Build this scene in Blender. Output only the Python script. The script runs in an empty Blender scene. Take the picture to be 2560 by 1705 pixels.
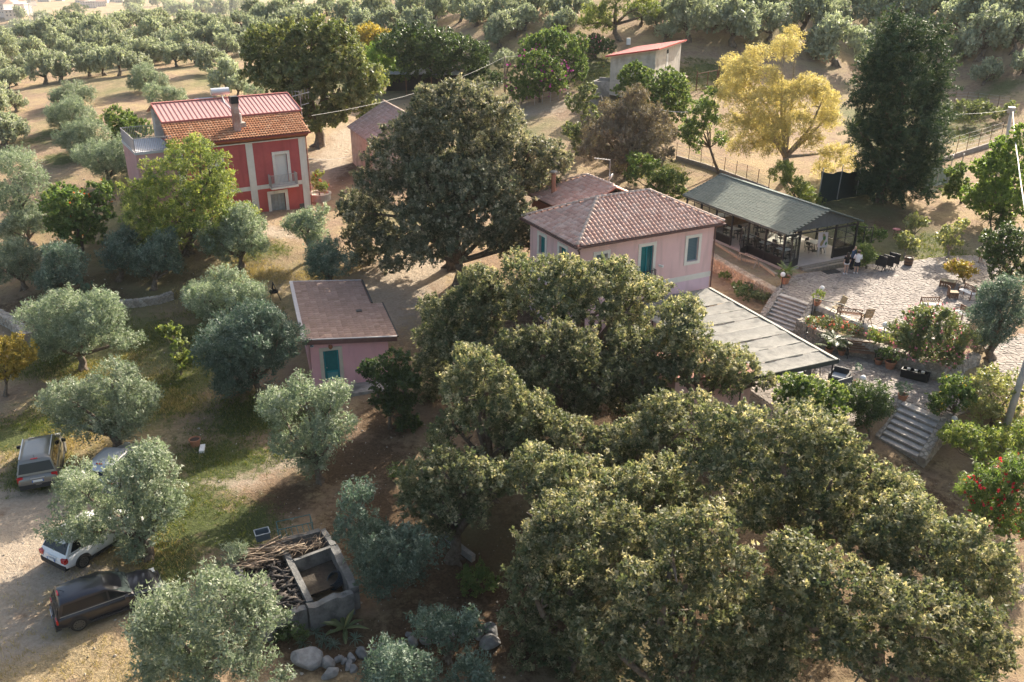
import bpy, math, random
import numpy as np
from mathutils import Vector, Matrix

# ------------------------------------------------------------------ camera, light, exposure
scene = bpy.context.scene
COL = scene.collection
CAM_H, PITCH, FPX = 24.5, math.radians(24.0), 2200.0       # camera height, tilt, focal length in photo pixels
cam_data = bpy.data.cameras.new('camera')
cam_data.sensor_width = 36.0
cam_data.lens = 36.0 * FPX / 2560.0
cam_data.clip_start, cam_data.clip_end = 0.5, 20000.0
cam = bpy.data.objects.new('camera', cam_data)
cam.location = (0, 0, CAM_H)
cam.rotation_euler = (math.pi / 2 - PITCH, 0, 0)
COL.objects.link(cam)
scene.camera = cam

SUN_EL = math.radians(30.0)
SUN_DIR = Vector((0.56, 0.83, 0)).normalized()              # towards the sun, on the map
world = bpy.data.worlds.new('World'); scene.world = world
world.use_nodes = True
wn = world.node_tree
for n in list(wn.nodes): wn.nodes.remove(n)
sky = wn.nodes.new('ShaderNodeTexSky'); sky.sky_type = 'NISHITA'; sky.sun_disc = False
sky.sun_elevation = SUN_EL
sky.sun_rotation = math.atan2(SUN_DIR.x, SUN_DIR.y)
sky.altitude = 100; sky.air_density = 1.0; sky.dust_density = 5.0; sky.ozone_density = 1.0
bg = wn.nodes.new('ShaderNodeBackground'); bg.inputs['Strength'].default_value = 0.125
wo = wn.nodes.new('ShaderNodeOutputWorld')
tintn = wn.nodes.new('ShaderNodeVectorMath'); tintn.operation = 'MULTIPLY'; tintn.inputs[1].default_value = (1.04, 1.0, 0.92)   # hazy warm afternoon sky
wn.links.new(sky.outputs[0], tintn.inputs[0]); wn.links.new(tintn.outputs[0], bg.inputs['Color']); wn.links.new(bg.outputs[0], wo.inputs['Surface'])
sun_data = bpy.data.lights.new('sun', 'SUN')
sun_data.energy = 4.6; sun_data.angle = math.radians(0.53); sun_data.color = (1.0, 0.90, 0.76)
sun = bpy.data.objects.new('sun', sun_data)
ldir = Vector((-SUN_DIR.x * math.cos(SUN_EL), -SUN_DIR.y * math.cos(SUN_EL), -math.sin(SUN_EL)))
sun.rotation_euler = ldir.to_track_quat('-Z', 'Y').to_euler()
sun.location = (40, 90, 80)
COL.objects.link(sun)
scene.view_settings.view_transform = 'Standard'
scene.view_settings.look = 'None'
scene.view_settings.gamma = 1.0
scene.view_settings.use_curve_mapping = False
scene.view_settings.exposure = 1.5
scene.render.engine = 'CYCLES'
scene.cycles.max_bounces = 6
scene.cycles.transparent_max_bounces = 12

# ------------------------------------------------------------------ measuring helpers: photo pixel -> place
SP, CP = math.sin(PITCH), math.cos(PITCH)
def ray(px, py):
    u = (px - 1280.0) / FPX; v = -(py - 852.5) / FPX
    return Vector((u, CP + v * SP, -SP + v * CP))
def at(px, py, z):
    d = ray(px, py); t = (z - CAM_H) / d.z
    return Vector((d.x * t, d.y * t, z))
def atY(px, py, Y):
    d = ray(px, py); t = Y / d.y
    return Vector((d.x * t, Y, CAM_H + d.z * t))
def R(a): return math.radians(a)

# ------------------------------------------------------------------ object helpers
def tag(o, label=None, cat=None, group=None, kind=None):
    if label: o['label'] = label
    if cat: o['category'] = cat
    if group: o['group'] = group
    if kind: o['kind'] = kind
    return o
def empty(name, loc, rz=0.0, label=None, cat=None, group=None):
    o = bpy.data.objects.new(name, None); COL.objects.link(o)
    o.empty_display_size = 0.2
    o.location = loc; o.rotation_euler = (0, 0, rz)
    return tag(o, label, cat, group)
def obj(name, me, mat=None, parent=None, loc=None, rot=None, scale=None):
    o = bpy.data.objects.new(name, me)
    if mat is not None and len(me.materials) == 0: me.materials.append(mat)
    COL.objects.link(o)
    if parent is not None: o.parent = parent
    if loc is not None: o.location = loc
    if rot is not None: o.rotation_euler = rot
    if scale is not None: o.scale = scale
    return o
def copy_tree(o, parent=None):
    c = o.copy(); COL.objects.link(c)
    if parent is not None:
        c.parent = parent
    for ch in list(o.children): copy_tree(ch, c)
    return c

class MB:
    """collects simple solids, builds ONE mesh"""
    def __init__(s): s.v = []; s.f = []
    def face(s, pts):
        n = len(s.v); s.v += [tuple(p) for p in pts]; s.f.append(tuple(range(n, n + len(pts)))); return s
    def add(s, vs, fs):
        n = len(s.v); s.v += [tuple(p) for p in vs]; s.f += [tuple(i + n for i in f) for f in fs]; return s
    def box(s, c, d, rz=0.0, taper=1.0):
        hx, hy, hz = d[0] / 2, d[1] / 2, d[2] / 2
        ca, sa = math.cos(rz), math.sin(rz); vs = []
        for z, k in ((-hz, 1.0), (hz, taper)):
            for x, y in ((-hx, -hy), (hx, -hy), (hx, hy), (-hx, hy)):
                x *= k; y *= k
                vs.append((c[0] + x * ca - y * sa, c[1] + x * sa + y * ca, c[2] + z))
        return s.add(vs, [(3, 2, 1, 0), (4, 5, 6, 7), (0, 1, 5, 4), (1, 2, 6, 5), (2, 3, 7, 6), (3, 0, 4, 7)])
    def bb(s, x0, x1, y0, y1, z0, z1):
        return s.box(((x0 + x1) / 2, (y0 + y1) / 2, (z0 + z1) / 2), (x1 - x0, y1 - y0, z1 - z0))
    def bar(s, a, b, w, h=None, up=(0, 0, 1)):
        h = h or w
        a = Vector(a); b = Vector(b); d = (b - a)
        if d.length < 1e-6: return s
        d.normalize(); u = Vector(up)
        if abs(d.dot(u)) > 0.98: u = Vector((1, 0, 0))
        sx = d.cross(u).normalized(); sy = sx.cross(d).normalized()
        vs = []
        for p in (a, b):
            for i, j in ((-1, -1), (1, -1), (1, 1), (-1, 1)):
                vs.append(p + sx * (i * w / 2) + sy * (j * h / 2))
        return s.add(vs, [(0, 1, 2, 3), (7, 6, 5, 4), (0, 4, 5, 1), (1, 5, 6, 2), (2, 6, 7, 3), (3, 7, 4, 0)])
    def tube(s, pts, rad, n=6, cap=True):
        pts = [Vector(p) for p in pts]
        if not isinstance(rad, (list, tuple)): rad = [rad] * len(pts)
        base = len(s.v); ref = Vector((0.13, 0.31, 0.94))
        for i, p in enumerate(pts):
            d = (pts[min(i + 1, len(pts) - 1)] - pts[max(i - 1, 0)]).normalized()
            if abs(d.dot(ref)) > 0.95: r2 = Vector((1, 0.2, 0))
            else: r2 = ref
            sx = d.cross(r2).normalized(); sy = sx.cross(d)
            for k in range(n):
                a = 2 * math.pi * k / n
                s.v.append(tuple(p + sx * (math.cos(a) * rad[i]) + sy * (math.sin(a) * rad[i])))
        for i in range(len(pts) - 1):
            for k in range(n):
                k2 = (k + 1) % n
                s.f.append((base + i * n + k, base + i * n + k2, base + (i + 1) * n + k2, base + (i + 1) * n + k))
        if cap:
            s.f.append(tuple(base + k for k in reversed(range(n))))
            s.f.append(tuple(base + (len(pts) - 1) * n + k for k in range(n)))
        return s
    def lathe(s, prof, n=16, c=(0, 0, 0), sx=1.0, sy=1.0):
        base = len(s.v)
        for r, z in prof:
            for k in range(n):
                a = 2 * math.pi * k / n
                s.v.append((c[0] + r * math.cos(a) * sx, c[1] + r * math.sin(a) * sy, c[2] + z))
        for i in range(len(prof) - 1):
            for k in range(n):
                k2 = (k + 1) % n
                s.f.append((base + i * n + k, base + i * n + k2, base + (i + 1) * n + k2, base + (i + 1) * n + k))
        if prof[0][0] > 1e-4: s.f.append(tuple(base + k for k in reversed(range(n))))
        if prof[-1][0] > 1e-4: s.f.append(tuple(base + (len(prof) - 1) * n + k for k in range(n)))
        return s
    def prism(s, poly, z0, z1):
        """poly: list of (x,y) counter-clockwise"""
        n = len(poly); b = len(s.v)
        s.v += [(p[0], p[1], z0) for p in poly] + [(p[0], p[1], z1) for p in poly]
        s.f.append(tuple(b + k for k in reversed(range(n)))); s.f.append(tuple(b + n + k for k in range(n)))
        for k in range(n):
            k2 = (k + 1) % n
            s.f.append((b + k, b + k2, b + n + k2, b + n + k))
        return s
    def slab(s, quad, t):
        """a plate of thickness t below the four (or more) corner points"""
        q = [Vector(p) for p in quad]
        nrm = (q[1] - q[0]).cross(q[2] - q[0]).normalized()
        if nrm.z < 0: q.reverse(); nrm = -nrm
        n = len(q); b = len(s.v)
        s.v += [tuple(p) for p in q] + [tuple(p - nrm * t) for p in q]
        s.f.append(tuple(b + k for k in range(n))); s.f.append(tuple(b + n + k for k in reversed(range(n))))
        for k in range(n):
            k2 = (k + 1) % n
            s.f.append((b + k2, b + k, b + n + k, b + n + k2))
        return s
    def loft(s, rings, closed=True, cap=True):
        b = len(s.v); n = len(rings[0])
        for r in rings: s.v += [tuple(p) for p in r]
        for i in range(len(rings) - 1):
            for k in range(n if closed else n - 1):
                k2 = (k + 1) % n
                s.f.append((b + i * n + k, b + i * n + k2, b + (i + 1) * n + k2, b + (i + 1) * n + k))
        if cap:
            s.f.append(tuple(b + k for k in reversed(range(n))))
            s.f.append(tuple(b + (len(rings) - 1) * n + k for k in range(n)))
        return s
    def mesh(s, name, smooth=False):
        me = bpy.data.meshes.new(name)
        me.from_pydata(s.v, [], s.f); me.update()
        if smooth:
            me.polygons.foreach_set('use_smooth', [True] * len(me.polygons))
        return me
    def build(s, name, mat, parent=None, smooth=False, **k):
        return obj(name, s.mesh(name, smooth), mat, parent, **k)

# ------------------------------------------------------------------ materials
MATS = {}
def mat(name, col, rough=0.8, col2=None, scale=3.0, bump=0.0, bscale=20.0, spec=0.3, metal=0.0, detail=4.0, coords='Object', mix=(0.35, 0.65), col3=None, s3=0.6, streak=False):
    """plain surface with two-colour noise, optional third stain colour and bump"""
    if name in MATS: return MATS[name]
    m = bpy.data.materials.new(name); m.use_nodes = True; nt = m.node_tree
    p = nt.nodes['Principled BSDF']
    p.inputs['Roughness'].default_value = rough
    p.inputs['Specular IOR Level'].default_value = spec
    p.inputs['Metallic'].default_value = metal
    tc = nt.nodes.new('ShaderNodeTexCoord')
    c4 = lambda c: (c[0], c[1], c[2], 1.0)
    if col2 is None: p.inputs['Base Color'].default_value = c4(col)
    else:
        nz = nt.nodes.new('ShaderNodeTexNoise'); nz.inputs['Scale'].default_value = scale; nz.inputs['Detail'].default_value = detail
        nz.inputs['Roughness'].default_value = 0.65
        nt.links.new(tc.outputs[coords], nz.inputs['Vector'])
        rp = nt.nodes.new('ShaderNodeValToRGB')
        rp.color_ramp.elements[0].position = mix[0]; rp.color_ramp.elements[0].color = c4(col)
        rp.color_ramp.elements[1].position = mix[1]; rp.color_ramp.elements[1].color = c4(col2)
        nt.links.new(nz.outputs['Fac'], rp.inputs['Fac']); out = rp.outputs['Color']
        if col3 is not None:
            n3 = nt.nodes.new('ShaderNodeTexNoise'); n3.inputs['Scale'].default_value = s3; n3.inputs['Detail'].default_value = 6
            if streak:
                mp = nt.nodes.new('ShaderNodeMapping'); mp.inputs['Scale'].default_value = (2.6, 2.6, .32); nt.links.new(tc.outputs[coords], mp.inputs['Vector']); nt.links.new(mp.outputs[0], n3.inputs['Vector'])
            else: nt.links.new(tc.outputs[coords], n3.inputs['Vector'])
            r3 = nt.nodes.new('ShaderNodeValToRGB'); r3.color_ramp.elements[0].position = 0.52; r3.color_ramp.elements[1].position = 0.68
            nt.links.new(n3.outputs['Fac'], r3.inputs['Fac'])
            mx = nt.nodes.new('ShaderNodeMix'); mx.data_type = 'RGBA'
            nt.links.new(r3.outputs['Color'], mx.inputs['Factor']); nt.links.new(out, mx.inputs['A'])
            mx.inputs['B'].default_value = c4(col3); out = mx.outputs['Result']
        nt.links.new(out, p.inputs['Base Color'])
    if bump > 0:
        nb = nt.nodes.new('ShaderNodeTexNoise'); nb.inputs['Scale'].default_value = bscale; nb.inputs['Detail'].default_value = 5
        nt.links.new(tc.outputs[coords], nb.inputs['Vector'])
        bp = nt.nodes.new('ShaderNodeBump'); bp.inputs['Strength'].default_value = bump; bp.inputs['Distance'].default_value = 0.05
        nt.links.new(nb.outputs['Fac'], bp.inputs['Height']); nt.links.new(bp.outputs['Normal'], p.inputs['Normal'])
    MATS[name] = m
    return m
def pmat(name, cols, rough=0.85, bump=0.3, bscale=14.0, spec=0.25, var=0.25):
    """for loose pieces (stones, tiles): the colour differs from object to object / piece to piece"""
    if name in MATS: return MATS[name]
    m = bpy.data.materials.new(name); m.use_nodes = True; nt = m.node_tree
    p = nt.nodes['Principled BSDF']; p.inputs['Roughness'].default_value = rough; p.inputs['Specular IOR Level'].default_value = spec
    at_ = nt.nodes.new('ShaderNodeAttribute'); at_.attribute_name = 'tint'
    oi = nt.nodes.new('ShaderNodeObjectInfo')
    ad = nt.nodes.new('ShaderNodeMath'); ad.operation = 'ADD'
    nt.links.new(at_.outputs['Fac'], ad.inputs[0]); nt.links.new(oi.outputs['Random'], ad.inputs[1])
    fr = nt.nodes.new('ShaderNodeMath'); fr.operation = 'FRACT'; nt.links.new(ad.outputs[0], fr.inputs[0])
    rp = nt.nodes.new('ShaderNodeValToRGB'); rp.color_ramp.interpolation = 'LINEAR'
    el = rp.color_ramp.elements
    while len(el) < len(cols): el.new(0.5)
    for i, c in enumerate(cols):
        el[i].position = i / (len(cols) - 1); el[i].color = (c[0], c[1], c[2], 1)
    nt.links.new(fr.outputs[0], rp.inputs['Fac'])
    geo = nt.nodes.new('ShaderNodeNewGeometry')
    nz = nt.nodes.new('ShaderNodeTexNoise'); nz.inputs['Scale'].default_value = bscale; nz.inputs['Detail'].default_value = 5
    nt.links.new(geo.outputs['Position'], nz.inputs['Vector'])
    mr = nt.nodes.new('ShaderNodeMapRange'); mr.inputs['From Min'].default_value = 0.3; mr.inputs['From Max'].default_value = 0.7
    mr.inputs['To Min'].default_value = 1 - var; mr.inputs['To Max'].default_value = 1 + var
    nt.links.new(nz.outputs['Fac'], mr.inputs['Value'])
    mu = nt.nodes.new('ShaderNodeVectorMath'); mu.operation = 'SCALE'
    nt.links.new(rp.outputs['Color'], mu.inputs[0]); nt.links.new(mr.outputs[0], mu.inputs['Scale'])
    nt.links.new(mu.outputs[0], p.inputs['Base Color'])
    if bump:
        bp = nt.nodes.new('ShaderNodeBump'); bp.inputs['Strength'].default_value = bump; bp.inputs['Distance'].default_value = 0.04
        nt.links.new(nz.outputs['Fac'], bp.inputs['Height']); nt.links.new(bp.outputs['Normal'], p.inputs['Normal'])
    MATS[name] = m
    return m
def glass(name, tint=(0.9, 0.93, 0.92), alpha=0.75, rough=0.02):
    if name in MATS: return MATS[name]
    m = bpy.data.materials.new(name); m.use_nodes = True; nt = m.node_tree
    for n in list(nt.nodes): nt.nodes.remove(n)
    o = nt.nodes.new('ShaderNodeOutputMaterial'); tr = nt.nodes.new('ShaderNodeBsdfTransparent'); gl = nt.nodes.new('ShaderNodeBsdfGlossy')
    tr.inputs['Color'].default_value = (*tint, 1); gl.inputs['Roughness'].default_value = rough
    lw_ = nt.nodes.new('ShaderNodeLayerWeight'); lw_.inputs['Blend'].default_value = 0.5
    pw_ = nt.nodes.new('ShaderNodeMath'); pw_.operation = 'POWER'; pw_.inputs[1].default_value = 4.0
    nt.links.new(lw_.outputs['Facing'], pw_.inputs[0])
    mr = nt.nodes.new('ShaderNodeMapRange'); mr.inputs['To Min'].default_value = 0.035; mr.inputs['To Max'].default_value = 0.8
    nt.links.new(pw_.outputs[0], mr.inputs['Value'])
    mx = nt.nodes.new('ShaderNodeMixShader')
    nt.links.new(mr.outputs[0], mx.inputs['Fac']); nt.links.new(tr.outputs[0], mx.inputs[1]); nt.links.new(gl.outputs[0], mx.inputs[2])
    nt.links.new(mx.outputs[0], o.inputs['Surface'])
    MATS[name] = m
    return m
def leafmat(name, a, b, c=None, rough=0.5, trans=0.35, spec=0.35, tcol=None):
    """leaves: colour runs a..b(..c) with each leaf's own tint, part of the light passes through"""
    if name in MATS: return MATS[name]
    m = bpy.data.materials.new(name); m.use_nodes = True; nt = m.node_tree
    p = nt.nodes['Principled BSDF']; out = nt.nodes['Material Output']
    p.inputs['Roughness'].default_value = rough; p.inputs['Specular IOR Level'].default_value = spec
    t = nt.nodes.new('ShaderNodeAttribute'); t.attribute_name = 'tint'
    rp = nt.nodes.new('ShaderNodeValToRGB'); el = rp.color_ramp.elements
    cols = [a, b] + ([c] if c else [])
    pos = [0.0, 0.6, 1.0] if c else [0.0, 1.0]
    while len(el) < len(cols): el.new(0.5)
    for i, q in enumerate(cols): el[i].position = pos[i]; el[i].color = (*q, 1)
    oi = nt.nodes.new('ShaderNodeObjectInfo')
    mr = nt.nodes.new('ShaderNodeMapRange'); mr.inputs['To Min'].default_value = 0.86; mr.inputs['To Max'].default_value = 1.14
    nt.links.new(oi.outputs['Random'], mr.inputs['Value'])
    sc = nt.nodes.new('ShaderNodeVectorMath'); sc.operation = 'SCALE'
    nt.links.new(t.outputs['Fac'], rp.inputs['Fac']); nt.links.new(rp.outputs['Color'], sc.inputs[0]); nt.links.new(mr.outputs[0], sc.inputs['Scale'])
    nt.links.new(sc.outputs[0], p.inputs['Base Color'])
    tl = nt.nodes.new('ShaderNodeBsdfTranslucent')
    m2 = nt.nodes.new('ShaderNodeVectorMath'); m2.operation = 'MULTIPLY'; tc = tcol or (1.5, 1.5, 0.7)
    m2.inputs[1].default_value = tc
    nt.links.new(sc.outputs[0], m2.inputs[0]); nt.links.new(m2.outputs[0], tl.inputs['Color'])
    mx = nt.nodes.new('ShaderNodeMixShader'); mx.inputs['Fac'].default_value = trans
    nt.links.new(p.outputs[0], mx.inputs[1]); nt.links.new(tl.outputs[0], mx.inputs[2]); nt.links.new(mx.outputs[0], out.inputs['Surface'])
    MATS[name] = m
    return m
# ------------------------------------------------------------------ terrain
rng = np.random.default_rng(7); random.seed(7)
_cp = [(60, 1300, .2), (270, 1560, 0), (0, 1705, -.1), (600, 1700, -.3), (900, 1650, -.5), (1300, 1705, -.9), (1700, 1700, -1.1), (2300, 1700, -1.0),
       (2540, 1450, -.7), (2200, 1160, .25), (2420, 1150, .2), (2540, 1040, .9), (500, 1200, .4), (900, 1100, .6), (870, 955, 1.1), (1010, 900, 1.4),
       (250, 1000, .5), (30, 1150, .3), (500, 800, 1.4), (100, 850, 1.0), (300, 775, 1.6), (320, 735, 2.1), (60, 700, 2.0), (500, 690, 2.6), (700, 620, 3.4),
       (760, 520, 4.3), (560, 610, 3.9), (830, 380, 5.2), (1000, 680, 2.7), (960, 760, 2.2), (900, 480, 4.5), (1130, 690, 2.6), (1300, 600, 3.3),
       (1680, 440, 4.2), (1450, 330, 6.2), (1380, 270, 7.2), (1600, 270, 7.6), (1530, 215, 9.0), (1950, 430, 4.3), (2200, 490, 3.5), (2350, 490, 3.4),
       (2450, 420, 4.0), (2500, 330, 5.2), (2400, 250, 6.8), (2300, 150, 9.8), (2550, 40, 16.0), (1900, 130, 11.5), (1900, 20, 16.5), (1200, 100, 12.4),
       (1200, 10, 16.2), (700, 120, 9.6), (700, 20, 13.8), (490, 185, 8.6), (100, 150, 5.5), (250, 70, 9.0), (150, 350, 6.2), (60, 560, 3.2), (250, 450, 4.8),
       (1050, 200, 7.6), (620, 300, 6.8)]
_pts = []
for a, b, z in _cp:
    q = at(a, b, z); _pts.append((q.x, q.y, z))
_pts += [(0, 225, 19.5), (80, 175, 22), (125, 140, 21), (60, 205, 22), (100, 90, 9), (90, 50, 3), (70, 25, 0), (-70, 60, 1.5), (-90, 100, 4.0), (-70, 20, -.5),
         (-130, 190, 3.5), (-60, 205, 8.5), (-110, 230, 1.0), (-40, 235, 13.0), (0, 5, -1.0), (30, 5, -1.2), (-30, 5, -.4), (160, 220, 22), (-170, 120, 2), (150, 60, 5)]
_P = np.array(_pts); _c2 = 5.0 ** 2
_D = np.sqrt(((_P[:, None, :2] - _P[None, :, :2]) ** 2).sum(-1) + _c2)
_n = len(_P)
_A = np.zeros((_n + 3, _n + 3)); _A[:_n, :_n] = -_D - 0.0 * np.eye(_n)
_A[:_n, _n] = 1; _A[:_n, _n + 1:] = _P[:, :2]; _A[_n, :_n] = 1; _A[_n + 1:, :_n] = _P[:, :2].T
_W = np.linalg.solve(_A, np.concatenate([_P[:, 2], np.zeros(3)]))
def sstep(a, b, x):
    t = np.clip((x - a) / (b - a), 0, 1); return t * t * (3 - 2 * t)
def pnoise(x, y, seed=0):
    """cheap smooth noise from summed sines"""
    r = np.random.default_rng(seed); o = np.zeros_like(x)
    for k in range(7):
        a = r.uniform(0, 6.28); f = r.uniform(.6, 1.6); p = r.uniform(0, 6.28)
        o = o + np.sin((x * math.cos(a) + y * math.sin(a)) * f + p)
    return o / 7
TERRACE = [(18.25, 56.35), (19.95, 54.3), (21.9, 50.8), (23.3, 49.6), (24.9, 48.6), (27.5, 49.6), (30.2, 52.8), (33.8, 57.6), (36.4, 62.0), (35.6, 64.6), (33.5, 64.4), (31.2, 63.6), (29.5, 63.1), (26.6, 62.4), (24.6, 61.7), (20.6, 60.2), (18.4, 57.4)]
WALLPX = [(1986, 836), (2047, 866), (2117, 886), (2177, 897), (2261, 925), (2316, 946), (2350, 955), (2400, 945), (2445, 922)]      # foot of the curved wall
WALLXY = [tuple(at(a, b, 1.7).xy) for a, b in WALLPX]
PATIO = [(15.9, 55.6), (8.0, 50.5), (11.5, 40.0), (14.5, 38.8), (18.6, 40.7), (21.55, 43.05), (22.95, 40.95), (24.9, 42.0), (27.0, 43.6)] + WALLXY[::-1][1:] + [(17.05, 54.3)]
BED = WALLXY + [(28.4, 48.6), (27.3, 49.4), (24.9, 48.4), (23.2, 49.3), (21.7, 50.6), (19.9, 53.9)]
GARDEN = [(13.6, 55.2), (16.2, 55.2), (17.9, 56.2), (16.4, 60.2), (14.8, 64.8), (11.0, 61.5)]
STRIP = [(15.1, 65.2), (16.6, 60.5), (18.15, 56.5), (20.4, 59.5), (21.5, 60.8), (16.5, 74.0), (12.5, 71.0)]
PATH2 = [(26.6, 45.0), (26.0, 42.4), (28.0, 40.0), (34.0, 42.0), (36.5, 50.0), (33.0, 52.0), (28.8, 49.6), (27.8, 47.4)]
def inpoly(x, y, poly):
    """signed distance: negative inside"""
    d = np.full(x.shape, 1e9); c = np.zeros(x.shape, bool); n = len(poly)
    for i in range(n):
        x0, y0 = poly[i]; x1, y1 = poly[(i + 1) % n]
        ex, ey = x1 - x0, y1 - y0; L = ex * ex + ey * ey
        t = np.clip(((x - x0) * ex + (y - y0) * ey) / L, 0, 1)
        d = np.minimum(d, np.hypot(x - x0 - t * ex, y - y0 - t * ey))
        cr = ((y0 > y) != (y1 > y)) & (x < (x1 - x0) * (y - y0) / ((y1 - y0) if abs(y1 - y0) > 1e-9 else 1e-9) + x0)
        c ^= cr
    return np.where(c, -d, d)
_flat = [(STRIP, 2.95, .5, 0), (GARDEN, 2.05, .22, .18), (BED, 2.5, .3, 0), (PATIO, 1.62, .22, .14), (TERRACE, 2.93, .3, .05), (PATH2, 1.95, 1.6, 0)]
def height(x, y):
    x = np.asarray(x, float); y = np.asarray(y, float); sh = x.shape; x = x.ravel(); y = y.ravel(); out = np.empty(x.shape)
    for i in range(0, len(x), 20000):
        xs, ys = x[i:i + 20000], y[i:i + 20000]
        xc, yc = np.clip(xs, -190, 190), np.clip(ys, -10, 260)
        d = np.sqrt((xc[:, None] - _P[None, :, 0]) ** 2 + (yc[:, None] - _P[None, :, 1]) ** 2 + _c2)
        h = -(d @ _W[:_n]) + _W[_n] + xc * _W[_n + 1] + yc * _W[_n + 2]
        h = h + 0.07 * pnoise(xs * .9, ys * .9, 3) + 0.22 * pnoise(xs * .16, ys * .16, 4)
        far = sstep(215, 420, ys + np.clip(-xs - 60, -60, 60) * .35)
        val = -52 + 5 * pnoise(xs * .006, ys * .006, 5) + 45 * sstep(1500, 3600, ys) + 26 * np.exp(-(((xs + 505) / 95) ** 2 + ((ys - 900) / 110) ** 2))
        val = val + 14 * sstep(1300, 2200, ys) * (pnoise(xs * .004, ys * .004, 9) + .4)
        h = h * (1 - far) + val * far
        for poly, z, m, off in _flat:
            if ys.min() < 90 and ys.max() > 25:
                w = 1 - sstep(off, off + m, inpoly(xs, ys, poly))
                h = h * (1 - w) + z * w
        out[i:i + 20000] = h
    return out.reshape(sh)
def gz(x, y): return float(height(np.array([x]), np.array([y]))[0])
def ground(px, py):
    """where the line of sight through a photo pixel meets the ground"""
    d = ray(px, py); t = np.concatenate([np.arange(24, 260, .5), np.arange(260, 3200, 6.)])
    h = height(d.x * t, d.y * t); z = CAM_H + d.z * t
    k = np.nonzero(z < h)[0]
    if len(k) == 0: return Vector((d.x * 260, d.y * 260, gz(d.x * 260, d.y * 260)))
    k = k[0]; f0 = z[k - 1] - h[k - 1]; f1 = z[k] - h[k]
    tt = t[k - 1] + (t[k] - t[k - 1]) * f0 / (f0 - f1)
    return Vector((d.x * tt, d.y * tt, CAM_H + d.z * tt))

def axis(a0, a1, step, lo, hi, grow=1.16):
    c = list(np.arange(a0, a1 + 1e-6, step)); s = step
    while c[-1] < hi: s *= grow; c.append(c[-1] + s)
    s = step
    while c[0] > lo: s *= grow; c.insert(0, c[0] - s)
    return np.array(c)
gx = axis(-56, 52, .7, -2600, 2600, 1.2); gy = axis(20, 112, .7, -60, 3600, 1.08)
gx = np.unique(np.concatenate([gx[(gx < 10) | (gx > 30)], np.arange(10, 30.01, .25)])); gy = np.unique(np.concatenate([gy[(gy < 39) | (gy > 67)], np.arange(39, 67.01, .25)]))
GX, GY = np.meshgrid(gx, gy); GZ = height(GX, GY)
nx_, ny_ = len(gx), len(gy)
_v = np.stack([GX.ravel(), GY.ravel(), GZ.ravel()], 1)
_i = (np.arange(ny_ - 1)[:, None] * nx_ + np.arange(nx_ - 1)[None, :]).ravel()
_f = np.stack([_i, _i + 1, _i + 1 + nx_, _i + nx_], 1)
def npmesh(name, v, f, smooth=False, tint=None):
    me = bpy.data.meshes.new(name); k = f.shape[1]
    me.vertices.add(len(v)); me.vertices.foreach_set('co', v.astype(np.float32).ravel())
    me.loops.add(f.size); me.loops.foreach_set('vertex_index', f.astype(np.int32).ravel())
    me.polygons.add(len(f)); me.polygons.foreach_set('loop_start', np.arange(0, f.size, k, dtype=np.int32))
    me.polygons.foreach_set('use_smooth', np.full(len(f), smooth))
    if tint is not None:
        a = me.attributes.new('tint', 'FLOAT', 'POINT'); a.data.foreach_set('value', tint.astype(np.float32))
    me.update(calc_edges=True); me.validate(); return me
ground_me = npmesh('ground', _v, _f, True)
# what covers the ground: green = grass, pale = gravel / track, litter = dark leaf litter, straw = dry grass
COVER = np.zeros((len(_v), 4), np.float32)
def patch(pts, ch, s=1.0):
    for px, py, rx, ry in pts:                              # ellipses given in the photo, laid on the ground
        c = ground(px, py); a = ground(px + rx, py); b = ground(px, py - ry)
        rxm = max((a - c).length, .3); rym = max((b - c).length, .3)
        d = ((_v[:, 0] - c.x) / rxm) ** 2 + ((_v[:, 1] - c.y) / rym) ** 2
        COVER[:, ch] = np.maximum(COVER[:, ch], s * np.exp(-d * .9))
patch([(430, 960, 120, 60), (560, 1150, 150, 60), (330, 1030, 160, 40), (60, 1080, 120, 50), (100, 1180, 100, 50), (450, 1290, 170, 90), (430, 1420, 100, 70), (590, 1330, 120, 70), (330, 830, 140, 50),
       (500, 830, 120, 30), (250, 1010, 150, 60), (400, 1500, 60, 40), (640, 1040, 160, 60), (480, 890, 170, 60), (200, 900, 160, 50)], 0, 1.0)
patch([(1650, 430, 70, 35), (1560, 400, 60, 40), (1480, 190, 70, 45), (1500, 165, 60, 40), (2380, 290, 120, 40), (2400, 330, 90, 30), (2500, 220, 70, 25), (1700, 190, 90, 40), (2370, 640, 80, 25), (2330, 600, 70, 20),
       (110, 340, 60, 20), (160, 395, 60, 25), (640, 620, 90, 30), (580, 780, 120, 25), (1770, 180, 70, 35), (2300, 620, 60, 20)], 0, .8)
patch([(80, 1330, 160, 100), (20, 1480, 120, 90), (560, 1200, 120, 30), (680, 1155, 90, 25), (150, 1440, 140, 40), (0, 1230, 90, 60), (30, 1600, 120, 60), (460, 1250, 60, 25), (90, 1250, 110, 40)], 1, 1.0)
patch([(830, 400, 60, 90), (870, 350, 60, 40), (1000, 700, 120, 90), (960, 780, 60, 60), (690, 580, 90, 16), (640, 575, 60, 14), (1330, 270, 110, 26), (1250, 290, 90, 20), (1480, 250, 90, 16), (2545, 1450, 30, 130), (1060, 660, 100, 50)], 1, .9)
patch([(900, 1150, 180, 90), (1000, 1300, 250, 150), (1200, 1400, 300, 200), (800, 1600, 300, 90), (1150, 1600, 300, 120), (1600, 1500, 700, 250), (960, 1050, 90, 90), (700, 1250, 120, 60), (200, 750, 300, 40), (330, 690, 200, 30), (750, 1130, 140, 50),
       (1500, 900, 500, 250), (2200, 1300, 300, 200), (860, 420, 40, 60), (2100, 520, 120, 60), (2250, 560, 120, 40)], 2, .9)
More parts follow.
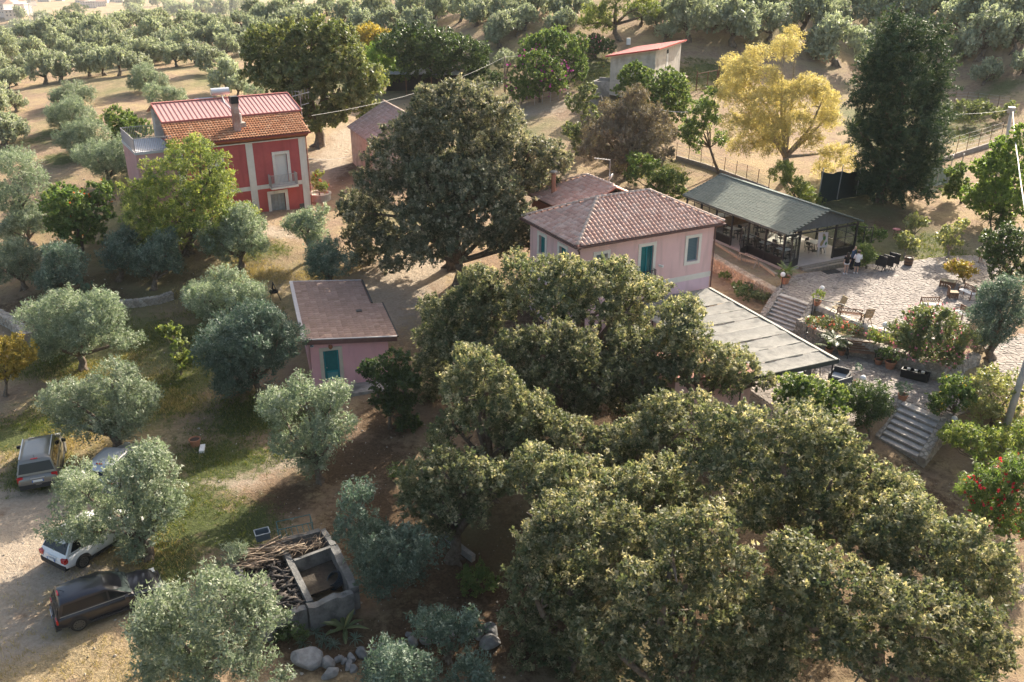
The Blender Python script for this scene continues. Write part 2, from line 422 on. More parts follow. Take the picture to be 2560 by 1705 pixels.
patch([(330, 1400, 200, 60), (200, 1480, 170, 40), (120, 1650, 200, 70), (330, 1690, 170, 60), (150, 1120, 120, 40), (420, 1010, 120, 30), (700, 690, 200, 30), (560, 740, 120, 30), (290, 930, 160, 40), (2300, 650, 120, 40), (2400, 620, 120, 40)], 3, 1.0)
ca_ = ground_me.color_attributes.new('cover', 'FLOAT_COLOR', 'POINT')
ca_.data.foreach_set('color', COVER.ravel())

def ground_mat():
    m = bpy.data.materials.new('ground'); m.use_nodes = True; nt = m.node_tree; L = nt.links.new
    p = nt.nodes['Principled BSDF']; p.inputs['Roughness'].default_value = .95; p.inputs['Specular IOR Level'].default_value = .1
    geo = nt.nodes.new('ShaderNodeNewGeometry'); pos = geo.outputs['Position']
    def noise(s, d=5, r=.6, dist=0):
        n = nt.nodes.new('ShaderNodeTexNoise'); n.inputs['Scale'].default_value = s; n.inputs['Detail'].default_value = d; n.inputs['Roughness'].default_value = r
        n.inputs['Distortion'].default_value = dist; L(pos, n.inputs['Vector']); return n.outputs['Fac']
    def ramp(f, a, b, ca=(0, 0, 0), cb=(1, 1, 1)):
        r = nt.nodes.new('ShaderNodeValToRGB'); r.color_ramp.elements[0].position = a; r.color_ramp.elements[1].position = b
        r.color_ramp.elements[0].color = (*ca, 1); r.color_ramp.elements[1].color = (*cb, 1); L(f, r.inputs['Fac']); return r.outputs['Color']
    def mix(f, a, b):
        x = nt.nodes.new('ShaderNodeMix'); x.data_type = 'RGBA'; L(f, x.inputs['Factor'])
        for s, v in (('A', a), ('B', b)):
            if isinstance(v, tuple): x.inputs[s].default_value = (*v, 1)
            else: L(v, x.inputs[s])
        return x.outputs['Result']
    def mth(op, a, b):
        x = nt.nodes.new('ShaderNodeMath'); x.operation = op
        for i, v in enumerate((a, b)):
            if isinstance(v, (int, float)): x.inputs[i].default_value = v
            else: L(v, x.inputs[i])
        return x.outputs[0]
    at_ = nt.nodes.new('ShaderNodeAttribute'); at_.attribute_name = 'cover'
    sep = nt.nodes.new('ShaderNodeSeparateColor'); L(at_.outputs['Color'], sep.inputs[0])
    n1, n2, n3, n4 = noise(.35, 6, .65), noise(2.2, 6, .7), noise(9, 5, .7), noise(.05, 4, .6)
    soil = ramp(n2, .3, .72, (.205, .138, .092), (.33, .245, .17))
    dry = ramp(n3, .3, .7, (.27, .2, .115), (.40, .31, .185))
    base = mix(ramp(n1, .42, .6), soil, dry)
    grass = ramp(n3, .3, .72, (.045, .06, .022), (.105, .118, .045))
    straw = ramp(n3, .3, .7, (.22, .165, .09), (.37, .295, .18))
    gravel = ramp(noise(6, 6, .75), .3, .75, (.28, .225, .17), (.45, .375, .29))
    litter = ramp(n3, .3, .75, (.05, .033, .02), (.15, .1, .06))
    def sel(ch, k, th=.5):                                  # cover weight roughened by noise so that its edge is ragged
        w = mth('ADD', ch, mth('MULTIPLY', mth('SUBTRACT', n2, .5), 1.3))
        w = mth('ADD', w, mth('MULTIPLY', mth('SUBTRACT', n1, .5), k))
        return ramp(w, th - .22, th + .22)
    c = mix(sel(at_.outputs['Alpha'], .7), base, straw)
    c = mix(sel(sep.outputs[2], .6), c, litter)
    c = mix(sel(sep.outputs[1], .8), c, gravel)
    c = mix(sel(sep.outputs[0], 1.1), c, grass)
    # far fields keep broad patches of dry green
    c2 = mix(ramp(n4, .52, .66), c, ramp(n2, .3, .7, (.10, .11, .05), (.21, .2, .1)))
    # pale pebbles
    vo = nt.nodes.new('ShaderNodeTexVoronoi'); vo.inputs['Scale'].default_value = 3.2; L(pos, vo.inputs['Vector'])
    c3 = mix(ramp(vo.outputs['Distance'], .05, .09, (1, 1, 1), (0, 0, 0)), c2, (.42, .38, .33))
    L(c3, p.inputs['Base Color'])
    bp = nt.nodes.new('ShaderNodeBump'); bp.inputs['Strength'].default_value = .9; bp.inputs['Distance'].default_value = .12
    L(mth('ADD', n3, mth('MULTIPLY', n2, 1.5)), bp.inputs['Height']); L(bp.outputs['Normal'], p.inputs['Normal'])
    return m
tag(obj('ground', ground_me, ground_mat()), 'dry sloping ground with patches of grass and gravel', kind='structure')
# ------------------------------------------------------------------ stone laying
def clip_poly(poly, nx, ny, c):
    out = []
    for i in range(len(poly)):
        p, q = poly[i], poly[(i + 1) % len(poly)]
        dp = p[0] * nx + p[1] * ny - c; dq = q[0] * nx + q[1] * ny - c
        if dp <= 0: out.append(p)
        if (dp < 0 < dq) or (dq < 0 < dp):
            t = dp / (dp - dq); out.append((p[0] + (q[0] - p[0]) * t, p[1] + (q[1] - p[1]) * t))
    return out
def cells(u0, u1, v0, v1, su, sv, seed, jit=.42, gap=.018, test=None, bounded=True):
    """irregular stones: Voronoi cells of a jittered brick grid, each shrunk by the joint"""
    r = random.Random(seed); nu = max(1, round((u1 - u0) / su)); nv = max(1, round((v1 - v0) / sv)); P = {}
    du, dv = (u1 - u0) / nu, (v1 - v0) / nv
    for j in range(-2, nv + 2):
        for i in range(-2, nu + 2):
            P[i, j] = (u0 + (i + .5 + (.5 if j % 2 else 0) * .8 + r.uniform(-jit, jit)) * du, v0 + (j + .5 + r.uniform(-jit, jit)) * dv)
    out = []
    for j in range(-1, nv + 1):
        for i in range(-1, nu + 1):
            p = P[i, j]
            if test and not test(*p): continue
            poly = [(p[0] - 2 * du, p[1] - 2 * dv), (p[0] + 2 * du, p[1] - 2 * dv), (p[0] + 2 * du, p[1] + 2 * dv), (p[0] - 2 * du, p[1] + 2 * dv)]
            for dj in (-2, -1, 0, 1, 2):
                for di in (-2, -1, 0, 1, 2):
                    q = P.get((i + di, j + dj))
                    if q is None or (di == 0 and dj == 0): continue
                    nx, ny = q[0] - p[0], q[1] - p[1]; L = math.hypot(nx, ny)
                    if L < 1e-6: continue
                    nx /= L; ny /= L
                    poly = clip_poly(poly, nx, ny, (p[0] + q[0]) / 2 * nx + (p[1] + q[1]) / 2 * ny - gap)
                    if len(poly) < 3: break
                if len(poly) < 3: break
            if bounded and len(poly) >= 3:
                for nx, ny, c in ((1, 0, u1), (-1, 0, -u0), (0, 1, v1), (0, -1, -v0)):
                    poly = clip_poly(poly, nx, ny, c)
                    if len(poly) < 3: break
            if len(poly) < 3: continue
            a = .5 * sum(poly[k][0] * poly[(k + 1) % len(poly)][1] - poly[(k + 1) % len(poly)][0] * poly[k][1] for k in range(len(poly)))
            if a < .12 * du * dv: continue
            out.append(poly)
    return out
def stone_geo(m, poly, M, h, r, rough=.012):
    """one stone: prism with a rounded upper edge, in the frame M"""
    n = len(poly); cx = sum(p[0] for p in poly) / n; cy = sum(p[1] for p in poly) / n
    vs = []
    ti = r.uniform(-1, 1) * rough, r.uniform(-1, 1) * rough
    for k, z in ((1.0, -.03), (1.0, h * .55), (.86, h)):
        for p in poly:
            x, y = cx + (p[0] - cx) * k, cy + (p[1] - cy) * k
            vs.append(M @ Vector((x, y, z + (0 if z < 0 else (x - cx) * ti[0] * 6 + (y - cy) * ti[1] * 6))))
    fs = []
    for a in (0, 1):
        for k in range(n):
            k2 = (k + 1) % n; fs.append((a * n + k, a * n + k2, (a + 1) * n + k2, (a + 1) * n + k))
    fs.append(tuple(2 * n + k for k in range(n)))
    m.add(vs, fs)
def tint_attr(me, val):
    a = me.attributes.new('tint', 'FLOAT', 'POINT'); a.data.foreach_set('value', np.asarray(val, np.float32))
def lay(parent, single, many, polys, M, mt, h=(.03, .06), limit=300, seed=3, key=None):
    """the first `limit` stones (nearest the camera first) are objects, the rest one joined part"""
    r = random.Random(seed)
    W = parent.matrix_world if False else Matrix.Identity(4)
    cen = lambda p: M @ Vector((sum(q[0] for q in p) / len(p), sum(q[1] for q in p) / len(p), 0))
    polys = sorted(polys, key=key or (lambda p: (cen(p) + parent.location - Vector((0, 0, CAM_H))).length))
    for p in polys[:limit]:
        m = MB(); stone_geo(m, p, M, r.uniform(*h), r); m.build(single, mt, parent)
    if len(polys) > limit:
        m = MB(); tv = []
        for p in polys[limit:]:
            n0 = len(m.v); stone_geo(m, p, M, r.uniform(*h), r); tv += [r.random()] * (len(m.v) - n0)
        me = m.mesh(many); tint_attr(me, tv)
        tag(obj(many, me, mt, parent), kind='stuff')
PAVE = pmat('paving_stone', [(.18, .155, .135), (.24, .21, .185), (.27, .235, .205), (.21, .18, .16), (.30, .265, .23)], .85, .35, 9)
MORTAR = mat('mortar', (.21, .175, .135), .95, (.31, .265, .21), 4, .4, 20)
WALLSTONE = pmat('wall_stone', [(.34, .25, .17), (.45, .34, .23), (.30, .24, .18), (.50, .40, .29), (.38, .30, .22)], .9, .5, 8)
GREYSTONE = pmat('grey_wall_stone', [(.25, .22, .18), (.36, .32, .27), (.30, .26, .21), (.42, .38, .32), (.22, .19, .16)], .9, .5, 8)
BOULDER = pmat('boulder_stone', [(.15, .148, .145), (.22, .215, .21), (.18, .175, .17)], .92, .8, 5)
CONC = mat('concrete', (.25, .23, .21), .92, (.37, .35, .32), 3, .4, 25, col3=(.17, .16, .14))
STEPM = mat('step_slab', (.33, .30, .27), .9, (.45, .42, .38), 2.5, .3, 22)

def paved(name, label, poly, z, size, gap, seed, limit=300):
    x0 = min(p[0] for p in poly); x1 = max(p[0] for p in poly); y0 = min(p[1] for p in poly); y1 = max(p[1] for p in poly)
    cx, cy = (x0 + x1) / 2, (y0 + y1) / 2
    rel = [(p[0] - cx, p[1] - cy) for p in poly]
    m = MB(); m.prism(rel if sum(rel[k][0] * rel[k - 1][1] - rel[k - 1][0] * rel[k][1] for k in range(len(rel))) < 0 else rel[::-1], -.5, -.012)
    g = m.build(name, MORTAR); g.location = (cx, cy, z); tag(g, label, kind='structure')
    PX = np.array(poly)
    def test(u, v): return float(inpoly(np.array([u + cx]), np.array([v + cy]), poly)[0]) < -.12
    cs = cells(x0 - cx, x1 - cx, y0 - cy, y1 - cy, size, size, seed, .46, gap, test, False)
    lay(g, 'paving_stone', 'paving_stones', cs, Matrix.Identity(4), PAVE, (.012, .035), limit, seed)
    return g
paved('terrace', 'sunlit yard of crazy paving in front of the glass pavilion', TERRACE, 3.0, .31, .009, 11)
paved('patio', 'lower patio of crazy paving beside the grey shade roof', PATIO, 1.7, .31, .009, 12)
paved('paved_path', 'paved slope under the leaning olive at the right edge', [(28.6, 47.2), (28.0, 45.0), (28.9, 42.6), (33.6, 43.0), (36.0, 50.0), (32.6, 51.6), (29.2, 49.6)], 2.05, .33, .009, 13)

def stone_wall(name, label, pts, zt, zb, th=.4, size=.32, side=1, mt=None, cat='wall', seed=5, cap=True, sv=.72, group=None):
    """pts = plan line of the visible face; side=+1: visible face is on the right of the walking direction"""
    mt = mt or WALLSTONE
    o = Vector((pts[0][0], pts[0][1], zb[0] if isinstance(zb, (list, tuple)) else zb))
    e = empty(name, o, 0, label, cat, group); core = MB(); n = len(pts)
    ZT = list(zt) if isinstance(zt, (list, tuple)) else [zt] * n; ZB = list(zb) if isinstance(zb, (list, tuple)) else [zb] * n
    face = []; top = []
    for i in range(n - 1):
        a, b = Vector((*pts[i], 0)) - o, Vector((*pts[i + 1], 0)) - o; a.z = b.z = 0
        d = b - a; L = d.length; d.normalize(); nrm = Vector((d.y, -d.x, 0)) * side
        inn = -nrm * th
        za, zb_ = ZT[i] - o.z, ZT[i + 1] - o.z; ba, bb_ = ZB[i] - o.z - .25, ZB[i + 1] - o.z - .25
        V = lambda p, z: Vector((p.x, p.y, z))
        k = .012
        core.add([V(a - nrm * k, ba), V(b - nrm * k, bb_), V(b - nrm * k, zb_ - k), V(a - nrm * k, za - k), V(a + inn, ba), V(b + inn, bb_), V(b + inn, zb_ - k), V(a + inn, za - k)],
                 [(0, 1, 2, 3), (5, 4, 7, 6), (3, 2, 6, 7), (0, 3, 7, 4), (1, 5, 6, 2)])
        H = max(za - ba, zb_ - bb_)
        up = Vector((0, 0, 1)); ex = d if side > 0 else -d; p0 = a if side > 0 else b
        M = Matrix((( ex.x, up.x, nrm.x, p0.x), (ex.y, up.y, nrm.y, p0.y), (ex.z, up.z, nrm.z, min(ba, bb_) + .0), (0, 0, 0, 1)))
        s0, s1 = ((za, zb_) if side > 0 else (zb_, za)); m0 = min(ba, bb_)
        cs = cells(0, L, 0, max(s0, s1) - m0, size, size * sv, seed + i, .4, .014)
        c2 = []
        for p in cs:                                         # cut by the sloping top
            nx, ny = -(s1 - s0) / L, 1.0; q = clip_poly(p, nx, ny, s0 - m0)
            if len(q) > 2: c2.append(q)
        face.append((c2, M))
        if cap:
            sl = Vector((d.x * L, d.y * L, zb_ - za)).normalized() if side > 0 else Vector((-d.x * L, -d.y * L, za - zb_)).normalized()
            ey = -nrm; nn = sl.cross(ey); nn = nn if nn.z > 0 else -nn
            q0 = V(p0, s0)
            M2 = Matrix(((sl.x, ey.x, nn.x, q0.x), (sl.y, ey.y, nn.y, q0.y), (sl.z, ey.z, nn.z, q0.z - .01), (0, 0, 0, 1)))
            top.append((cells(0, math.hypot(L, s1 - s0), 0, th, size * 1.2, th * .62, seed + 50 + i, .35, .014), M2))
    core.build('core', MORTAR, e)
    for c, M in face: lay(e, 'stone', 'stones', c, M, mt, (.02, .06), 150, seed)
    for c, M in top: lay(e, 'coping_stone', 'coping_stones', c, M, mt, (.03, .06), 60, seed)
    return e
stone_wall('retaining_wall', 'tan stone retaining wall between the pavilion strip and the planted bed', [(18.15, 56.45), (16.6, 60.2), (14.9, 64.6)], [3.0, 3.05, 3.1], [1.85, 2.0, 2.2], .6, .34, 1 if False else -1, WALLSTONE, seed=21)
stone_wall('retaining_wall', 'curved grey stone wall behind the potted plants on the lower patio', WALLXY, [2.75, 2.68, 2.62, 2.62, 2.68, 2.72, 2.72, 2.7, 2.6], 1.62, .55, .3, 1, GREYSTONE, seed=31)
stone_wall('kerb_wall', 'low pale kerb along the lower edge of the paved yard', [(20.0, 54.0), (21.75, 50.55), (23.2, 49.25), (25.2, 48.3), (27.4, 49.3)], 3.06, 2.5, .5, .5, 1, mat('pale_coping', (.42, .38, .32), .9, (.52, .48, .42), 4, .3, 18), seed=41)

def steps(name, label, tl, tr, bl, z1, z0, n, cheeks, group='stone stairs'):
    """flight from the top edge tl-tr down to the bottom edge that starts at bl"""
    tl, tr, bl = Vector((*tl, 0)), Vector((*tr, 0)), Vector((*bl, 0))
    ex = (tr - tl); W = ex.length; ex.normalize(); ey = (bl - tl); L = ey.length; ey.normalize()
    ang = math.atan2(ex.y, ex.x)
    # local x across, local y downhill (ex x ey may be left or right handed; kept by explicit vectors)
    e = empty(name, (tl.x, tl.y, z0), 0, label, 'staircase', group); rise = (z1 - z0) / n; run = L / n
    P = lambda x, y, z: ex * x + ey * y + Vector((0, 0, z))
    for i in range(n):
        zt = z1 - z0 - rise * i; y0 = run * i; y1 = run * (i + 1)
        m = MB(); q = [P(0, y0 - .06, zt), P(W, y0 - .06, zt), P(W, y1 + .03 if i < n - 1 else y1, zt), P(0, y1 + .03 if i < n - 1 else y1, zt)]
        m.slab(q, .07); m.build('step', STEPM, e)
        rz = MB(); rz.slab([P(.002, y0, zt - .071), P(W - .002, y0, zt - .071), P(W - .002, y1 - .01, zt - .071), P(.002, y1 - .01, zt - .071)], max(zt, .12) + .1)
        me = rz.mesh('riser'); o = obj('riser', me, GREYSTONE, e)
    for k, (x0, x1) in enumerate(cheeks):
        m = MB(); pts = [(-.35, z1 - z0 + .22), (L + .1, .28)]
        V = []
        for x in (x0, x1):
            for y, z in pts: V.append(P(x, y, z))
            for y, z in reversed(pts): V.append(P(x, y, -.4))
        core = MB(); core.add(V, [(0, 1, 2, 3), (7, 6, 5, 4), (0, 4, 5, 1), (1, 5, 6, 2), (3, 2, 6, 7), (0, 3, 7, 4)]); core.build('cheek_core', MORTAR, e)
        a = P(x0, pts[0][0], pts[0][1]); b = P(x0, pts[1][0], pts[1][1]); sl = (b - a); SL = sl.length; sl.normalize()
        for (xx, nrm) in ((min(x0, x1), -1), (max(x0, x1), 1)):
            nv = ex * nrm; M = Matrix(((ey.x, 0, nv.x, P(xx, 0, 0).x), (ey.y, 0, nv.y, P(xx, 0, 0).y), (0, 1, 0, -.4), (0, 0, 0, 1)))
            cs = cells(pts[0][0], pts[1][0], 0, pts[0][1] + .4, .3, .22, 60 + k, .4, .014); c2 = []
            for p in cs:
                s = (pts[1][1] - pts[0][1]) / (pts[1][0] - pts[0][0]); q = clip_poly(p, -s, 1, pts[0][1] + .4 - s * pts[0][0])
                if len(q) > 2: c2.append(q)
            lay(e, 'stone', 'stones', c2, M, GREYSTONE, (.015, .04), 60, 61 + k)
        nn = sl.cross(ex); nn = nn if nn.z > 0 else -nn
        q0 = P(min(x0, x1), pts[0][0], pts[0][1])
        M2 = Matrix(((sl.x, ex.x, nn.x, q0.x), (sl.y, ex.y, nn.y, q0.y), (sl.z, ex.z, nn.z, q0.z - .01), (0, 0, 0, 1)))
        lay(e, 'coping_stone', 'coping_stones', cells(0, SL, 0, abs(x1 - x0), .36, .25, 70 + k, .35, .014), M2, GREYSTONE, (.03, .06), 60, 71 + k)
    return e
steps('stone_staircase', 'upper stone stairs from the paved yard down beside the shade roof', (18.35, 56.2), (19.75, 54.4), (16.88, 54.25), 3.04, 1.7, 8, [(-.5, -.04), (2.32, 2.75)])
steps('stone_staircase', 'lower stone stairs at right going down from the patio into the trees', (21.6, 42.98), (22.85, 41.1), (19.65, 40.85), 1.74, .45, 7, [(-.42, -.04), (2.28, 2.7)])
# ------------------------------------------------------------------ buildings
PINK = mat('pink_render', (.72, .47, .44), .92, (.76, .51, .475), .8, .15, 60, col3=(.63, .42, .385), s3=.9, streak=True)
LILAC = mat('lilac_render', (.68, .49, .54), .92, (.72, .53, .58), .8, .15, 60, col3=(.60, .44, .47), s3=.9, streak=True)
ROSE = mat('rose_render', (.72, .37, .385), .92, (.76, .41, .42), .9, .15, 60, col3=(.64, .345, .345), s3=.9, streak=True)
CREAM = mat('cream_trim', (.70, .65, .56), .9, (.75, .70, .61), 2, .1, 40)
REDW = mat('red_render', (.38, .085, .088), .92, (.43, .10, .10), 1.2, .25, 90, col3=(.34, .08, .08), s3=.8, streak=True)
REDD = mat('red_render_low', (.41, .085, .08), .92, (.45, .10, .09), 1.2, .25, 90, col3=(.36, .085, .075), s3=.8, streak=True)
GREYT = mat('grey_trim', (.60, .57, .53), .9, (.66, .63, .59), 2, .1, 40, col3=(.52, .49, .45), s3=1.0, streak=True)
TEAL = mat('teal_paint', (.005, .125, .13), .5, (.008, .16, .165), 6, .1, 30)
TEALL = mat('light_teal_paint', (.01, .24, .27), .5)
WHITE = mat('white_paint', (.74, .72, .69), .6, (.78, .76, .73), 3)
ROLL = mat('roller_shutter', (.66, .65, .63), .6)
BROWN = mat('brown_metal', (.11, .06, .05), .5, (.14, .075, .065), 3)
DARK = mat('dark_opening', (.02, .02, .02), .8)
BLACKM = mat('black_metal', (.018, .018, .02), .5, (.03, .03, .032), 8)
GREYMETAL = mat('grey_metal', (.38, .38, .39), .45, metal=.6)
PALEMETAL = mat('galvanised_metal', (.60, .60, .60), .4, metal=.7)
RUST = mat('rusty_iron', (.10, .05, .03), .85, (.19, .10, .06), 8)
WOODGREY = mat('weathered_wood', (.22, .18, .14), .85, (.32, .27, .21), 5, .2, 30)
WOOD = mat('brown_wood', (.16, .09, .045), .7, (.25, .15, .08), 6, .2, 30)
PLASTER = mat('old_plaster', (.40, .36, .31), .95, (.50, .46, .40), 1.1, .5, 16, col3=(.30, .27, .23), s3=.8)
OLDPINK = mat('old_pink_plaster', (.42, .31, .25), .95, (.52, .40, .33), 1.1, .5, 16, col3=(.32, .25, .2), s3=.8)
TILE = pmat('roof_tile', [(.50, .29, .225), (.56, .34, .265), (.61, .40, .32), (.46, .26, .20), (.66, .46, .38), (.42, .27, .21)], .7, .15, 12, .3, .12)
TILEB = mat('roof_tile_bed', (.22, .10, .08), .85, (.28, .14, .11), 5)
TILEO = pmat('orange_roof_tile', [(.36, .15, .075), (.46, .215, .11), (.40, .17, .085), (.52, .28, .16), (.30, .12, .06)], .8, .25, 12, .2, .2)
TILEOB = mat('orange_tile_bed', (.16, .07, .04), .9, (.22, .10, .06), 4)
SHING = pmat('brown_shingle', [(.20, .135, .11), (.25, .175, .145), (.23, .155, .13), (.29, .21, .175)], .85, .2, 9, .2, .15)
REDMETAL = mat('red_roof_sheet', (.44, .235, .215), .5, (.48, .265, .245), 2, spec=.5)
REDSEAM = mat('red_sheet_seam', (.24, .10, .095), .6)
GREENSH = pmat('green_shingle', [(.125, .145, .12), (.15, .17, .142), (.165, .185, .155), (.135, .155, .128)], .85, .2, 9, .2, .12)
FABRIC = mat('shade_cloth', (.185, .18, .165), .95, (.24, .235, .215), 2.2, .5, 30, col3=(.13, .13, .12), s3=1.4)
FABRICE = mat('shade_cloth_edge', (.05, .055, .05), .95)
def frame(ang): return Vector((math.cos(ang), math.sin(ang), 0)), Vector((-math.sin(ang), math.cos(ang), 0))
def wall_open(m, a0, a1, z0, z1, b0, b1, ops, axis='a'):
    """a wall slab with rectangular openings; axis 'a': runs along local x, 'b': along local y"""
    def bb(x0, x1, za, zb):
        if x1 - x0 < .01 or zb - za < .01: return
        if axis == 'a': m.bb(x0, x1, b0, b1, za, zb)
        else: m.bb(b0, b1, x0, x1, za, zb)
    xs = sorted(set([a0, a1] + [o[0] for o in ops] + [o[1] for o in ops]))
    for i in range(len(xs) - 1):
        x0, x1 = xs[i], xs[i + 1]; xm = (x0 + x1) / 2
        hs = sorted([(o[2], o[3]) for o in ops if o[0] < xm < o[1]]); z = z0
        for h0, h1 in hs: bb(x0, x1, z, h0); z = h1
        bb(x0, x1, z, z1)
def surround(parent, mt, a0, a1, z0, z1, w, b, d=.045, sill=True, axis='a', sgn=-1):
    m = MB()
    def bb(x0, x1, za, zb):
        lo, hi = sorted((b, b + sgn * d))
        if axis == 'a': m.bb(x0, x1, lo, hi, za, zb)
        else: m.bb(lo, hi, x0, x1, za, zb)
    bb(a0 - w, a0, z0 - (w if sill else 0), z1 + w); bb(a1, a1 + w, z0 - (w if sill else 0), z1 + w); bb(a0, a1, z1, z1 + w)
    if sill: bb(a0, a1, z0 - w, z0)
    return m.build('surround', mt, parent)
def tile_mesh(w, l, h, n=5, lip=.03):
    m = MB(); k = n
    up = []; lo = []
    for i in range(k):
        t = i / (k - 1); x = (t - .5) * w; z = h * math.sin(math.pi * t) ** .8
        lo.append((x, -.02, z + lip)); up.append((x * .88, l, z * .9))
    vs = lo + up; fs = [(i, i + 1, k + i + 1, k + i) for i in range(k - 1)] + [tuple(range(k))[::-1]]
    m.add(vs, fs); return m
def tiled(parent, O, ea, eb, poly, w, l, h, mt, bed, single='roof_tile', limit=300, thick=.06, seed=1, shape=None, bedname='roof_bed', pitch=1.0, bond=False):
    """roof plane: O + ea*a + eb*b (eb points up the slope); poly in (a, b); tiles in courses"""
    O, ea, eb = Vector(O), Vector(ea).normalized(), Vector(eb).normalized(); nn = ea.cross(eb)
    if nn.z < 0: nn = -nn
    B = MB(); B.slab([O + ea * p[0] + eb * p[1] for p in poly], thick); B.build(bedname, bed, parent)
    a0, a1 = min(p[0] for p in poly), max(p[0] for p in poly); b0, b1 = min(p[1] for p in poly), max(p[1] for p in poly)
    sh = shape or tile_mesh(w * pitch, l * 1.06, h); sme = sh.mesh(single, not bond)
    T_ = []; r = random.Random(seed); PX = poly
    nc = max(1, round((a1 - a0) / w)); nr = max(1, round((b1 - b0) / l)); w2, l2 = (a1 - a0) / nc, (b1 - b0) / nr
    cen = []
    for j in range(nr):
        for i in range(nc): cen.append((a0 + (i + (.5 if not bond or j % 2 else .98)) * w2, b0 + (j + .5) * l2, b0 + j * l2))
    if not cen: return
    c = np.array(cen); ins = inpoly(c[:, 0], c[:, 1], poly) < 0
    for (a, bm, bs), k in zip(cen, ins):
        if not k: continue
        p = O + ea * a + eb * bs + nn * (.004 + r.uniform(0, .008))
        e2 = (ea + eb * r.uniform(-.02, .02)).normalized(); f2 = nn.cross(e2) if ea.cross(eb).z > 0 else -nn.cross(e2)
        T_.append(Matrix(((e2.x, f2.x, nn.x, p.x), (e2.y, f2.y, nn.y, p.y), (e2.z, f2.z, nn.z, p.z), (0, 0, 0, 1))))
    W = Matrix.Translation(parent.location) @ Matrix.Rotation(parent.rotation_euler.z, 4, 'Z')
    T_.sort(key=lambda M: (W @ M.translation - Vector((0, 0, CAM_H))).length)
    for M in T_[:limit]:
        o = obj(single, sme, mt, parent); o.matrix_local = M
    if len(T_) > limit:
        m = MB(); tv = []
        for M in T_[limit:]:
            m.add([M @ Vector(v) for v in sh.v], sh.f); tv += [r.random()] * len(sh.v)
        me = m.mesh(single + 's', not bond); tint_attr(me, tv); tag(obj(single + 's', me, mt, parent), kind='stuff')
def caps(parent, a, b, mt, w=.24, l=.4, name='ridge_tile', lift=.03):
    """half-round ridge or hip tiles from a (low end) to b"""
    a, b = Vector(a), Vector(b); d = (b - a); n = max(2, round(d.length / l)); st = d / n; d.normalize()
    sx = d.cross(Vector((0, 0, 1))).normalized(); nn = sx.cross(d)
    sme = tile_mesh(w, st.length * 1.1, w * .42).mesh(name, True)
    for i in range(n):
        p = a + st * i + nn * lift
        o = obj(name, sme, mt, parent); o.matrix_local = Matrix(((sx.x, d.x, nn.x, p.x), (sx.y, d.y, nn.y, p.y), (sx.z, d.z, nn.z, p.z), (0, 0, 0, 1)))
def railing(parent, pts, h, mt, step=.12, name='railing', r=.014):
    m = MB()
    for i in range(len(pts) - 1):
        a, b = Vector(pts[i]), Vector(pts[i + 1]); L = (b - a).length
        for z in (h, .08): m.bar(a + Vector((0, 0, z)), b + Vector((0, 0, z)), .035)
        n = int(L / step)
        for k in range(n + 1):
            p = a.lerp(b, k / max(n, 1)); m.bar(p, p + Vector((0, 0, h)), r * 2 if k % n else .04)
    return m.build(name, mt, parent)

# --- main pink house
A1 = R(27.3); zb = 1.65
H1 = empty('pink_house', (3.85, 49.74, zb), A1, 'main pink house with hipped clay tile roof and teal balcony door', 'house')
ZE, ZR = 8.45 - zb, 10.1 - zb; Wd, Dp, ov = 11.1, 7.1, .45
m = MB(); t = .3; ztop = ZE - .12
zp = 4.72 - zb
fr_ops = [(1.64, 2.46, 6.35 - zb, 7.55 - zb), (4.95, 5.9, 5.0 - zb, 7.57 - zb), (8.58, 9.46, 6.0 - zb, 7.6 - zb)]
wall_open(m, ov, Wd - ov, zp + .36, ztop, ov, ov + t, fr_ops)
lf_ops = [(1.98, 2.79, 6.45 - zb, 7.66 - zb), (4.6, 5.4, 6.45 - zb, 7.66 - zb)]
wall_open(m, ov + t, Dp - ov - t, zp + .36, ztop, ov, ov + t, lf_ops, 'b')
m.bb(Wd - ov - t, Wd - ov, ov + t, Dp - ov - t, zp + .36, ztop); m.bb(ov, Wd - ov, Dp - ov - t, Dp - ov, zp + .36, ztop)
m.build('wall', PINK, H1)
m = MB(); m.bb(ov, Wd - ov, ov, Dp - ov, -.6, zp); m.build('lower_wall', LILAC, H1)
m = MB(); m.bb(ov - .02, Wd - ov + .02, ov - .02, Dp - ov + .02, zp, zp + .36); m.build('string_course', CREAM, H1)
m = MB(); m.bb(ov + .5, Wd - ov - .5, ov + .6, Dp - ov - .5, zp + .4, ztop - .1); m.build('interior', DARK, H1)
for (a0, a1, z0, z1) in fr_ops[::2]:
    w = MB(); w.bb(a0, a1, ov + .14, ov + .17, z0, z1); wo_ = w.build('window', mat('bluegrey_blind', (.10, .155, .175), .5, (.13, .19, .21), 3), H1)
    s = MB(); n = int((z1 - z0) / .1)
    for k in range(n): s.bb(a0 + .06, a1 - .06, ov + .115, ov + .139, z0 + .06 + k * .1, z0 + .13 + k * .1)
    s.build('slats', mat('blind_slat', (.11, .17, .19), .45), wo_)
    f = MB(); f.bb(a0, a0 + .05, ov + .09, ov + .138, z0, z1); f.bb(a1 - .05, a1, ov + .09, ov + .138, z0, z1); f.bb(a0 + .05, a1 - .05, ov + .09, ov + .138, z0, z0 + .05); f.build('sash', mat('grey_sash', (.33, .36, .38), .5), wo_)
    surround(H1, CREAM, a0, a1, z0, z1, .2, ov)
a0, a1, z0, z1 = fr_ops[1]
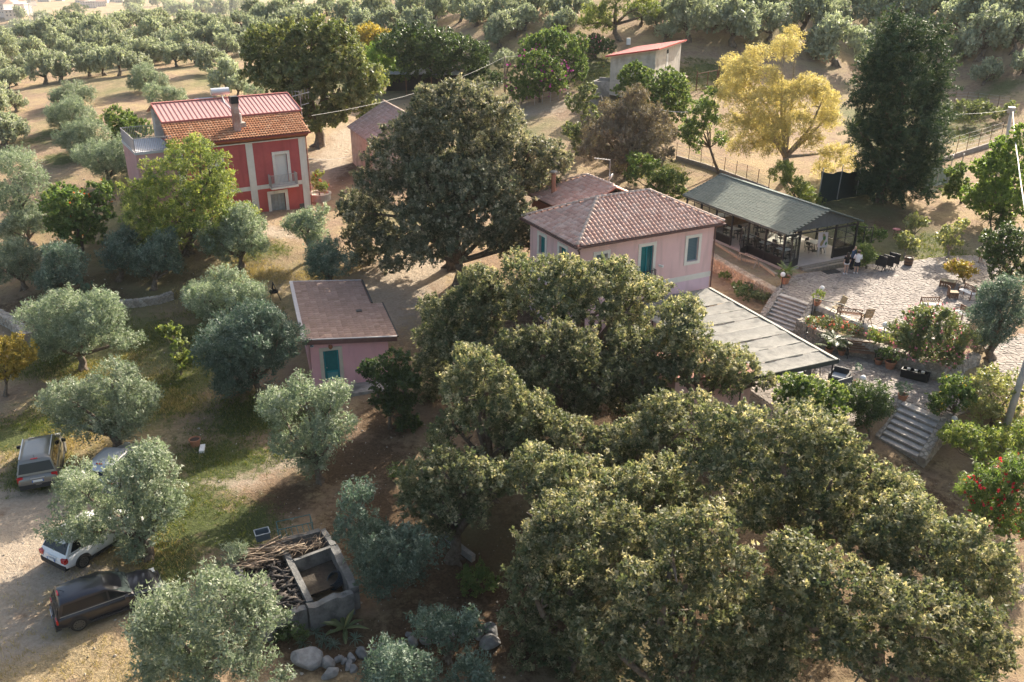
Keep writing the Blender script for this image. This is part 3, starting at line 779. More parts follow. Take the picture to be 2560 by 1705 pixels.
d = MB(); d.bb(a0 + .05, a0 + .5, ov + .14, ov + .18, z0, z1 - .05); dd = d.build('balcony_door', TEAL, H1); q = MB(); q.bar((a0 + .5, ov + .12, z0), (a0 + .5, ov + .12, z1 - .05), .07, .05); q.bar((a1 - .035, ov + .12, z0), (a1 - .035, ov + .12, z1 - .05), .07, .05); q.bar((a0 + .05, ov + .12, z1 - .07), (a1 - .06, ov + .12, z1 - .07), .07, .05); q.bar((a0 + .54, ov + .12, z0 + .55), (a1 - .06, ov + .12, z0 + .55), .07, .05); q.build('door_frame', TEALL, dd)
q = MB(); q.bb(a0 + .54, a1 - .07, ov + .145, ov + .165, z0, z1 - .1); q.build('pane', mat('teal_glass', (.01, .11, .12), .12, spec=.6), dd)
surround(H1, CREAM, a0, a1, z0, z1, .2, ov, sill=False)
bl = MB(); bl.bb(a0 - .1, a1 + .1, ov - .32, ov - .05, z0 - .1, z0 - .003); bl.build('balcony_slab', CREAM, H1)
railing(H1, [(a0 - .08, ov - .02, z0), (a0 - .08, ov - .29, z0), (a1 + .08, ov - .29, z0), (a1 + .08, ov - .02, z0)], 1.0, BLACKM, .12, 'balcony_railing')
for (a0, a1, z0, z1) in lf_ops:
    w = MB(); w.bb(ov + .14, ov + .17, a0 + .3, a1, z0, z1); w.build('shutter', TEAL, H1); w = MB(); w.bb(ov + .16, ov + .18, a0, a1 - .51, z0, z1); w.build('pane', mat('window_glass', (.06, .08, .08), .1, spec=.6), H1)
    surround(H1, CREAM, a0, a1, z0, z1, .22, ov, axis='b')
c = MB(); c.bar((6.35, ov - .04, 6.2 - zb), (6.35, ov - .2, 6.15 - zb), .05); c.box((6.38, ov - .27, 6.18 - zb), (.12, .3, .13), .4); c.build('security_camera', WHITE, H1)
g = MB(); g.bar((0, -.06, ZE - .1), (Wd, -.06, ZE - .1), .11, .1); g.bar((-.06, 0, ZE - .1), (-.06, Dp, ZE - .1), .11, .1); g.build('gutter', BROWN, H1)
g = MB(); g.bb(.03, Wd - .03, .03, Dp - .03, ZE - .14, ZE - .06); g.build('eaves', CREAM, H1)
dp = MB(); dp.tube([(.25, -.02, ZE - .14), (.3, ov - .07, ZE - .4), (ov - .06, ov - .08, ZE - .5), (ov - .06, ov - .08, 0)], .05, 7); dp.tube([(Wd - .25, -.02, ZE - .14), (Wd - ov + .05, ov - .07, ZE - .45), (Wd - ov + .07, ov - .07, -.2)], .05, 7); dp.build('downpipe', BROWN, H1)
hp = Dp / 2; rise = ZR - ZE; e1, e2 = (hp, hp, ZR), (Wd - hp, hp, ZR); sl = math.hypot(hp, rise)
tiled(H1, (0, 0, ZE), (1, 0, 0), (0, hp, rise), [(0, 0), (Wd, 0), (Wd - hp, sl), (hp, sl)], .29, .33, .085, TILE, TILEB, seed=3)
tiled(H1, (0, Dp, ZE), (0, -1, 0), (hp, 0, rise), [(0, 0), (Dp, 0), (hp, sl)], .29, .33, .085, TILE, TILEB, limit=0, seed=4)
tiled(H1, (Wd, 0, ZE), (0, 1, 0), (-hp, 0, rise), [(0, 0), (Dp, 0), (hp, sl)], .29, .33, .085, TILE, TILEB, limit=0, seed=5)
tiled(H1, (Wd, Dp, ZE), (-1, 0, 0), (0, -hp, rise), [(0, 0), (Wd, 0), (Wd - hp, sl), (hp, sl)], .29, .33, .085, TILE, TILEB, limit=0, seed=6)
CAPT = pmat('ridge_tile', [(.52, .38, .30), (.58, .44, .36), (.48, .33, .26)], .75, .15, 12, .3, .12)
caps(H1, (.05, .05, ZE + .06), Vector(e1) + Vector((0, 0, .05)), CAPT); caps(H1, (Wd - .05, .05, ZE + .06), Vector(e2) + Vector((0, 0, .05)), CAPT); caps(H1, (.05, Dp - .05, ZE + .06), Vector(e1) + Vector((0, 0, .05)), CAPT); caps(H1, (Wd - .05, Dp - .05, ZE + .06), Vector(e2) + Vector((0, 0, .05)), CAPT)
caps(H1, (hp - .1, hp, ZR + .06), (Wd - hp + .1, hp, ZR + .06), CAPT)
# back wing
k = .887; x0, xr, x1, yp, y1 = 2.9, 6.1, 9.3, 8.9, 12.1
zbE, zbR = 8.62 - zb, 10.15 - zb
m = MB(); m.bb(x0 + .4, x1 - .4, Dp - ov + .003, y1 - .4, 0, zbE - .12); m.build('back_wall', mat('terracotta_render', (.42, .17, .115), .92, (.47, .20, .14), 1, .15, 60), H1)
w = MB(); w.bb(x0 + .395, x0 + .41, 7.9, 8.5, zbE - 1.6, zbE - .55); w.build('shutter', TEAL, H1); surround(H1, CREAM, 7.9, 8.5, zbE - 1.6, zbE - .55, .2, x0 + .4, axis='b')
g = MB(); g.bb(x0 + .05, x1 - .05, Dp + .1, y1 - .05, zbE - .14, zbE - .06); g.build('eaves', BROWN, H1)
hw = xr - x0; rs = zbR - zbE; sl2 = math.hypot(hw, rs); Lb = y1 - 5.2
tiled(H1, (x0, y1, zbE), (0, -1, 0), (hw, 0, rs), [(0, 0), (Lb, 0), (Lb, sl2), (y1 - yp, sl2)], .29, .33, .085, TILE, TILEB, limit=0, seed=8)
tiled(H1, (x1, 5.2, zbE), (0, 1, 0), (-hw, 0, rs), [(0, 0), (Lb, 0), (Lb - (y1 - yp), sl2), (0, sl2)], .29, .33, .085, TILE, TILEB, limit=0, seed=9)
tiled(H1, (x1, y1, zbE), (-1, 0, 0), (0, -(y1 - yp), rs), [(0, 0), (x1 - x0, 0), (hw, math.hypot(y1 - yp, rs))], .29, .33, .085, TILE, TILEB, limit=0, seed=10)
caps(H1, (xr, 5.6, zbR + .05), (xr, yp, zbR + .05), CAPT); caps(H1, (x0 + .05, y1 - .05, zbE + .05), (xr, yp, zbR + .05), CAPT); caps(H1, (x1 - .05, y1 - .05, zbE + .05), (xr, yp, zbR + .05), CAPT)
for i, (ya, yb_, s0, s1) in enumerate([(6.2, 9.3, .25, 1.05), (6.0, 9.2, 1.2, 2.0)]):   # dark boards lying on the far slope
    P_ = lambda y, s: Vector((xr, y, zbR + .16)) + Vector((hw, 0, -rs)).normalized() * s
    b = MB(); b.slab([P_(ya, s0), P_(yb_, s0), P_(yb_, s1), P_(ya, s1)], .07); b.build('roof_panel', mat('slate_panel', (.05, .055, .065), .35, (.09, .095, .10), 2), H1)
c = MB(); c.tube([(x0 + .9, yp + .6, zbE), (x0 + .9, yp + .6, zbR + .25)], .16, 10); c.build('chimney_pipe', mat('copper_pipe', (.30, .14, .09), .6), H1); c = MB(); c.lathe([(.26, 0), (.28, .06), (.12, .12)], 12, (x0 + .9, yp + .6, zbR + .36)); c.build('chimney_cowl', GREYMETAL, H1)
ap = MB(); px_, py_ = xr + .35, 6.6; ap.bar((px_, py_, zbR - .3), (px_, py_, zbR + 1.55), .04); ap.bar((px_, py_, zbR + 1.5), (px_ - .95, py_ + .5, zbR + 1.62), .05)
for k in range(5): ap.bar((px_ - .15 - .17 * k, py_ + .08 + .09 * k - .2, zbR + 1.53 + .02 * k), (px_ - .15 - .17 * k, py_ + .08 + .09 * k + .2, zbR + 1.53 + .02 * k), .018)
ap.build('aerial', GREYMETAL, H1)
ds = MB(); ds.lathe([(.0, 0), (.12, .01), (.22, .04), (.28, .075)], 16); dme = ds.mesh('satellite_dish', True)
o = obj('satellite_dish', dme, GREYMETAL, H1); o.location = (px_ - .1, py_ - .2, zbR + .45); o.rotation_euler = (R(115), 0, R(30))

# --- small pink house
A2 = R(17); zb2 = 1.1
H2 = empty('pink_cottage', (-11.75, 45.2, zb2), A2, 'small pink house with brown shingled lean roof and teal door', 'house')
zl, zr = 4.42 - zb2, 3.98 - zb2; Wc = 5.3; zroof = lambda a: zl + (zr - zl) * a / Wc
m = MB(); wall_open(m, .35, 4.82, -.5, zr - .02, .35, .6, [(1.05, 1.93, .42, 2.35)]); m.bb(.35, .6, .6, 9.6, -.5, zr - .02); m.bb(4.57, 4.82, .6, 5.4, -.5, zr - .02); m.bb(4.0, 4.25, 5.4, 9.6, -.5, zr - .02); m.bb(4.25, 4.57, 5.15, 5.4, -.5, zr - .02); m.build('wall', ROSE, H2)
d = MB(); d.bb(1.05, 1.93, .5, .55, .42, 2.35); dd = d.build('door', TEAL, H2)
q = MB(); q.bar((1.12, .47, .42), (1.12, .47, 2.35), .14, .06); q.bar((1.88, .47, .42), (1.88, .47, 2.35), .1, .06); q.bar((1.19, .47, .95), (1.83, .47, .95), .06, .1); q.bar((1.19, .47, 2.32), (1.83, .47, 2.32), .06, .06); q.build('door_frame', TEALL, dd)
q = MB(); q.bb(1.2, 1.82, .485, .498, .44, .9); q.build('lower_panel', mat('pale_teal_panel', (.10, .30, .30), .5), dd)
q = MB(); q.box((1.2, .42, 1.25), (.03, .06, .05)); q.build('handle', PALEMETAL, dd)
surround(H2, mat('sand_trim', (.52, .46, .36), .9, (.57, .51, .41), 3, .1, 30), 1.05, 1.93, .42, 2.35, .21, .35, sill=False)
s = MB(); s.bb(.35, 4.9, -.9, .347, -.3, .06); s.build('doorstep', CONC, H2)
s = MB(); s.bb(.36, .58, .31, .345, 2.68, 2.92); so = s.build('wall_sign', WHITE, H2); s = MB(); s.bb(.385, .555, .304, .309, 2.705, 2.895); s2_ = s.build('sign_panel', mat('navy_sign', (.01, .05, .10), .4), so)
s = MB(); s.face([(.44, .302, 2.73), (.53, .302, 2.76), (.535, .302, 2.86), (.47, .302, 2.84), (.49, .302, 2.80), (.44, .302, 2.79)]); s.build('sign_mark', mat('pale_blue_mark', (.35, .45, .55), .5), so)
l = MB(); l.bar((1.5, .35, 2.86), (1.5, .16, 2.86), .05); l.lathe([(.02, .1), (.1, .06), (.11, 0), (.05, -.03)], 10, (1.5, .2, 2.84)); lo_ = l.build('door_lamp', GREYMETAL, H2); l = MB(); l.lathe([(.05, .1), (.12, .04), (.12, -.06), (.06, -.15), (0, -.17)], 12, (1.5, .27, 2.62)); l.build('clay_ornament', mat('clay', (.33, .13, .07), .8), H2)
f = MB()
for k in range(3): f.slab([(-.03, -.02 + .035 * k, zroof(0) - .02 - .105 * k), (Wc + .03, -.02 + .035 * k, zroof(Wc) - .02 - .105 * k), (Wc + .03, .34, zroof(Wc) - .02 - .105 * k), (-.03, .34, zroof(0) - .02 - .105 * k)], .1)
f.build('fascia', mat('brown_fascia', (.17, .085, .075), .6, (.20, .105, .09), 4), H2)
f = MB(); f.slab([(-.06, -.06, zl + .05), (.16, -.06, zl + .04), (.16, 10.0, zl + .04), (-.06, 10.0, zl + .05)], .12); f.slab([(.16, -.06, zl + .035), (Wc, -.06, zr + .045), (Wc, .05, zr + .045), (.16, .05, zl + .035)], .05); f.slab([(.16, 9.9, zl + .035), (4.65, 9.9, zroof(4.65) + .045), (4.65, 10.0, zroof(4.65) + .045), (.16, 10.0, zl + .035)], .05); f.build('flashing', mat('grey_flashing', (.36, .33, .33), .6, (.42, .39, .38), 3), H2)
f = MB(); f.bar((Wc + .06, -.02, zr), (Wc + .06, 5.5, zr), .1); f.bar((4.72, 5.6, zroof(4.7)), (4.72, 10, zroof(4.7)), .1); f.build('gutter', BLACKM, H2)
sh = MB(); sh.box((0, .165, .012), (.40, .36, .022)); sh.v = [(x, y, z + (.022 if y < 0.1 else 0)) for x, y, z in sh.v]
dv = Vector((-Wc, 0, zl - zr)); LL = dv.length
tiled(H2, (Wc, 0, zr), (0, 1, 0), dv, [(.06, 0), (5.5, 0), (5.5, .62), (9.88, .62), (9.88, LL - .17), (.06, LL - .17)], .34, .36, .05, SHING, mat('shingle_bed', (.13, .08, .065), .9), 'roof_shingle', 300, .16, 5, shape=tile_mesh(.345, .40, .03, 4))
v = MB(); v.box((3.7, 4.1, zroof(3.7) + .07), (.34, .3, .08)); v.build('roof_vent', BLACKM, H2)

# --- red house
A3 = R(31.6); zb3 = 4.05
H3 = empty('red_house', (-26.38, 67.6, zb3), A3, 'two-storey red house with grey pilasters, tiled skirt and pink metal roof', 'house')
z_ = lambda z: z - zb3
m = MB(); ops = [(3.08, 3.96, z_(6.75), z_(9.14)), (8.33, 9.32, z_(6.68), z_(9.05))]
wall_open(m, .6, 10.98, z_(6.7), z_(10.3), .45, .75, ops); m.bb(.6, .9, .75, 7.4, z_(6.7), z_(10.3)); m.bb(10.68, 10.98, .75, 7.4, z_(6.7), z_(10.3)); m.bb(.6, 10.98, 7.4, 7.7, z_(6.7), z_(10.3)); m.build('upper_wall', REDW, H3)
m = MB(); wall_open(m, .6, 10.98, -.7, z_(6.35), .45, .75, [(7.6, 8.84, z_(3.95), z_(5.83))]); m.bb(.6, 10.98, .75, 7.7, -.7, z_(6.35)); m.build('lower_wall', REDD, H3)
m = MB(); m.bb(.6, 10.98, .44, 7.7, z_(6.352), z_(6.698)); m.build('string_course', GREYT, H3)
m = MB(); 0
for xa, xb in ((.58, 1.1), (6.02, 6.58), (10.42, 11.0)):
    m = MB(); m.bb(xa, xb, .405, .449, z_(4.02), z_(10.2)); m.build('pilaster', GREYT, H3)
m = MB(); m.bb(.55, 7.35, .38, .449, -.5, z_(4.02)); m.bb(9.08, 11.02, .38, .449, -.5, z_(4.02)); m.build('plinth', GREYT, H3)
m = MB(); m.bb(.5, 11.1, .34, .6, z_(10.2), z_(10.3)); m.build('cornice', GREYT, H3)
m = MB(); m.slab([(.1, .05, z_(10.62)), (11.25, .05, z_(10.62)), (11.25, .5, z_(10.31)), (.1, .5, z_(10.31))], .03); m.build('soffit', mat('brick_soffit', (.30, .11, .07), .9, (.36, .15, .09), 5), H3)
for i, (a0, a1, z0, z1) in enumerate(ops):
    w = MB(); w.bb(a0, a1, .6, .64, z0, z1); wo_ = w.build('roller_shutter', ROLL, H3); s = MB(); n = int((z1 - z0) / .055)
    for k in range(n): s.bb(a0 + .01, a1 - .01, .588, .598, z0 + k * .055, z0 + k * .055 + .045)
    s.build('slats', ROLL, wo_); surround(H3, GREYT, a0, a1, z0, z1, .24, .45, sill=(i == 0))
m = MB(); m.bb(7.55, 9.85, -.35, .436, z_(6.38), z_(6.52)); m.build('balcony_slab', GREYT, H3)
railing(H3, [(7.6, .42, z_(6.52)), (7.6, -.3, z_(6.52)), (9.8, -.3, z_(6.52)), (9.8, .42, z_(6.52))], 1.0, mat('grey_rail', (.36, .33, .33), .6), .11, 'balcony_railing')
for k in range(4):
    d = MB(); d.bb(7.62 + .305 * k, 7.62 + .305 * k + .29, .6, .64, z_(3.97), z_(5.82)); d.build('door_plank', mat('grey_door', (.22, .24, .24), .8, (.29, .31, .31), 4, .2, 30), H3)
surround(H3, GREYT, 7.6, 8.84, z_(3.97), z_(5.83), .25, .45, sill=False)
m = MB(); m.bb(7.0, 9.6, -.6, .37, -.6, z_(3.94)); m.build('doorstep', CONC, H3)
m = MB(); m.bb(10.0, 10.4, .40, .447, z_(4.25), z_(4.7)); m.build('meter_box', mat('meter_box', (.10, .085, .08), .7), H3)
# tiled skirt then metal roof
bt, zt2 = 3.3, 11.88; sv = Vector((0, bt, zt2 - 10.72)); SL = sv.length
tiled(H3, (.05, 0, z_(10.72)), (1, 0, 0), sv, [(0, 0), (11.25, 0), (11.55, SL), (.35, SL)], 0.23, .34, .045, TILEO, TILEOB, 'roof_tile', 300, .09, 12, shape=tile_mesh(.235, .37, .035, 4, .075))
g = MB(); g.bar((0, -.06, z_(10.66)), (11.4, -.06, z_(10.66)), .12, .1); g.build('gutter', mat('red_gutter', (.20, .045, .04), .5), H3)
g = MB(); g.tube([(11.2, -.02, z_(10.62)), (11.05, .36, z_(10.4)), (11.06, .37, 0)], .045, 7); g.build('downpipe', mat('red_pipe', (.22, .07, .055), .5), H3)
mb0 = Vector((.45, bt - .15, z_(zt2 + .12))); mr0 = Vector((.7, 6.5, z_(13.0))); ms = mr0 - mb0; ms.x = 0; nP = 32; pw = 11.35 / nP
for k in range(nP):
    p = MB(); a = .45 + pw * k; p.slab([(a + .004, mb0.y, mb0.z), (a + pw - .004, mb0.y, mb0.z), (a + pw - .004, mr0.y, mr0.z), (a + .004, mr0.y, mr0.z)], .05)
    o = p.build('roof_sheet', REDMETAL, H3); p = MB(); p.slab([(a + pw - .04, mb0.y, mb0.z + .028), (a + pw + .035, mb0.y, mb0.z + .028), (a + pw + .035, mr0.y - .1, mr0.z + .012), (a + pw - .04, mr0.y - .1, mr0.z + .012)], .03); p.build('seam', REDSEAM, o)
p = MB(); p.slab([(.45, mr0.y, mr0.z), (11.8, mr0.y, mr0.z), (11.8, 9.4, mr0.z - 1.0), (.45, 9.4, mr0.z - 1.0)], .05); p.build('rear_roof_sheet', REDMETAL, H3)
p = MB(); p.bar((.4, mr0.y, mr0.z + .04), (11.85, mr0.y, mr0.z + .04), .3, .05); p.bar((.42, mb0.y, mb0.z), (.42, mr0.y, mr0.z), .06, .16); p.bar((11.83, mb0.y, mb0.z), (11.83, mr0.y, mr0.z), .06, .16); p.bar((.42, mb0.y - .03, mb0.z - .03), (11.83, mb0.y - .03, mb0.z - .03), .05, .14); p.build('roof_trim', mat('red_trim', (.36, .12, .105), .5), H3)
m = MB(); m.add([(.9, .3, z_(10.3)), (.9, 7.7, z_(10.3)), (.9, 7.7, z_(12.3)), (.9, 6.5, z_(12.85)), (.9, 3.2, z_(11.8)), (11.1, .3, z_(10.3)), (11.1, 7.7, z_(10.3)), (11.1, 7.7, z_(12.3)), (11.1, 6.5, z_(12.85)), (11.1, 3.2, z_(11.8))], [(0, 1, 2, 3, 4), (9, 8, 7, 6, 5), (1, 6, 7, 2), (0, 5, 6, 1)]); m.build('attic_wall', mat('pale_rose_wall', (.45, .33, .32), .9, (.52, .40, .38), 2), H3)
m = MB(); m.slab([(-2.3, .7, z_(10.35)), (.6, .7, z_(10.35)), (.6, 6.4, z_(10.35)), (-2.3, 6.4, z_(10.35))], .2); m.build('roof_terrace', mat('grey_floor', (.42, .42, .43), .8, (.48, .48, .49), 2), H3)
m = MB(); m.bb(-2.25, .58, .75, 6.35, -.6, z_(10.14)); m.build('side_wing', mat('rose_side', (.45, .25, .24), .92, (.50, .29, .28), 1), H3)
railing(H3, [(.5, .76, z_(10.35)), (-2.24, .76, z_(10.35)), (-2.24, 6.3, z_(10.35)), (.3, 6.3, z_(10.35))], 1.0, mat('grey_rail', (.36, .33, .33), .6), .13, 'terrace_railing')
m = MB(); m.bb(.35, 1.0, 5.6, 6.6, z_(11.2), z_(12.6)); m.bb(.3, .9, 5.7, 6.3, z_(10.36), z_(11.2)); m.build('terrace_pillar', PLASTER, H3)
c = MB(); c.bb(5.52, 6.02, 1.0, 1.5, z_(11.0), z_(13.3)); c.build('chimney', mat('chimney_render', (.50, .40, .36), .9, (.38, .24, .20), 3, .4, 14, col3=(.25, .12, .09)), H3); c = MB(); c.bb(5.46, 6.08, .94, 1.56, z_(13.3), z_(13.85)); c.build('chimney_cap', BLACKM, H3)
c = MB(); c.tube([(6.2, 1.9, z_(11.5)), (6.2, 1.9, z_(12.35))], .2, 10); c.build('vent_pipe', PALEMETAL, H3)
c = MB(); c.bb(6.1, 6.6, 1.55, 2.3, z_(11.2), z_(11.65)); c.build('roof_flashing', CONC, H3)
t = MB(); t.tube([(5.4, 6.9, z_(13.5)), (6.9, 6.9, z_(13.5))], .3, 14); t.build('solar_tank', PALEMETAL, H3); t = MB(); t.bar((5.7, 6.9, z_(12.9)), (5.7, 6.9, z_(13.3)), .06); t.bar((6.6, 6.9, z_(12.9)), (6.6, 6.9, z_(13.3)), .06); t.slab([(4.0, 6.9, z_(13.1)), (5.5, 6.9, z_(13.1)), (5.5, 8.4, z_(12.5)), (4.0, 8.4, z_(12.5))], .08); t.build('solar_panel', mat('solar_panel', (.45, .45, .47), .3, metal=.3), H3)
t = MB(); t.tube([(6.2, 6.6, z_(13.25)), (6.1, 5.6, z_(12.75)), (6.35, 4.2, z_(12.3)), (6.0, 2.6, z_(11.8))], .045, 6); t.build('insulated_pipe', PALEMETAL, H3)
ax = MB(); X, Y = 12.0, 3.6; ax.bar((X, Y, z_(10.5)), (X, Y, z_(13.4)), .05); ax.bar((X - .75, Y - .1, z_(13.1)), (X + .95, Y + .3, z_(13.3)), .045)
for k in range(6): ax.bar((X - .7 + .3 * k, Y - .1 + .07 * k, z_(12.75)), (X - .7 + .3 * k, Y - .1 + .07 * k, z_(13.6)), .022)
ax.bar((X, Y, z_(12.3)), (X + .8, Y + .2, z_(12.4)), .035); ax.bar((X - .5, Y, z_(13.5)), (X + .1, Y, z_(13.4)), .035); ax.build('aerial', GREYMETAL, H3)
an = MB(); an.bb(8.2, 11.9, 7.72, 12.2, -.8, z_(9.9)); an.build('annex_wall', PLASTER, H3); an = MB(); an.slab([(8.0, 7.5, z_(11.2)), (12.4, 7.5, z_(10.6)), (12.9, 12.5, z_(10.2)), (8.0, 12.5, z_(10.9))], .12); an.build('annex_roof', mat('old_tiles', (.30, .24, .2), .9, (.38, .31, .26), 3, .5, 14), H3); an = MB(); an.bar((12.45, 7.4, z_(10.52)), (12.95, 12.5, z_(10.12)), .06, .2); an.bar((11.0, 7.42, z_(10.75)), (12.45, 7.42, z_(10.52)), .06, .2); an.build('annex_fascia', mat('red_gutter', (.20, .045, .04), .5), H3)

# --- glass pavilion
A4 = R(26.3); zb4 = 3.12
H4 = empty('glass_pavilion', (19.8, 61.3, zb4), A4, 'glazed dining pavilion with black frame and green shingle gable roof', 'pavilion')
PW, PL, EH, RH = 7.1, 11.8, 2.68, 4.02
f = MB(); f.bb(-.05, PW + .05, -.35, PL + .1, -.6, 0); f.build('floor', mat('pavilion_floor', (.44, .36, .32), .5, (.52, .44, .39), 1.5), H4)
f = MB(); f.bb(1.4, PW - 1.3, -.75, -.353, -.6, -.02); f.bb(1.2, PW - 1.2, -1.05, -.753, -.6, -.1); f.build('front_step', WOODGREY, H4)
hw = PW / 2 + .25; s2v = Vector((hw, 0, RH - EH)); SL = s2v.length
FLAT = MB(); FLAT.add([(-.245, -.01, .017), (.245, -.01, .017), (.245, .185, .003), (-.245, .185, .003), (-.245, -.01, 0), (.245, -.01, 0)], [(0, 1, 2, 3), (4, 5, 1, 0)])
r_ = MB()
tm = MB(); tm.box((0, .155, .006), (.30, .33, .012))
tiled(H4, (-.25, PL + .3, EH), (0, -1, 0), s2v, [(0, 0), (PL + .65, 0), (PL + .65, SL), (0, SL)], .5, .17, .02, GREENSH, mat('green_bed', (.08, .10, .09), .9), 'roof_shingle', 300, .08, 31, shape=FLAT, bond=True)
tiled(H4, (PW + .25, -.35, EH), (0, 1, 0), (-hw, 0, RH - EH), [(0, 0), (PL + .65, 0), (PL + .65, SL), (0, SL)], .5, .17, .02, GREENSH, mat('green_bed', (.08, .10, .09), .9), 'roof_shingle', 0, .08, 32, shape=FLAT, bond=True)
f = MB(); f.bar((PW / 2, -.36, RH + .04), (PW / 2, PL + .3, RH + .04), .28, .03); f.build('ridge_cap', mat('green_cap', (.15, .185, .165), .8), H4)
f = MB(); f.add([(.0, -.02, EH - .08), (PW, -.02, EH - .08), (PW / 2, -.02, RH - .1), (.0, .03, EH - .08), (PW, .03, EH - .08), (PW / 2, .03, RH - .1)], [(0, 1, 2), (5, 4, 3), (0, 3, 4, 1), (1, 4, 5, 2), (2, 5, 3, 0)]); f.build('gable', mat('dark_boards', (.075, .08, .082), .8, (.10, .105, .107), 4), H4)
f = MB(); f.bar((-.25, -.3, EH - .06), (-.25, PL + .25, EH - .06), .05, .16); f.bar((PW + .25, -.3, EH - .06), (PW + .25, PL + .25, EH - .06), .05, .16); f.build('fascia', mat('green_fascia', (.09, .11, .10), .7), H4)
ys = [0, 1.95, 3.9, 5.85, 7.8, 9.75, 11.7]
for x in (0, PW):
    for y in ys:
        p = MB(); p.bb(x - .06, x + .06, y - .06, y + .06, 0, EH - .1); p.build('post', BLACKM, H4)
    for i in range(6):
        if x == 0 and i == 2: continue                       # open doorway on the near side
        p = MB(); y0, y1 = ys[i] + .06, ys[i + 1] - .06; p.bb(x - .02, x + .02, y0, y1, .02, .62)
        if x == 0 or i == 0: p.build('base_panel', mat('black_panel', (.012, .012, .014), .4), H4)
        else: p = MB(); p.bb(x - .004, x + .004, y0, y1, .05, .62); p.build('pane', glass('clear_glass'), H4)
        p = MB(); ym = (y0 + y1) / 2
        for z in (.66, 1.5, EH - .32): p.bb(x - .025, x + .025, y0, y1, z - .025, z + .025)
        p.bb(x - .022, x + .022, ym - .02, ym + .02, .69, EH - .1); p.build('glazing_bar', BLACKM, H4)
        for (ya, yb_) in ((y0, ym - .02), (ym + .02, y1)):
            g = MB(); g.bb(x - .004, x + .004, ya, yb_, .69, EH - .35); g.build('pane', glass('clear_glass'), H4)
for x in (1.45, 2.45 if False else 4.95, PW / 2 + 99):
    if x < 50: p = MB(); p.bb(x - .06, x + .06, -.06, .06, 0, EH - .05); p.build('post', BLACKM, H4)
for (xa, xb) in ((.06, 1.39), (5.01, PW - .06)):
    p = MB(); xm = (xa + xb) / 2
    for z in (.3 if xa < 3 else .7, 1.5, EH - .35): p.bb(xa, xb, -.025, .025, z - .025, z + .025)
    p.bb(xm - .02, xm + .02, -.022, .022, .05, EH - .1); p.build('glazing_bar', BLACKM, H4)
    g = MB(); g.bb(xa, xm - .02, -.004, .004, .33, EH - .38); g.bb(xm + .02, xb, -.004, .004, .33, EH - .38); g.build('pane', glass('clear_glass'), H4)
    if xa > 3: p = MB(); p.bb(xa, xb, -.03, .03, .03, .66); p.build('base_panel', mat('black_panel', (.012, .012, .014), .4), H4)
p = MB(); p.bar((.06, 0, EH - .3), (PW - .06, 0, EH - .3), .08, .1); p.bar((.06, PL, EH - .2), (PW - .06, PL, EH - .2), .08, .1)
for y in ys[1:]: p.bar((.06, y, EH - .12), (PW - .06, y, EH - .12), .08, .12)
p.build('tie_beam', BLACKM, H4)
# opened door leaves at the entrance and on the near side
for (x, y, ang) in ((PW - .1, -.1, -40), (1.4, -.1, 200), (-.02, 3.9, 205)):
    d = empty('door_leaf', (0, 0, 0)); d.parent = H4; d.location = (x, y, .03); d.rotation_euler = (0, 0, R(ang))
    p = MB(); w_, h_ = 1.15, 2.2
    for z in (.03, .55, h_): p.bar((0, 0, z), (w_, 0, z), .05)
    for x2 in (0, w_ / 2, w_): p.bar((x2, 0, 0), (x2, 0, h_), .05)
    p.build('door_frame', BLACKM, d); g = MB(); g.bb(.03, w_ - .03, -.004, .004, .58, h_ - .03); g.build('pane', glass('clear_glass'), d)
    p = MB(); p.bb(.03, w_ - .03, -.015, .015, .06, .52); p.build('base_panel', mat('black_panel', (.012, .012, .014), .4), d)
r_ = MB(); r_.bb(3.0, 6.6, 10.2, 11.2, 0, 1.0); 
# --- shade roof (pergola)
PG = empty('shade_pergola', (12.97, 54.3, 1.65), A1 - R(90) - R(4.5), 'long shade roof of sewn grey netting on steel posts beside the main pink house', 'pergola')
# local x = along the long edge (towards the camera), local -y = towards the house side
Lp, Wp = 12.1, 6.3; zt = 2.5; n = 9
fz = lambda x, y: zt - .10 * math.sin(x / Lp * math.pi * n) ** 2 * 1.0 - .05 * math.sin(math.pi * (y + Wp) / Wp)
for k in range(n):
    m = MB(); x0, x1 = Lp / n * k, Lp / n * (k + 1); V = []; nx2, ny2 = 5, 9; rr = random.Random(k)
    sk = -.35
    for i in range(nx2):
        for j in range(ny2):
            x = x0 + .02 + (x1 - x0 - .03) * i / (nx2 - 1); y = -Wp * j / (ny2 - 1)
            z = zt - .07 * math.sin(math.pi * i / (nx2 - 1)) * (1 - .6 * abs(2 * j / (ny2 - 1) - 1)) + rr.uniform(-.03, .03) + .02 * (k % 2) - .03 * (j / ny2)
            V.append((x + sk * y * .0, y, z))
    F = [(i * ny2 + j, (i + 1) * ny2 + j, (i + 1) * ny2 + j + 1, i * ny2 + j + 1) for i in range(nx2 - 1) for j in range(ny2 - 1)]
    m.add(V, F); m.build('cloth_strip', FABRIC, PG, True)
    m = MB()
    pts = [(x1, -Wp * j / 10 , zt + .012 + rr.uniform(-.01, .012) - .03 * j / 10) for j in range(11)]
    for j in range(10):
        if rr.random() < .75: m.bar(pts[j], pts[j + 1], rr.uniform(.03, .09), .02)
    m.build('seam', FABRICE, PG)
m = MB(); m.bar((0, .03, zt), (Lp + .05, .03, zt), .16, .07); m.build('edge_hem', mat('pale_hem', (.38, .36, .32), .9), PG)
m = MB(); m.bar((-.05, -.09, zt + .02), (Lp, -.09, zt + .02), .06, .03); m.bar((Lp + .03, -Wp, zt - .08), (Lp + .03, .05, zt - .04), .05, .26); m.build('dark_cord', FABRICE, PG)
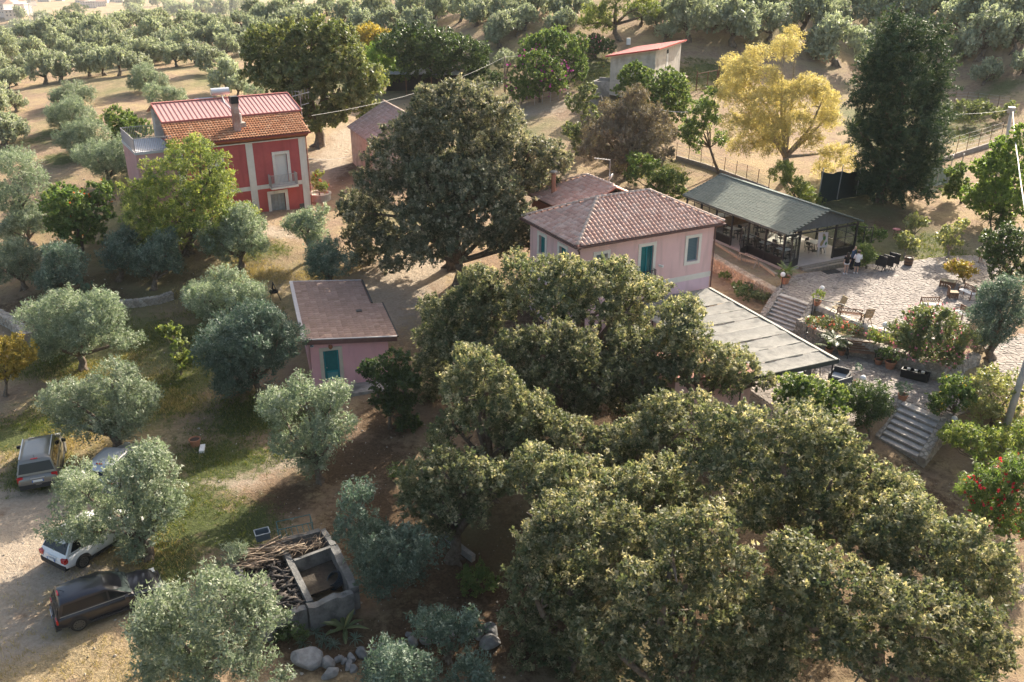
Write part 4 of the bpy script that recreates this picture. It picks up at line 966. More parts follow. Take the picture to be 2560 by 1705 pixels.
for x in (.1, 3.1, 6.1, 9.1, Lp - .15):
    for y in (-.15, -Wp + .15):
        p = MB(); p.tube([(x, y, -.05), (x, y, zt - .06)], .045, 8); p.build('post', BLACKM, PG)
    p = MB(); p.bar((x, -.15, zt - .1), (x, -Wp + .15, zt - .12), .06); p.build('rafter', BLACKM, PG)
# --- lower pink wall seen through the oaks
q = atY(1850, 1000, 41.0)
HL = empty('pink_outhouse', (q.x - 1.0, q.y, gz(q.x, q.y)), R(10), 'pink rendered wall of an outhouse glimpsed between the oak crowns', 'outhouse')
m = MB(); m.bb(-2.6, 1.6, 0, 3, -.5, 2.6); m.build('wall', PINK, HL); m = MB(); m.bb(-2.75, 1.75, -.15, 3.15, 2.6, 2.75); m.build('roof', TILEB, HL)
# --- grey shed with red roof
q0 = Vector((11.5, 107.0, 9.6))
SH = empty('grey_shed', q0, R(-25), 'long grey plastered shed with red roof on the slope at top right', 'shed')
m = MB(); h0, h1 = 3.45, 4.35; Ws, Ds = 5.35, 11.0
m.add([(0, 0, -.8), (Ws, 0, -1.6), (Ws, Ds, -.8), (0, Ds, -.8), (0, 0, h0), (Ws, 0, h1), (Ws, Ds, h1), (0, Ds, h0)], [(0, 1, 5, 4), (1, 2, 6, 5), (2, 3, 7, 6), (3, 0, 4, 7), (4, 5, 6, 7)])
m.build('wall', PLASTER, SH)
ro = lambda x, dz: h0 + (h1 - h0) * x / Ws + dz
def plate(nm, mt_, dz, e, th): m = MB(); m.slab([(-e, -e, ro(-e, dz)), (Ws + e, -e, ro(Ws + e, dz)), (Ws + e, Ds + e, ro(Ws + e, dz)), (-e, Ds + e, ro(-e, dz))], th); return m.build(nm, mt_, SH)
plate('roof', mat('red_shed_roof', (.27, .055, .05), .8, (.31, .07, .065), 2), .24, .5, .06)
plate('roof_slab', CREAM, .10, .42, .1)
m = MB(); m.bar((-.5, -.52, ro(-.5, .15)), (Ws + .5, -.52, ro(Ws + .5, .15)), .05, .17); m.build('fascia', mat('red_fascia', (.40, .07, .055), .6), SH)
m = MB(); m.bar((Ws + .52, -.5, ro(Ws + .5, .15)), (Ws + .52, Ds + .5, ro(Ws + .5, .15)), .05, .17); m.build('fascia', mat('red_fascia', (.40, .07, .055), .6), SH)
m = MB(); m.bb(Ws + .003, Ws + .04, 4.6, 5.35, .9, h1 - .75); m.build('door', mat('shed_door', (.55, .54, .51), .8), SH); m = MB(); m.bb(Ws + .003, Ws + .035, 4.6, 5.35, h1 - .74, h1 - .3); m.build('pane', DARK, SH)
m = MB(); m.slab([(Ws + .05, 4.0, 1.0), (Ws + 1.9, 4.0, .55), (Ws + 1.9, 8.2, .75), (Ws + .05, 8.2, 1.2)], .08); m.build('canopy', mat('canopy_sheet', (.23, .17, .13), .9, (.30, .23, .18), 3), SH)
for y in (4.1, 8.1):
    m = MB(); m.bar((Ws + 1.8, y, -.8), (Ws + 1.8, y, .6), .1); m.build('canopy_post', RUST, SH)
m = MB(); m.bb(-2.3, -.03, .4, .6, -1.2, .55); m.bb(-2.3, -2.1, .6, 2.4, -1.2, .55); m.bb(-2.1, -.03, 2.2, 2.4, -1.2, .8); m.build('trough', CONC, SH)
# --- old barn behind the big oak
BN = empty('stone_barn', (-16.0, 88.0, 5.2), R(-67), 'old pinkish barn with weathered tile roof half hidden by the big oak', 'barn')
m = MB(); bh = 3.3; m.add([(0, 0, -1), (8, 0, -1), (8, 7.2, -1), (0, 7.2, -1), (0, 0, bh), (8, 0, bh), (8, 7.2, bh), (0, 7.2, bh), (0, 3.6, bh + 2.05), (8, 3.6, bh + 2.05)], [(0, 1, 5, 4), (2, 3, 7, 6), (3, 0, 4, 8, 7), (1, 2, 6, 9, 5)]); m.build('wall', OLDPINK, BN)
OT = pmat('weathered_tile', [(.34, .26, .22), (.40, .31, .27), (.30, .23, .19), (.44, .36, .32)], .9, .4, 9, .2, .2)
sv = Vector((0, 3.85, 2.19))
tiled(BN, (-.2, -.25, bh - .05), (1, 0, 0), sv, [(0, 0), (8.4, 0), (8.4, sv.length), (0, sv.length)], .34, .42, .08, OT, TILEB, seed=41); tiled(BN, (8.2, 7.45, bh - .05), (-1, 0, 0), Vector((0, -3.85, 2.19)), [(0, 0), (8.4, 0), (8.4, sv.length), (0, sv.length)], .34, .42, .08, OT, TILEB, limit=0, seed=42); caps(BN, (-.2, 3.6, bh + 2.2), (8.2, 3.6, bh + 2.2), OT)
# --- open lean-to under the hedge
q = ground(1050, 232)
LT = empty('lean_to', q, R(-4), 'open lean-to with grey corrugated roof under the dark hedge', 'shed')
m = MB(); nn_ = 22
for k in range(nn_):
    x0 = -5 + 10.5 / nn_ * k; m.slab([(x0, -1.4, 2.55 + .03 * (k % 2)), (x0 + 10.5 / nn_, -1.4, 2.55 + .03 * (k % 2)), (x0 + 10.5 / nn_, 2.4, 3.1 + .03 * (k % 2)), (x0, 2.4, 3.1 + .03 * (k % 2))], .03)
m.build('roof', mat('corrugated_sheet', (.30, .33, .37), .5, (.36, .39, .43), 2), LT)
for x in (-4.8, -1.6, 1.8, 5.2):
    p = MB(); p.bar((x, -1.2, -.4), (x, -1.2, 2.52), .14); p.build('post', RUST, LT)
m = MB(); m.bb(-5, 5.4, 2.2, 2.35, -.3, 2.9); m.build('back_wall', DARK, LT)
# ------------------------------------------------------------------ foliage
def unit(v): return v / np.maximum(np.linalg.norm(v, axis=1, keepdims=True), 1e-9)
def crown_mesh(name, lobes, dens, ll=.15, lw=.06, seed=1, up=.5, spread=.55, shoot=.45, per=26, quads=False, droop=0.0, hollow=.72, under=.35, jit=.22, split=0):
    """leaf-sized faces set along shoots that stand on the shell of the lobes; lobes = (x, y, z, rx, ry, rz)"""
    r = np.random.default_rng(seed)
    if split:                                               # break each lobe into smaller bumps over its surface
        nl = []
        for (x, y, z, a, b, c) in lobes:
            nl.append((x, y, z, a * .72, b * .72, c * .72))
            for k in range(split):
                d = r.normal(size=3); d /= np.linalg.norm(d); d[2] = d[2] * .8 + .15
                s = r.uniform(.34, .56)
                nl.append((x + d[0] * a * .68, y + d[1] * b * .68, z + d[2] * c * .68, a * s, b * s, c * s))
        lobes = nl
    Lb = np.array(lobes, float); C = []; O = []
    for i, (x, y, z, a, b, c) in enumerate(Lb):
        area = 4 * math.pi * (((a * b) ** 1.6 + (a * c) ** 1.6 + (b * c) ** 1.6) / 3) ** (1 / 1.6)
        n = max(4, int(area * dens / per))
        d = unit(r.normal(size=(n, 3)))
        keep = (d[:, 2] > -.25) | (r.random(n) < under)
        d = d[keep]; n = len(d)
        rad = 1 - np.abs(r.normal(size=n)) * .13 * (1 / hollow) + r.normal(size=n) * .04
        rad = np.clip(rad, .35, 1.15)
        p = np.array([x, y, z]) + d * rad[:, None] * np.array([a, b, c])
        o = unit(d / np.array([a, b, c]))
        C.append(p); O.append(o)
    C = np.concatenate(C); O = np.concatenate(O)
    deep = np.zeros(len(C), bool)
    for (x, y, z, a, b, c) in Lb:
        q = ((C - np.array([x, y, z])) / np.array([a, b, c])); deep |= (q ** 2).sum(1) < (hollow * .85) ** 2
    k = ~deep | (r.random(len(C)) < .12); C, O = C[k], O[k]
    ns = len(C)
    D = unit(O * spread + np.array([0, 0, up]) + r.normal(size=(ns, 3)) * .38)             # shoot direction
    tintc = r.random(ns)
    S = shoot * r.uniform(.6, 1.35, ns)
    P = np.repeat(C, per, 0); DD = np.repeat(D, per, 0); OO = np.repeat(O, per, 0); SS = np.repeat(S, per)
    n = len(P); t = r.random(n)
    P = P + DD * (SS * (t - .35))[:, None] + r.normal(size=(n, 3)) * (jit * SS * (1.1 - .6 * t))[:, None]
    P[:, 2] -= droop * SS * t
    A = unit(DD * .55 + r.normal(size=(n, 3)) * .6 + np.array([0, 0, -droop * .8]))         # leaf axis
    N = unit(OO * .7 + np.array([0, 0, .55]) + r.normal(size=(n, 3)) * .55)
    B = unit(np.cross(A, N)); sz = r.uniform(.65, 1.3, n)
    h = A * (ll * .5 * sz)[:, None]; w = B * (lw * .5 * sz)[:, None]
    tn = np.clip(np.repeat(tintc, per) * .6 + r.random(n) * .4, 0, 1)
    if quads:
        v = np.stack([P - h, P + w - h * .1, P + h, P - w - h * .1], 1).reshape(-1, 3); k = 4
    else:
        v = np.stack([P - h * .8 + w * 1.25, P - h * .8 - w * 1.25, P + h * 1.1], 1).reshape(-1, 3); k = 3
    f = np.arange(n * k).reshape(-1, k)
    return npmesh(name, v, f, False, np.repeat(tn, k))

BARK = mat('bark', (.10, .075, .055), .9, (.19, .155, .12), 6, .6, 18)
BARK_PALE = mat('pale_bark', (.20, .165, .13), .9, (.36, .31, .26), 5, .5, 14)
def trunk_mesh(name, base, tops, r0, seed=1, fork=.4, split=2, n=7):
    """tapered trunk with roots, limbs running to every lobe centre and a few side branches"""
    r = random.Random(seed); m = MB(); base = Vector(base)
    cx = sum((Vector(t) for t in tops), Vector()) / len(tops)
    fk = base.lerp(cx, fork) + Vector((r.uniform(-.2, .2), r.uniform(-.2, .2), 0)) * r0 * 3
    mid = base.lerp(fk, .5) + Vector((r.uniform(-1, 1), r.uniform(-1, 1), 0)) * r0 * .8
    m.tube([base - Vector((0, 0, .25)), base + Vector((0, 0, .12)), mid, fk], [r0 * 1.7, r0 * 1.15, r0 * .9, r0 * .8], n)
    for k in range(4):
        a = r.uniform(0, 6.28)
        m.tube([base + Vector((0, 0, .3)), base + Vector((math.cos(a), math.sin(a), 0)) * r0 * 2.3 - Vector((0, 0, .15))], [r0 * .7, r0 * .2], 5)
    for t in tops:
        t = Vector(t); q = fk.lerp(t, .5) + Vector((r.uniform(-1, 1), r.uniform(-1, 1), r.uniform(-.3, .6))) * (t - fk).length * .13
        m.tube([fk - (t - fk).normalized() * r0 * .3, q, t], [r0 * .62, r0 * .38, r0 * .14], 6)
        for k in range(split):
            e = q.lerp(t, r.uniform(0, .8)); g = e + Vector((r.uniform(-1, 1), r.uniform(-1, 1), r.uniform(-.2, .9))) * (t - fk).length * .2
            m.tube([e, e.lerp(g, .5) + Vector((0, 0, .08)), g], [r0 * .24, r0 * .16, r0 * .06], 5)
    return m.mesh(name, True)

LEAF = {
    'olive': leafmat('olive_leaves', (.105, .14, .085), (.24, .28, .19), (.52, .53, .42), .5, .36, .3, (1.15, 1.3, .95)),
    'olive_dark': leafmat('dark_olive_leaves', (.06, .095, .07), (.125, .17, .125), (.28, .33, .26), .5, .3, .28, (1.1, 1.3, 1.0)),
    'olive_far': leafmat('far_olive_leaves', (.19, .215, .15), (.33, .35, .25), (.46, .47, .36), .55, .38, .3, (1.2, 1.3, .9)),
    'oak': leafmat('oak_leaves', (.042, .076, .034), (.18, .195, .11), (.62, .56, .39), .55, .45, .25, (1.35, 1.3, .85)),
    'oak_grey': leafmat('grey_oak_leaves', (.055, .08, .046), (.18, .185, .12), (.54, .48, .36), .55, .40, .22, (1.25, 1.25, .9)),
    'dark': leafmat('dark_green_leaves', (.026, .05, .02), (.06, .10, .032), (.12, .16, .055), .45, .32, .4),
    'carob': leafmat('carob_leaves', (.06, .09, .036), (.15, .18, .08), (.32, .31, .16), .5, .34, .4),
    'green': leafmat('mid_green_leaves', (.05, .098, .03), (.12, .18, .055), (.26, .29, .115), .5, .42, .35),
    'bright': leafmat('bright_green_leaves', (.085, .15, .035), (.18, .27, .07), (.33, .40, .13), .5, .5, .35),
    'yellowgreen': leafmat('yellow_green_leaves', (.07, .12, .035), (.19, .235, .075), (.40, .40, .17), .5, .45, .3),
    'yellow': leafmat('yellow_leaves', (.36, .31, .11), (.55, .48, .20), (.70, .62, .33), .6, .45, .25, (1.1, 1.08, .8)),
    'ochre': leafmat('ochre_leaves', (.15, .14, .03), (.34, .26, .06), (.50, .36, .10), .5, .4, .3),
    'cypress': leafmat('cypress_leaves', (.02, .048, .028), (.048, .088, .046), (.12, .155, .075), .6, .2, .2),
    'dead': leafmat('withered_leaves', (.15, .12, .085), (.24, .20, .145), (.31, .26, .18), .7, .15, .2),
    'pale': leafmat('pale_shiny_leaves', (.13, .165, .06), (.28, .29, .14), (.50, .46, .28), .42, .4, .5),
    'grass': leafmat('grass_blades', (.05, .085, .018), (.105, .13, .042), (.25, .23, .10), .6, .4, .2),
    'straw': leafmat('straw_blades', (.26, .20, .09), (.40, .31, .15), (.5, .42, .24), .7, .3, .2),
}
FLOWER = {k: leafmat('petals_' + k, c, tuple(min(1, x * 1.3 + .03) for x in c), None, .6, .4, .2, (1, .9, .9)) for k, c in
          dict(red=(.55, .03, .04), pink=(.62, .22, .28), white=(.72, .70, .62), magenta=(.35, .03, .25), yellow=(.6, .42, .03), cream=(.62, .6, .38), orange=(.6, .16, .02), coral=(.6, .15, .1)).items()}

def plant(name, label, cat, base, lobes, leaf, dens, trunk=None, ntops=0, group=None, tops=None, flowers=None, bark=None, fork=.35, **kw):
    """one tree or bush: an Empty at its base > crown, trunk (> limbs are in the trunk mesh), blossom"""
    base = Vector(base)
    e = empty(name, base, 0, label, cat, group)
    rel = [(x - base.x, y - base.y, z - base.z, a, b, c) for (x, y, z, a, b, c) in lobes]
    sd = kw.pop('seed', None) or (abs(hash((round(base.x, 2), round(base.y, 2)))) % 9973)
    me = crown_mesh('crown', rel, dens, seed=sd, **kw)
    obj('crown', me, LEAF[leaf], e)
    if flowers:
        fk = dict(kw); fk.update(ll=flowers[2], lw=flowers[2], per=6, shoot=.12, quads=True, split=0)
        lb2 = [(x, y, z, a * 1.02, b * 1.02, c * 1.02) for (x, y, z, a, b, c) in rel]
        obj('blossom', crown_mesh('blossom', lb2, flowers[1], seed=sd + 5, **fk), FLOWER[flowers[0]], e)
    if trunk:
        tp = tops or [(l[0], l[1], l[2]) for l in rel]
        if not ntops and len(tp) > 10: ntops = 9
        if ntops: tp = tp[::max(1, len(tp) // ntops)]
        obj('trunk', trunk_mesh('trunk', (0, 0, 0), tp, trunk, sd, fork), bark or BARK, e)
    return e

def px_lobes(base_px, lobes, bulge=.5, back=True):
    """crown outline in the photo (px, py, r_px) round a trunk -> rounded 3-D crown: lobes sit on a dome about the trunk, with others behind"""
    b = ground(*base_px) if not isinstance(base_px, Vector) else base_px
    cu = (min(l[0] - l[2] for l in lobes) + max(l[0] + l[2] for l in lobes)) / 2
    cv = (min(l[1] - l[2] for l in lobes) + max(l[1] + l[2] for l in lobes)) / 2
    ru = max(abs(l[0] - cu) + l[2] * .6 for l in lobes); rv = max(abs(l[1] - cv) + l[2] * .6 for l in lobes)
    out = []; n = len(lobes); r = random.Random(int(cu * 7 + cv))
    c0 = atY(cu, cv, b.y); dep0 = c0.y * CP - (c0.z - CAM_H) * SP
    Rm = min(ru / FPX * dep0, 5.0)
    for i, l in enumerate(lobes):
        px, py, rp = l[:3]
        k = math.sqrt(max(0, 1 - min(1, ((px - cu) / ru) ** 2 + ((py - cv) / rv) ** 2)))
        for side in ((-1, 1) if (back and n > 2) else (-1,)):
            if side > 0 and (k < .3 or i % 2): continue
            d = ray(px, py); t = b.y / d.y + side * bulge * k * Rm + r.uniform(-.2, .2) * Rm * .4
            q = Vector((d.x * t, d.y * t, CAM_H + d.z * t)); rm = rp / FPX * t * .98
            sq = r.uniform(.8, .95)
            out.append((q.x, q.y, max(q.z, gz(q.x, q.y) + rm * .5), rm, rm, rm * sq))
    return b, out
# ------------------------------------------------------------------ trees and bushes (photo pixel outlines turned into crowns at the depth of the trunk)
OLV = dict(ll=.15, lw=.05, up=.75, spread=.6, shoot=.5, per=26, split=5, under=.4)
OAK = dict(ll=.14, lw=.075, up=.45, spread=.75, shoot=.36, per=24, split=6, under=.35)
BSH = dict(ll=.15, lw=.08, up=.4, spread=.8, shoot=.3, per=20, split=4, under=.4)
def T(name, label, cat, base, lobes, leaf, dens, style=OLV, **kw):
    b, lb = px_lobes(base, lobes)
    k = dict(style); k.update(kw)
    return plant(name, label, cat, b, lb, leaf, dens, **k)
def oak(label, base, lobes, leaf='oak', **kw):
    k = dict(group='holm oaks around the pink houses', trunk=.28, tops=None); k.update(kw); dn = k.pop('dens', 200)
    return T('holm_oak', label, 'tree', base, [(l[0], l[1], l[2] * 1.03) for l in lobes], leaf, dn, OAK, **k)
OG = 'olive trees round the car park'
def olive(label, base, lobes, leaf='olive', trunk=.2, dens=215, **kw):
    k = dict(group=OG); k.update(kw)
    return T('olive_tree', label, 'tree', base, [(l[0], l[1], l[2] * (1.16 if base[1] < 480 else 1.06)) for l in lobes], leaf, dens, OLV, trunk=trunk, bark=BARK, **k)

olive('broad silvery olive with forked trunk below the dry stone wall at left', (208, 925), [(139, 794, 72), (263, 808, 70), (197, 838, 66), (314, 852, 38), (120, 863, 46), (157, 757, 38), (256, 765, 40)], trunk=.24)
olive('spreading silvery olive standing just behind the grey off-roader', (296, 1122), [(175, 998, 66), (278, 954, 72), (340, 998, 62), (226, 1049, 72), (314, 1060, 56), (164, 1057, 42)], trunk=.25)
olive('pale olive that half hides two white cars', (372, 1391), [(204, 1230, 62), (350, 1190, 76), (413, 1255, 56), (168, 1310, 56), (303, 1288, 62), (387, 1325, 42), (336, 1369, 40), (226, 1330, 48), (376, 1157, 50)], trunk=.22)
olive('big pale olive at the bottom beside the black hatchback and the firewood bunker', (540, 1730), [(409, 1526, 72), (530, 1500, 78), (640, 1486, 58), (668, 1540, 52), (456, 1606, 88), (584, 1592, 92), (368, 1590, 46), (511, 1676, 88), (402, 1660, 52), (621, 1646, 58)], trunk=.22)
olive('bright silvery olive in front of the teal door of the small pink house', (800, 1205), [(700, 1020, 50), (760, 985, 46), (830, 995, 50), (720, 1105, 56), (800, 1085, 60), (855, 1075, 40), (780, 1155, 40)], trunk=.18)
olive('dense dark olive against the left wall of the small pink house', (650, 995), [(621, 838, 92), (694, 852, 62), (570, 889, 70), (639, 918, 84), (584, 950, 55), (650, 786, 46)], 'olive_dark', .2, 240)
olive('rounded olive behind the dark one, up-slope to the left of the small pink house', (560, 800), [(519, 750, 58), (584, 717, 60), (628, 743, 50), (493, 735, 32), (540, 775, 40)])
olive('olive with leaning trunk on the dry bank below the red house', (606, 668), [(548, 604, 56), (614, 582, 56), (635, 612, 36), (570, 636, 28), (600, 550, 42)], trunk=.22)
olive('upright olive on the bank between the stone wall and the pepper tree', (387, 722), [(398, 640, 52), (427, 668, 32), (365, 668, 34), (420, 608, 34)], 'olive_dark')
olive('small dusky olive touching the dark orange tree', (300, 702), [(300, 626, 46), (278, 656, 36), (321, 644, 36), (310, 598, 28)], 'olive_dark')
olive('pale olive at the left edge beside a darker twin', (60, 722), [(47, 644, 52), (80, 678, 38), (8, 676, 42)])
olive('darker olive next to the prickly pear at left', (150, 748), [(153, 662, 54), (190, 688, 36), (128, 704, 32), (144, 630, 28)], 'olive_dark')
olive('olive in the courtyard in front of the red house doorway', (780, 652), [(765, 568, 40), (800, 596, 34), (735, 560, 28), (785, 540, 32)])
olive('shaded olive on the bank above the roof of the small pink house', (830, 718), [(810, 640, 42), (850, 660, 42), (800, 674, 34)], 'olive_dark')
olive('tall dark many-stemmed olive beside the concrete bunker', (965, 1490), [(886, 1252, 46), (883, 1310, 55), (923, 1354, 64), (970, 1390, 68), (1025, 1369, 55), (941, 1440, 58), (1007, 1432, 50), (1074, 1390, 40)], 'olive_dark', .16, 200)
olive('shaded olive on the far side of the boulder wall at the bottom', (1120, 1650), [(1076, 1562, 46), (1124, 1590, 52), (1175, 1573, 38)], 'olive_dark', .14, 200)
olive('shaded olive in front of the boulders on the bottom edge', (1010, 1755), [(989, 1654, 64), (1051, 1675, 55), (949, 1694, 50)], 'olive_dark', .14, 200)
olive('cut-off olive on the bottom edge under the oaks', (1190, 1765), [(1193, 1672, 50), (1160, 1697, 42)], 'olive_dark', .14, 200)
olive('tip of an olive poking in at the bottom edge', (700, 1790), [(705, 1705, 26)], trunk=.1)
olive('large feathery olive at the left edge, up-slope of the orange tree', (60, 595), [(45, 420, 52), (85, 470, 48), (22, 500, 48), (70, 535, 42)], 'olive', .24, 150)
olive('low olive filling the left edge under the feathery one', (85, 615), [(60, 550, 36), (105, 565, 34), (18, 575, 34)])
olive('pale olive above the pepper tree and left of the red house', (270, 462), [(240, 400, 42), (290, 388, 46), (322, 410, 36), (270, 430, 36)])
olive('olive on the slope left of the red house terrace', (212, 397), [(190, 350, 42), (240, 335, 42), (215, 368, 38)])
olive('round olive in the open field left of the green bush', (182, 327), [(180, 285, 42), (215, 290, 32), (150, 298, 28)])
olive('olive alone in the tilled field at left', (182, 264), [(180, 235, 32), (210, 240, 27), (150, 245, 24)])
olive('olive in the field directly above the red house roof', (372, 229), [(360, 195, 30), (400, 200, 26), (340, 208, 20)])
olive('olive peeping over the metal roof of the red house, left of its tank', (420, 270), [(400, 240, 33), (440, 246, 28)])
olive('small pale olive peeping over the metal roof right of the chimney', (640, 262), [(640, 226, 24), (622, 238, 16)])
olive('dark olive with leaning trunk on the paved edge at right', (2478, 900), [(2480, 740, 42), (2520, 778, 42), (2452, 790, 38), (2500, 835, 42), (2552, 722, 38), (2552, 800, 34), (2470, 846, 28), (2520, 716, 34)], 'olive_dark', .26, 200)

oak('holm oak crown nearest the small pink house, top left of the oak clump', (1180, 1000), [(1100, 790, 58), (1160, 762, 66), (1200, 722, 64), (1245, 775, 66), (1090, 850, 52), (1150, 850, 72), (1080, 910, 46), (1200, 840, 58), (1062, 980, 38), (1110, 950, 52)])
oak('holm oak whose sunlit top hides the foot of the main pink house', (1450, 985), [(1290, 676, 56), (1350, 684, 60), (1420, 694, 56), (1480, 704, 60), (1550, 704, 60), (1600, 732, 50), (1400, 752, 72), (1500, 772, 72), (1570, 800, 62), (1322, 752, 56), (1636, 724, 38)])
oak('holm oak leaning over the grey shade roof', (1740, 1085), [(1700, 786, 52), (1736, 832, 60), (1680, 850, 56), (1762, 900, 60), (1820, 904, 50), (1866, 924, 44), (1898, 958, 34), (1700, 920, 58), (1800, 960, 52)])
oak('holm oak in the middle of the clump, below the one hiding the main pink house', (1420, 1130), [(1300, 872, 55), (1380, 852, 60), (1440, 880, 66), (1380, 940, 72), (1480, 958, 62), (1530, 922, 46), (1450, 1010, 58), (1320, 950, 52)])
oak('holm oak on the left side of the clump, beside the dark laurel', (1220, 1255), [(1180, 902, 50), (1220, 940, 62), (1150, 970, 56), (1270, 980, 66), (1310, 1020, 66), (1200, 1040, 72), (1280, 1090, 72), (1130, 1060, 52), (1350, 1090, 56), (1100, 1120, 46)])
oak('holm oak at the centre right of the clump, in front of the small pink wall', (1580, 1305), [(1400, 1070, 55), (1460, 1110, 66), (1530, 1130, 66), (1590, 1090, 62), (1650, 1042, 64), (1700, 1080, 66), (1600, 1160, 58), (1742, 1026, 50)])
oak('dark holm oak at the left foot of the clump above the curved kerb', (1130, 1400), [(1050, 1190, 56), (1110, 1180, 62), (1180, 1180, 62), (1040, 1255, 54), (1120, 1268, 60), (1190, 1268, 56), (1250, 1200, 56), (1100, 1325, 40)], 'oak')
oak('very broad holm oak below the lower stone steps', (2000, 1490), [(1800, 1064, 76), (1900, 1064, 76), (2000, 1084, 76), (2090, 1114, 72), (1850, 1150, 92), (1970, 1180, 92), (2080, 1200, 86), (2170, 1192, 66), (2230, 1232, 66), (1760, 1180, 66), (2150, 1290, 82), (2030, 1290, 90), (1900, 1270, 90)], trunk=.34)
oak('holm oak beside the red oleander at the right edge', (2350, 1610), [(2260, 1280, 66), (2320, 1312, 72), (2400, 1342, 66), (2470, 1392, 60), (2510, 1396, 30), (2300, 1400, 82), (2400, 1430, 76), (2470, 1484, 60), (2220, 1370, 72), (2150, 1370, 62), (2190, 1330, 58), (2520, 1440, 40)])
oak('holm oak filling the bottom right corner by the road', (2200, 1810), [(2000, 1420, 86), (2100, 1480, 92), (2220, 1500, 92), (2330, 1540, 90), (2430, 1580, 78), (2490, 1626, 52), (2050, 1590, 96), (2180, 1620, 96), (2330, 1660, 96), (2440, 1692, 74), (1940, 1520, 82)], trunk=.34)
oak('holm oak at the bottom beside the rough bare ground and boulders', (1430, 1650), [(1380, 1290, 64), (1450, 1270, 66), (1370, 1370, 76), (1460, 1370, 82), (1540, 1330, 66), (1320, 1450, 76), (1420, 1470, 86), (1530, 1440, 76), (1620, 1370, 72), (1300, 1540, 64), (1400, 1570, 80), (1330, 1640, 60), (1440, 1660, 66)], trunk=.32)
oak('holm oak in the bottom middle, darkest part of the clump', (1700, 1810), [(1690, 1340, 76), (1780, 1330, 76), (1700, 1450, 86), (1800, 1430, 86), (1620, 1480, 82), (1740, 1550, 92), (1850, 1560, 86), (1600, 1590, 86), (1500, 1600, 82), (1700, 1660, 92), (1830, 1680, 86), (1560, 1690, 76), (1940, 1640, 76), (1960, 1580, 66), (1920, 1700, 66)], trunk=.34)
oak('huge grey-green holm oak behind the courtyard, right of the red house', (1130, 668), [(1090, 278, 64), (1180, 266, 70), (1240, 312, 72), (1130, 340, 88), (1022, 330, 66), (982, 390, 72), (1080, 420, 86), (1290, 370, 66), (1350, 384, 54), (1395, 404, 40), (1220, 420, 86), (932, 460, 62), (900, 530, 58), (1000, 490, 76), (950, 600, 66), (885, 606, 42), (1330, 450, 55), (1370, 470, 36), (910, 655, 40), (1150, 226, 40), (1060, 240, 30)], 'oak_grey', trunk=.42, dens=110, ll=.19, lw=.1, shoot=.45)
oak('lower front half of the huge grey-green oak, over the courtyard', (1145, 712), [(1060, 442, 58), (1130, 452, 66), (1200, 444, 62), (1250, 480, 58), (1100, 520, 76), (1190, 520, 76), (1280, 540, 62), (1316, 566, 44), (1040, 560, 62), (1012, 630, 52), (1080, 612, 62), (1160, 600, 66), (1256, 606, 55), (1330, 606, 36), (985, 668, 32)], 'oak_grey', trunk=.36, dens=120, ll=.18, lw=.1, shoot=.42)

T('carob_tree', 'massive dark carob tree behind the red house', 'tree', (800, 365), [(700, 112, 76), (780, 104, 82), (850, 140, 82), (680, 190, 71), (760, 200, 89), (850, 220, 82), (910, 202, 54), (900, 262, 50), (720, 260, 60), (830, 284, 50), (640, 142, 41), (790, 300, 45)], 'carob', 60, OAK, trunk=.55, ll=.3, lw=.15, shoot=.6)
T('ochre_tree', 'dark tree with yellowing top behind the carob', 'tree', (930, 150), [(930, 88, 38), (900, 112, 32), (960, 104, 30)], 'ochre', 70, OAK, trunk=.25, ll=.26, lw=.13, shoot=.6)
T('ivy_hedge', 'tall dark hedge mass above the lean-to shed', 'hedge', (1100, 222), [(1000, 112, 53), (1060, 110, 53), (1120, 122, 57), (1178, 132, 48), (1080, 160, 57), (1150, 170, 57), (1194, 178, 37), (1030, 160, 48)], 'dark', 55, OAK, trunk=.25, ll=.28, lw=.14, shoot=.55)
T('walnut_tree', 'bright light-green tree in front of the dark hedge', 'tree', (970, 226), [(945, 146, 40), (990, 160, 42), (1012, 178, 32), (960, 186, 38), (930, 172, 26)], 'bright', 75, BSH, trunk=.18, ll=.26, lw=.14, shoot=.5)
T('round_bush', 'small clipped round tree beside the wooden pole', 'tree', (1235, 230), [(1235, 197, 26)], 'dark', 110, BSH, trunk=.1, ll=.2, lw=.1)
T('grey_shrub', 'loose grey-green shrub behind the wooden pole', 'bush', (1268, 178), [(1268, 146, 26), (1248, 158, 20), (1292, 150, 18)], 'olive_far', 90, OLV, trunk=.08, ll=.25, lw=.09)
T('bougainvillea', 'round bush with purple bougainvillea blossom behind the wire fence', 'bush', (1350, 255), [(1340, 152, 47), (1312, 190, 56), (1380, 182, 52), (1340, 212, 52), (1296, 226, 36), (1398, 216, 31)], 'green', 85, BSH, trunk=.12, ll=.24, lw=.12, flowers=('magenta', 3.0, .16))
T('laurel_tree', 'tall rounded yellow-tipped bush behind the bougainvillea', 'bush', (1420, 208), [(1410, 122, 56), (1438, 152, 47), (1372, 104, 47), (1430, 180, 36), (1335, 114, 34)], 'green', 80, BSH, trunk=.15, ll=.25, lw=.12, up=.8)
T('oleander', 'dark oleander with dull pink blossom left of the red-roofed shed', 'bush', (1490, 145), [(1480, 112, 32), (1520, 116, 28), (1458, 126, 24)], 'dark', 80, BSH, trunk=.1, ll=.26, lw=.1, flowers=('pink', 2.5, .16))
T('stone_pine', 'open umbrella-shaped pine with tall bare trunk at the top edge', 'tree', (1547, 100), [(1490, 42, 40), (1540, 14, 46), (1462, 62, 26), (1600, 18, 38), (1512, 66, 24), (1632, 28, 26), (1560, -30, 50)], 'yellowgreen', 48, OAK, trunk=.38, ll=.3, lw=.07, shoot=.6, fork=.55)
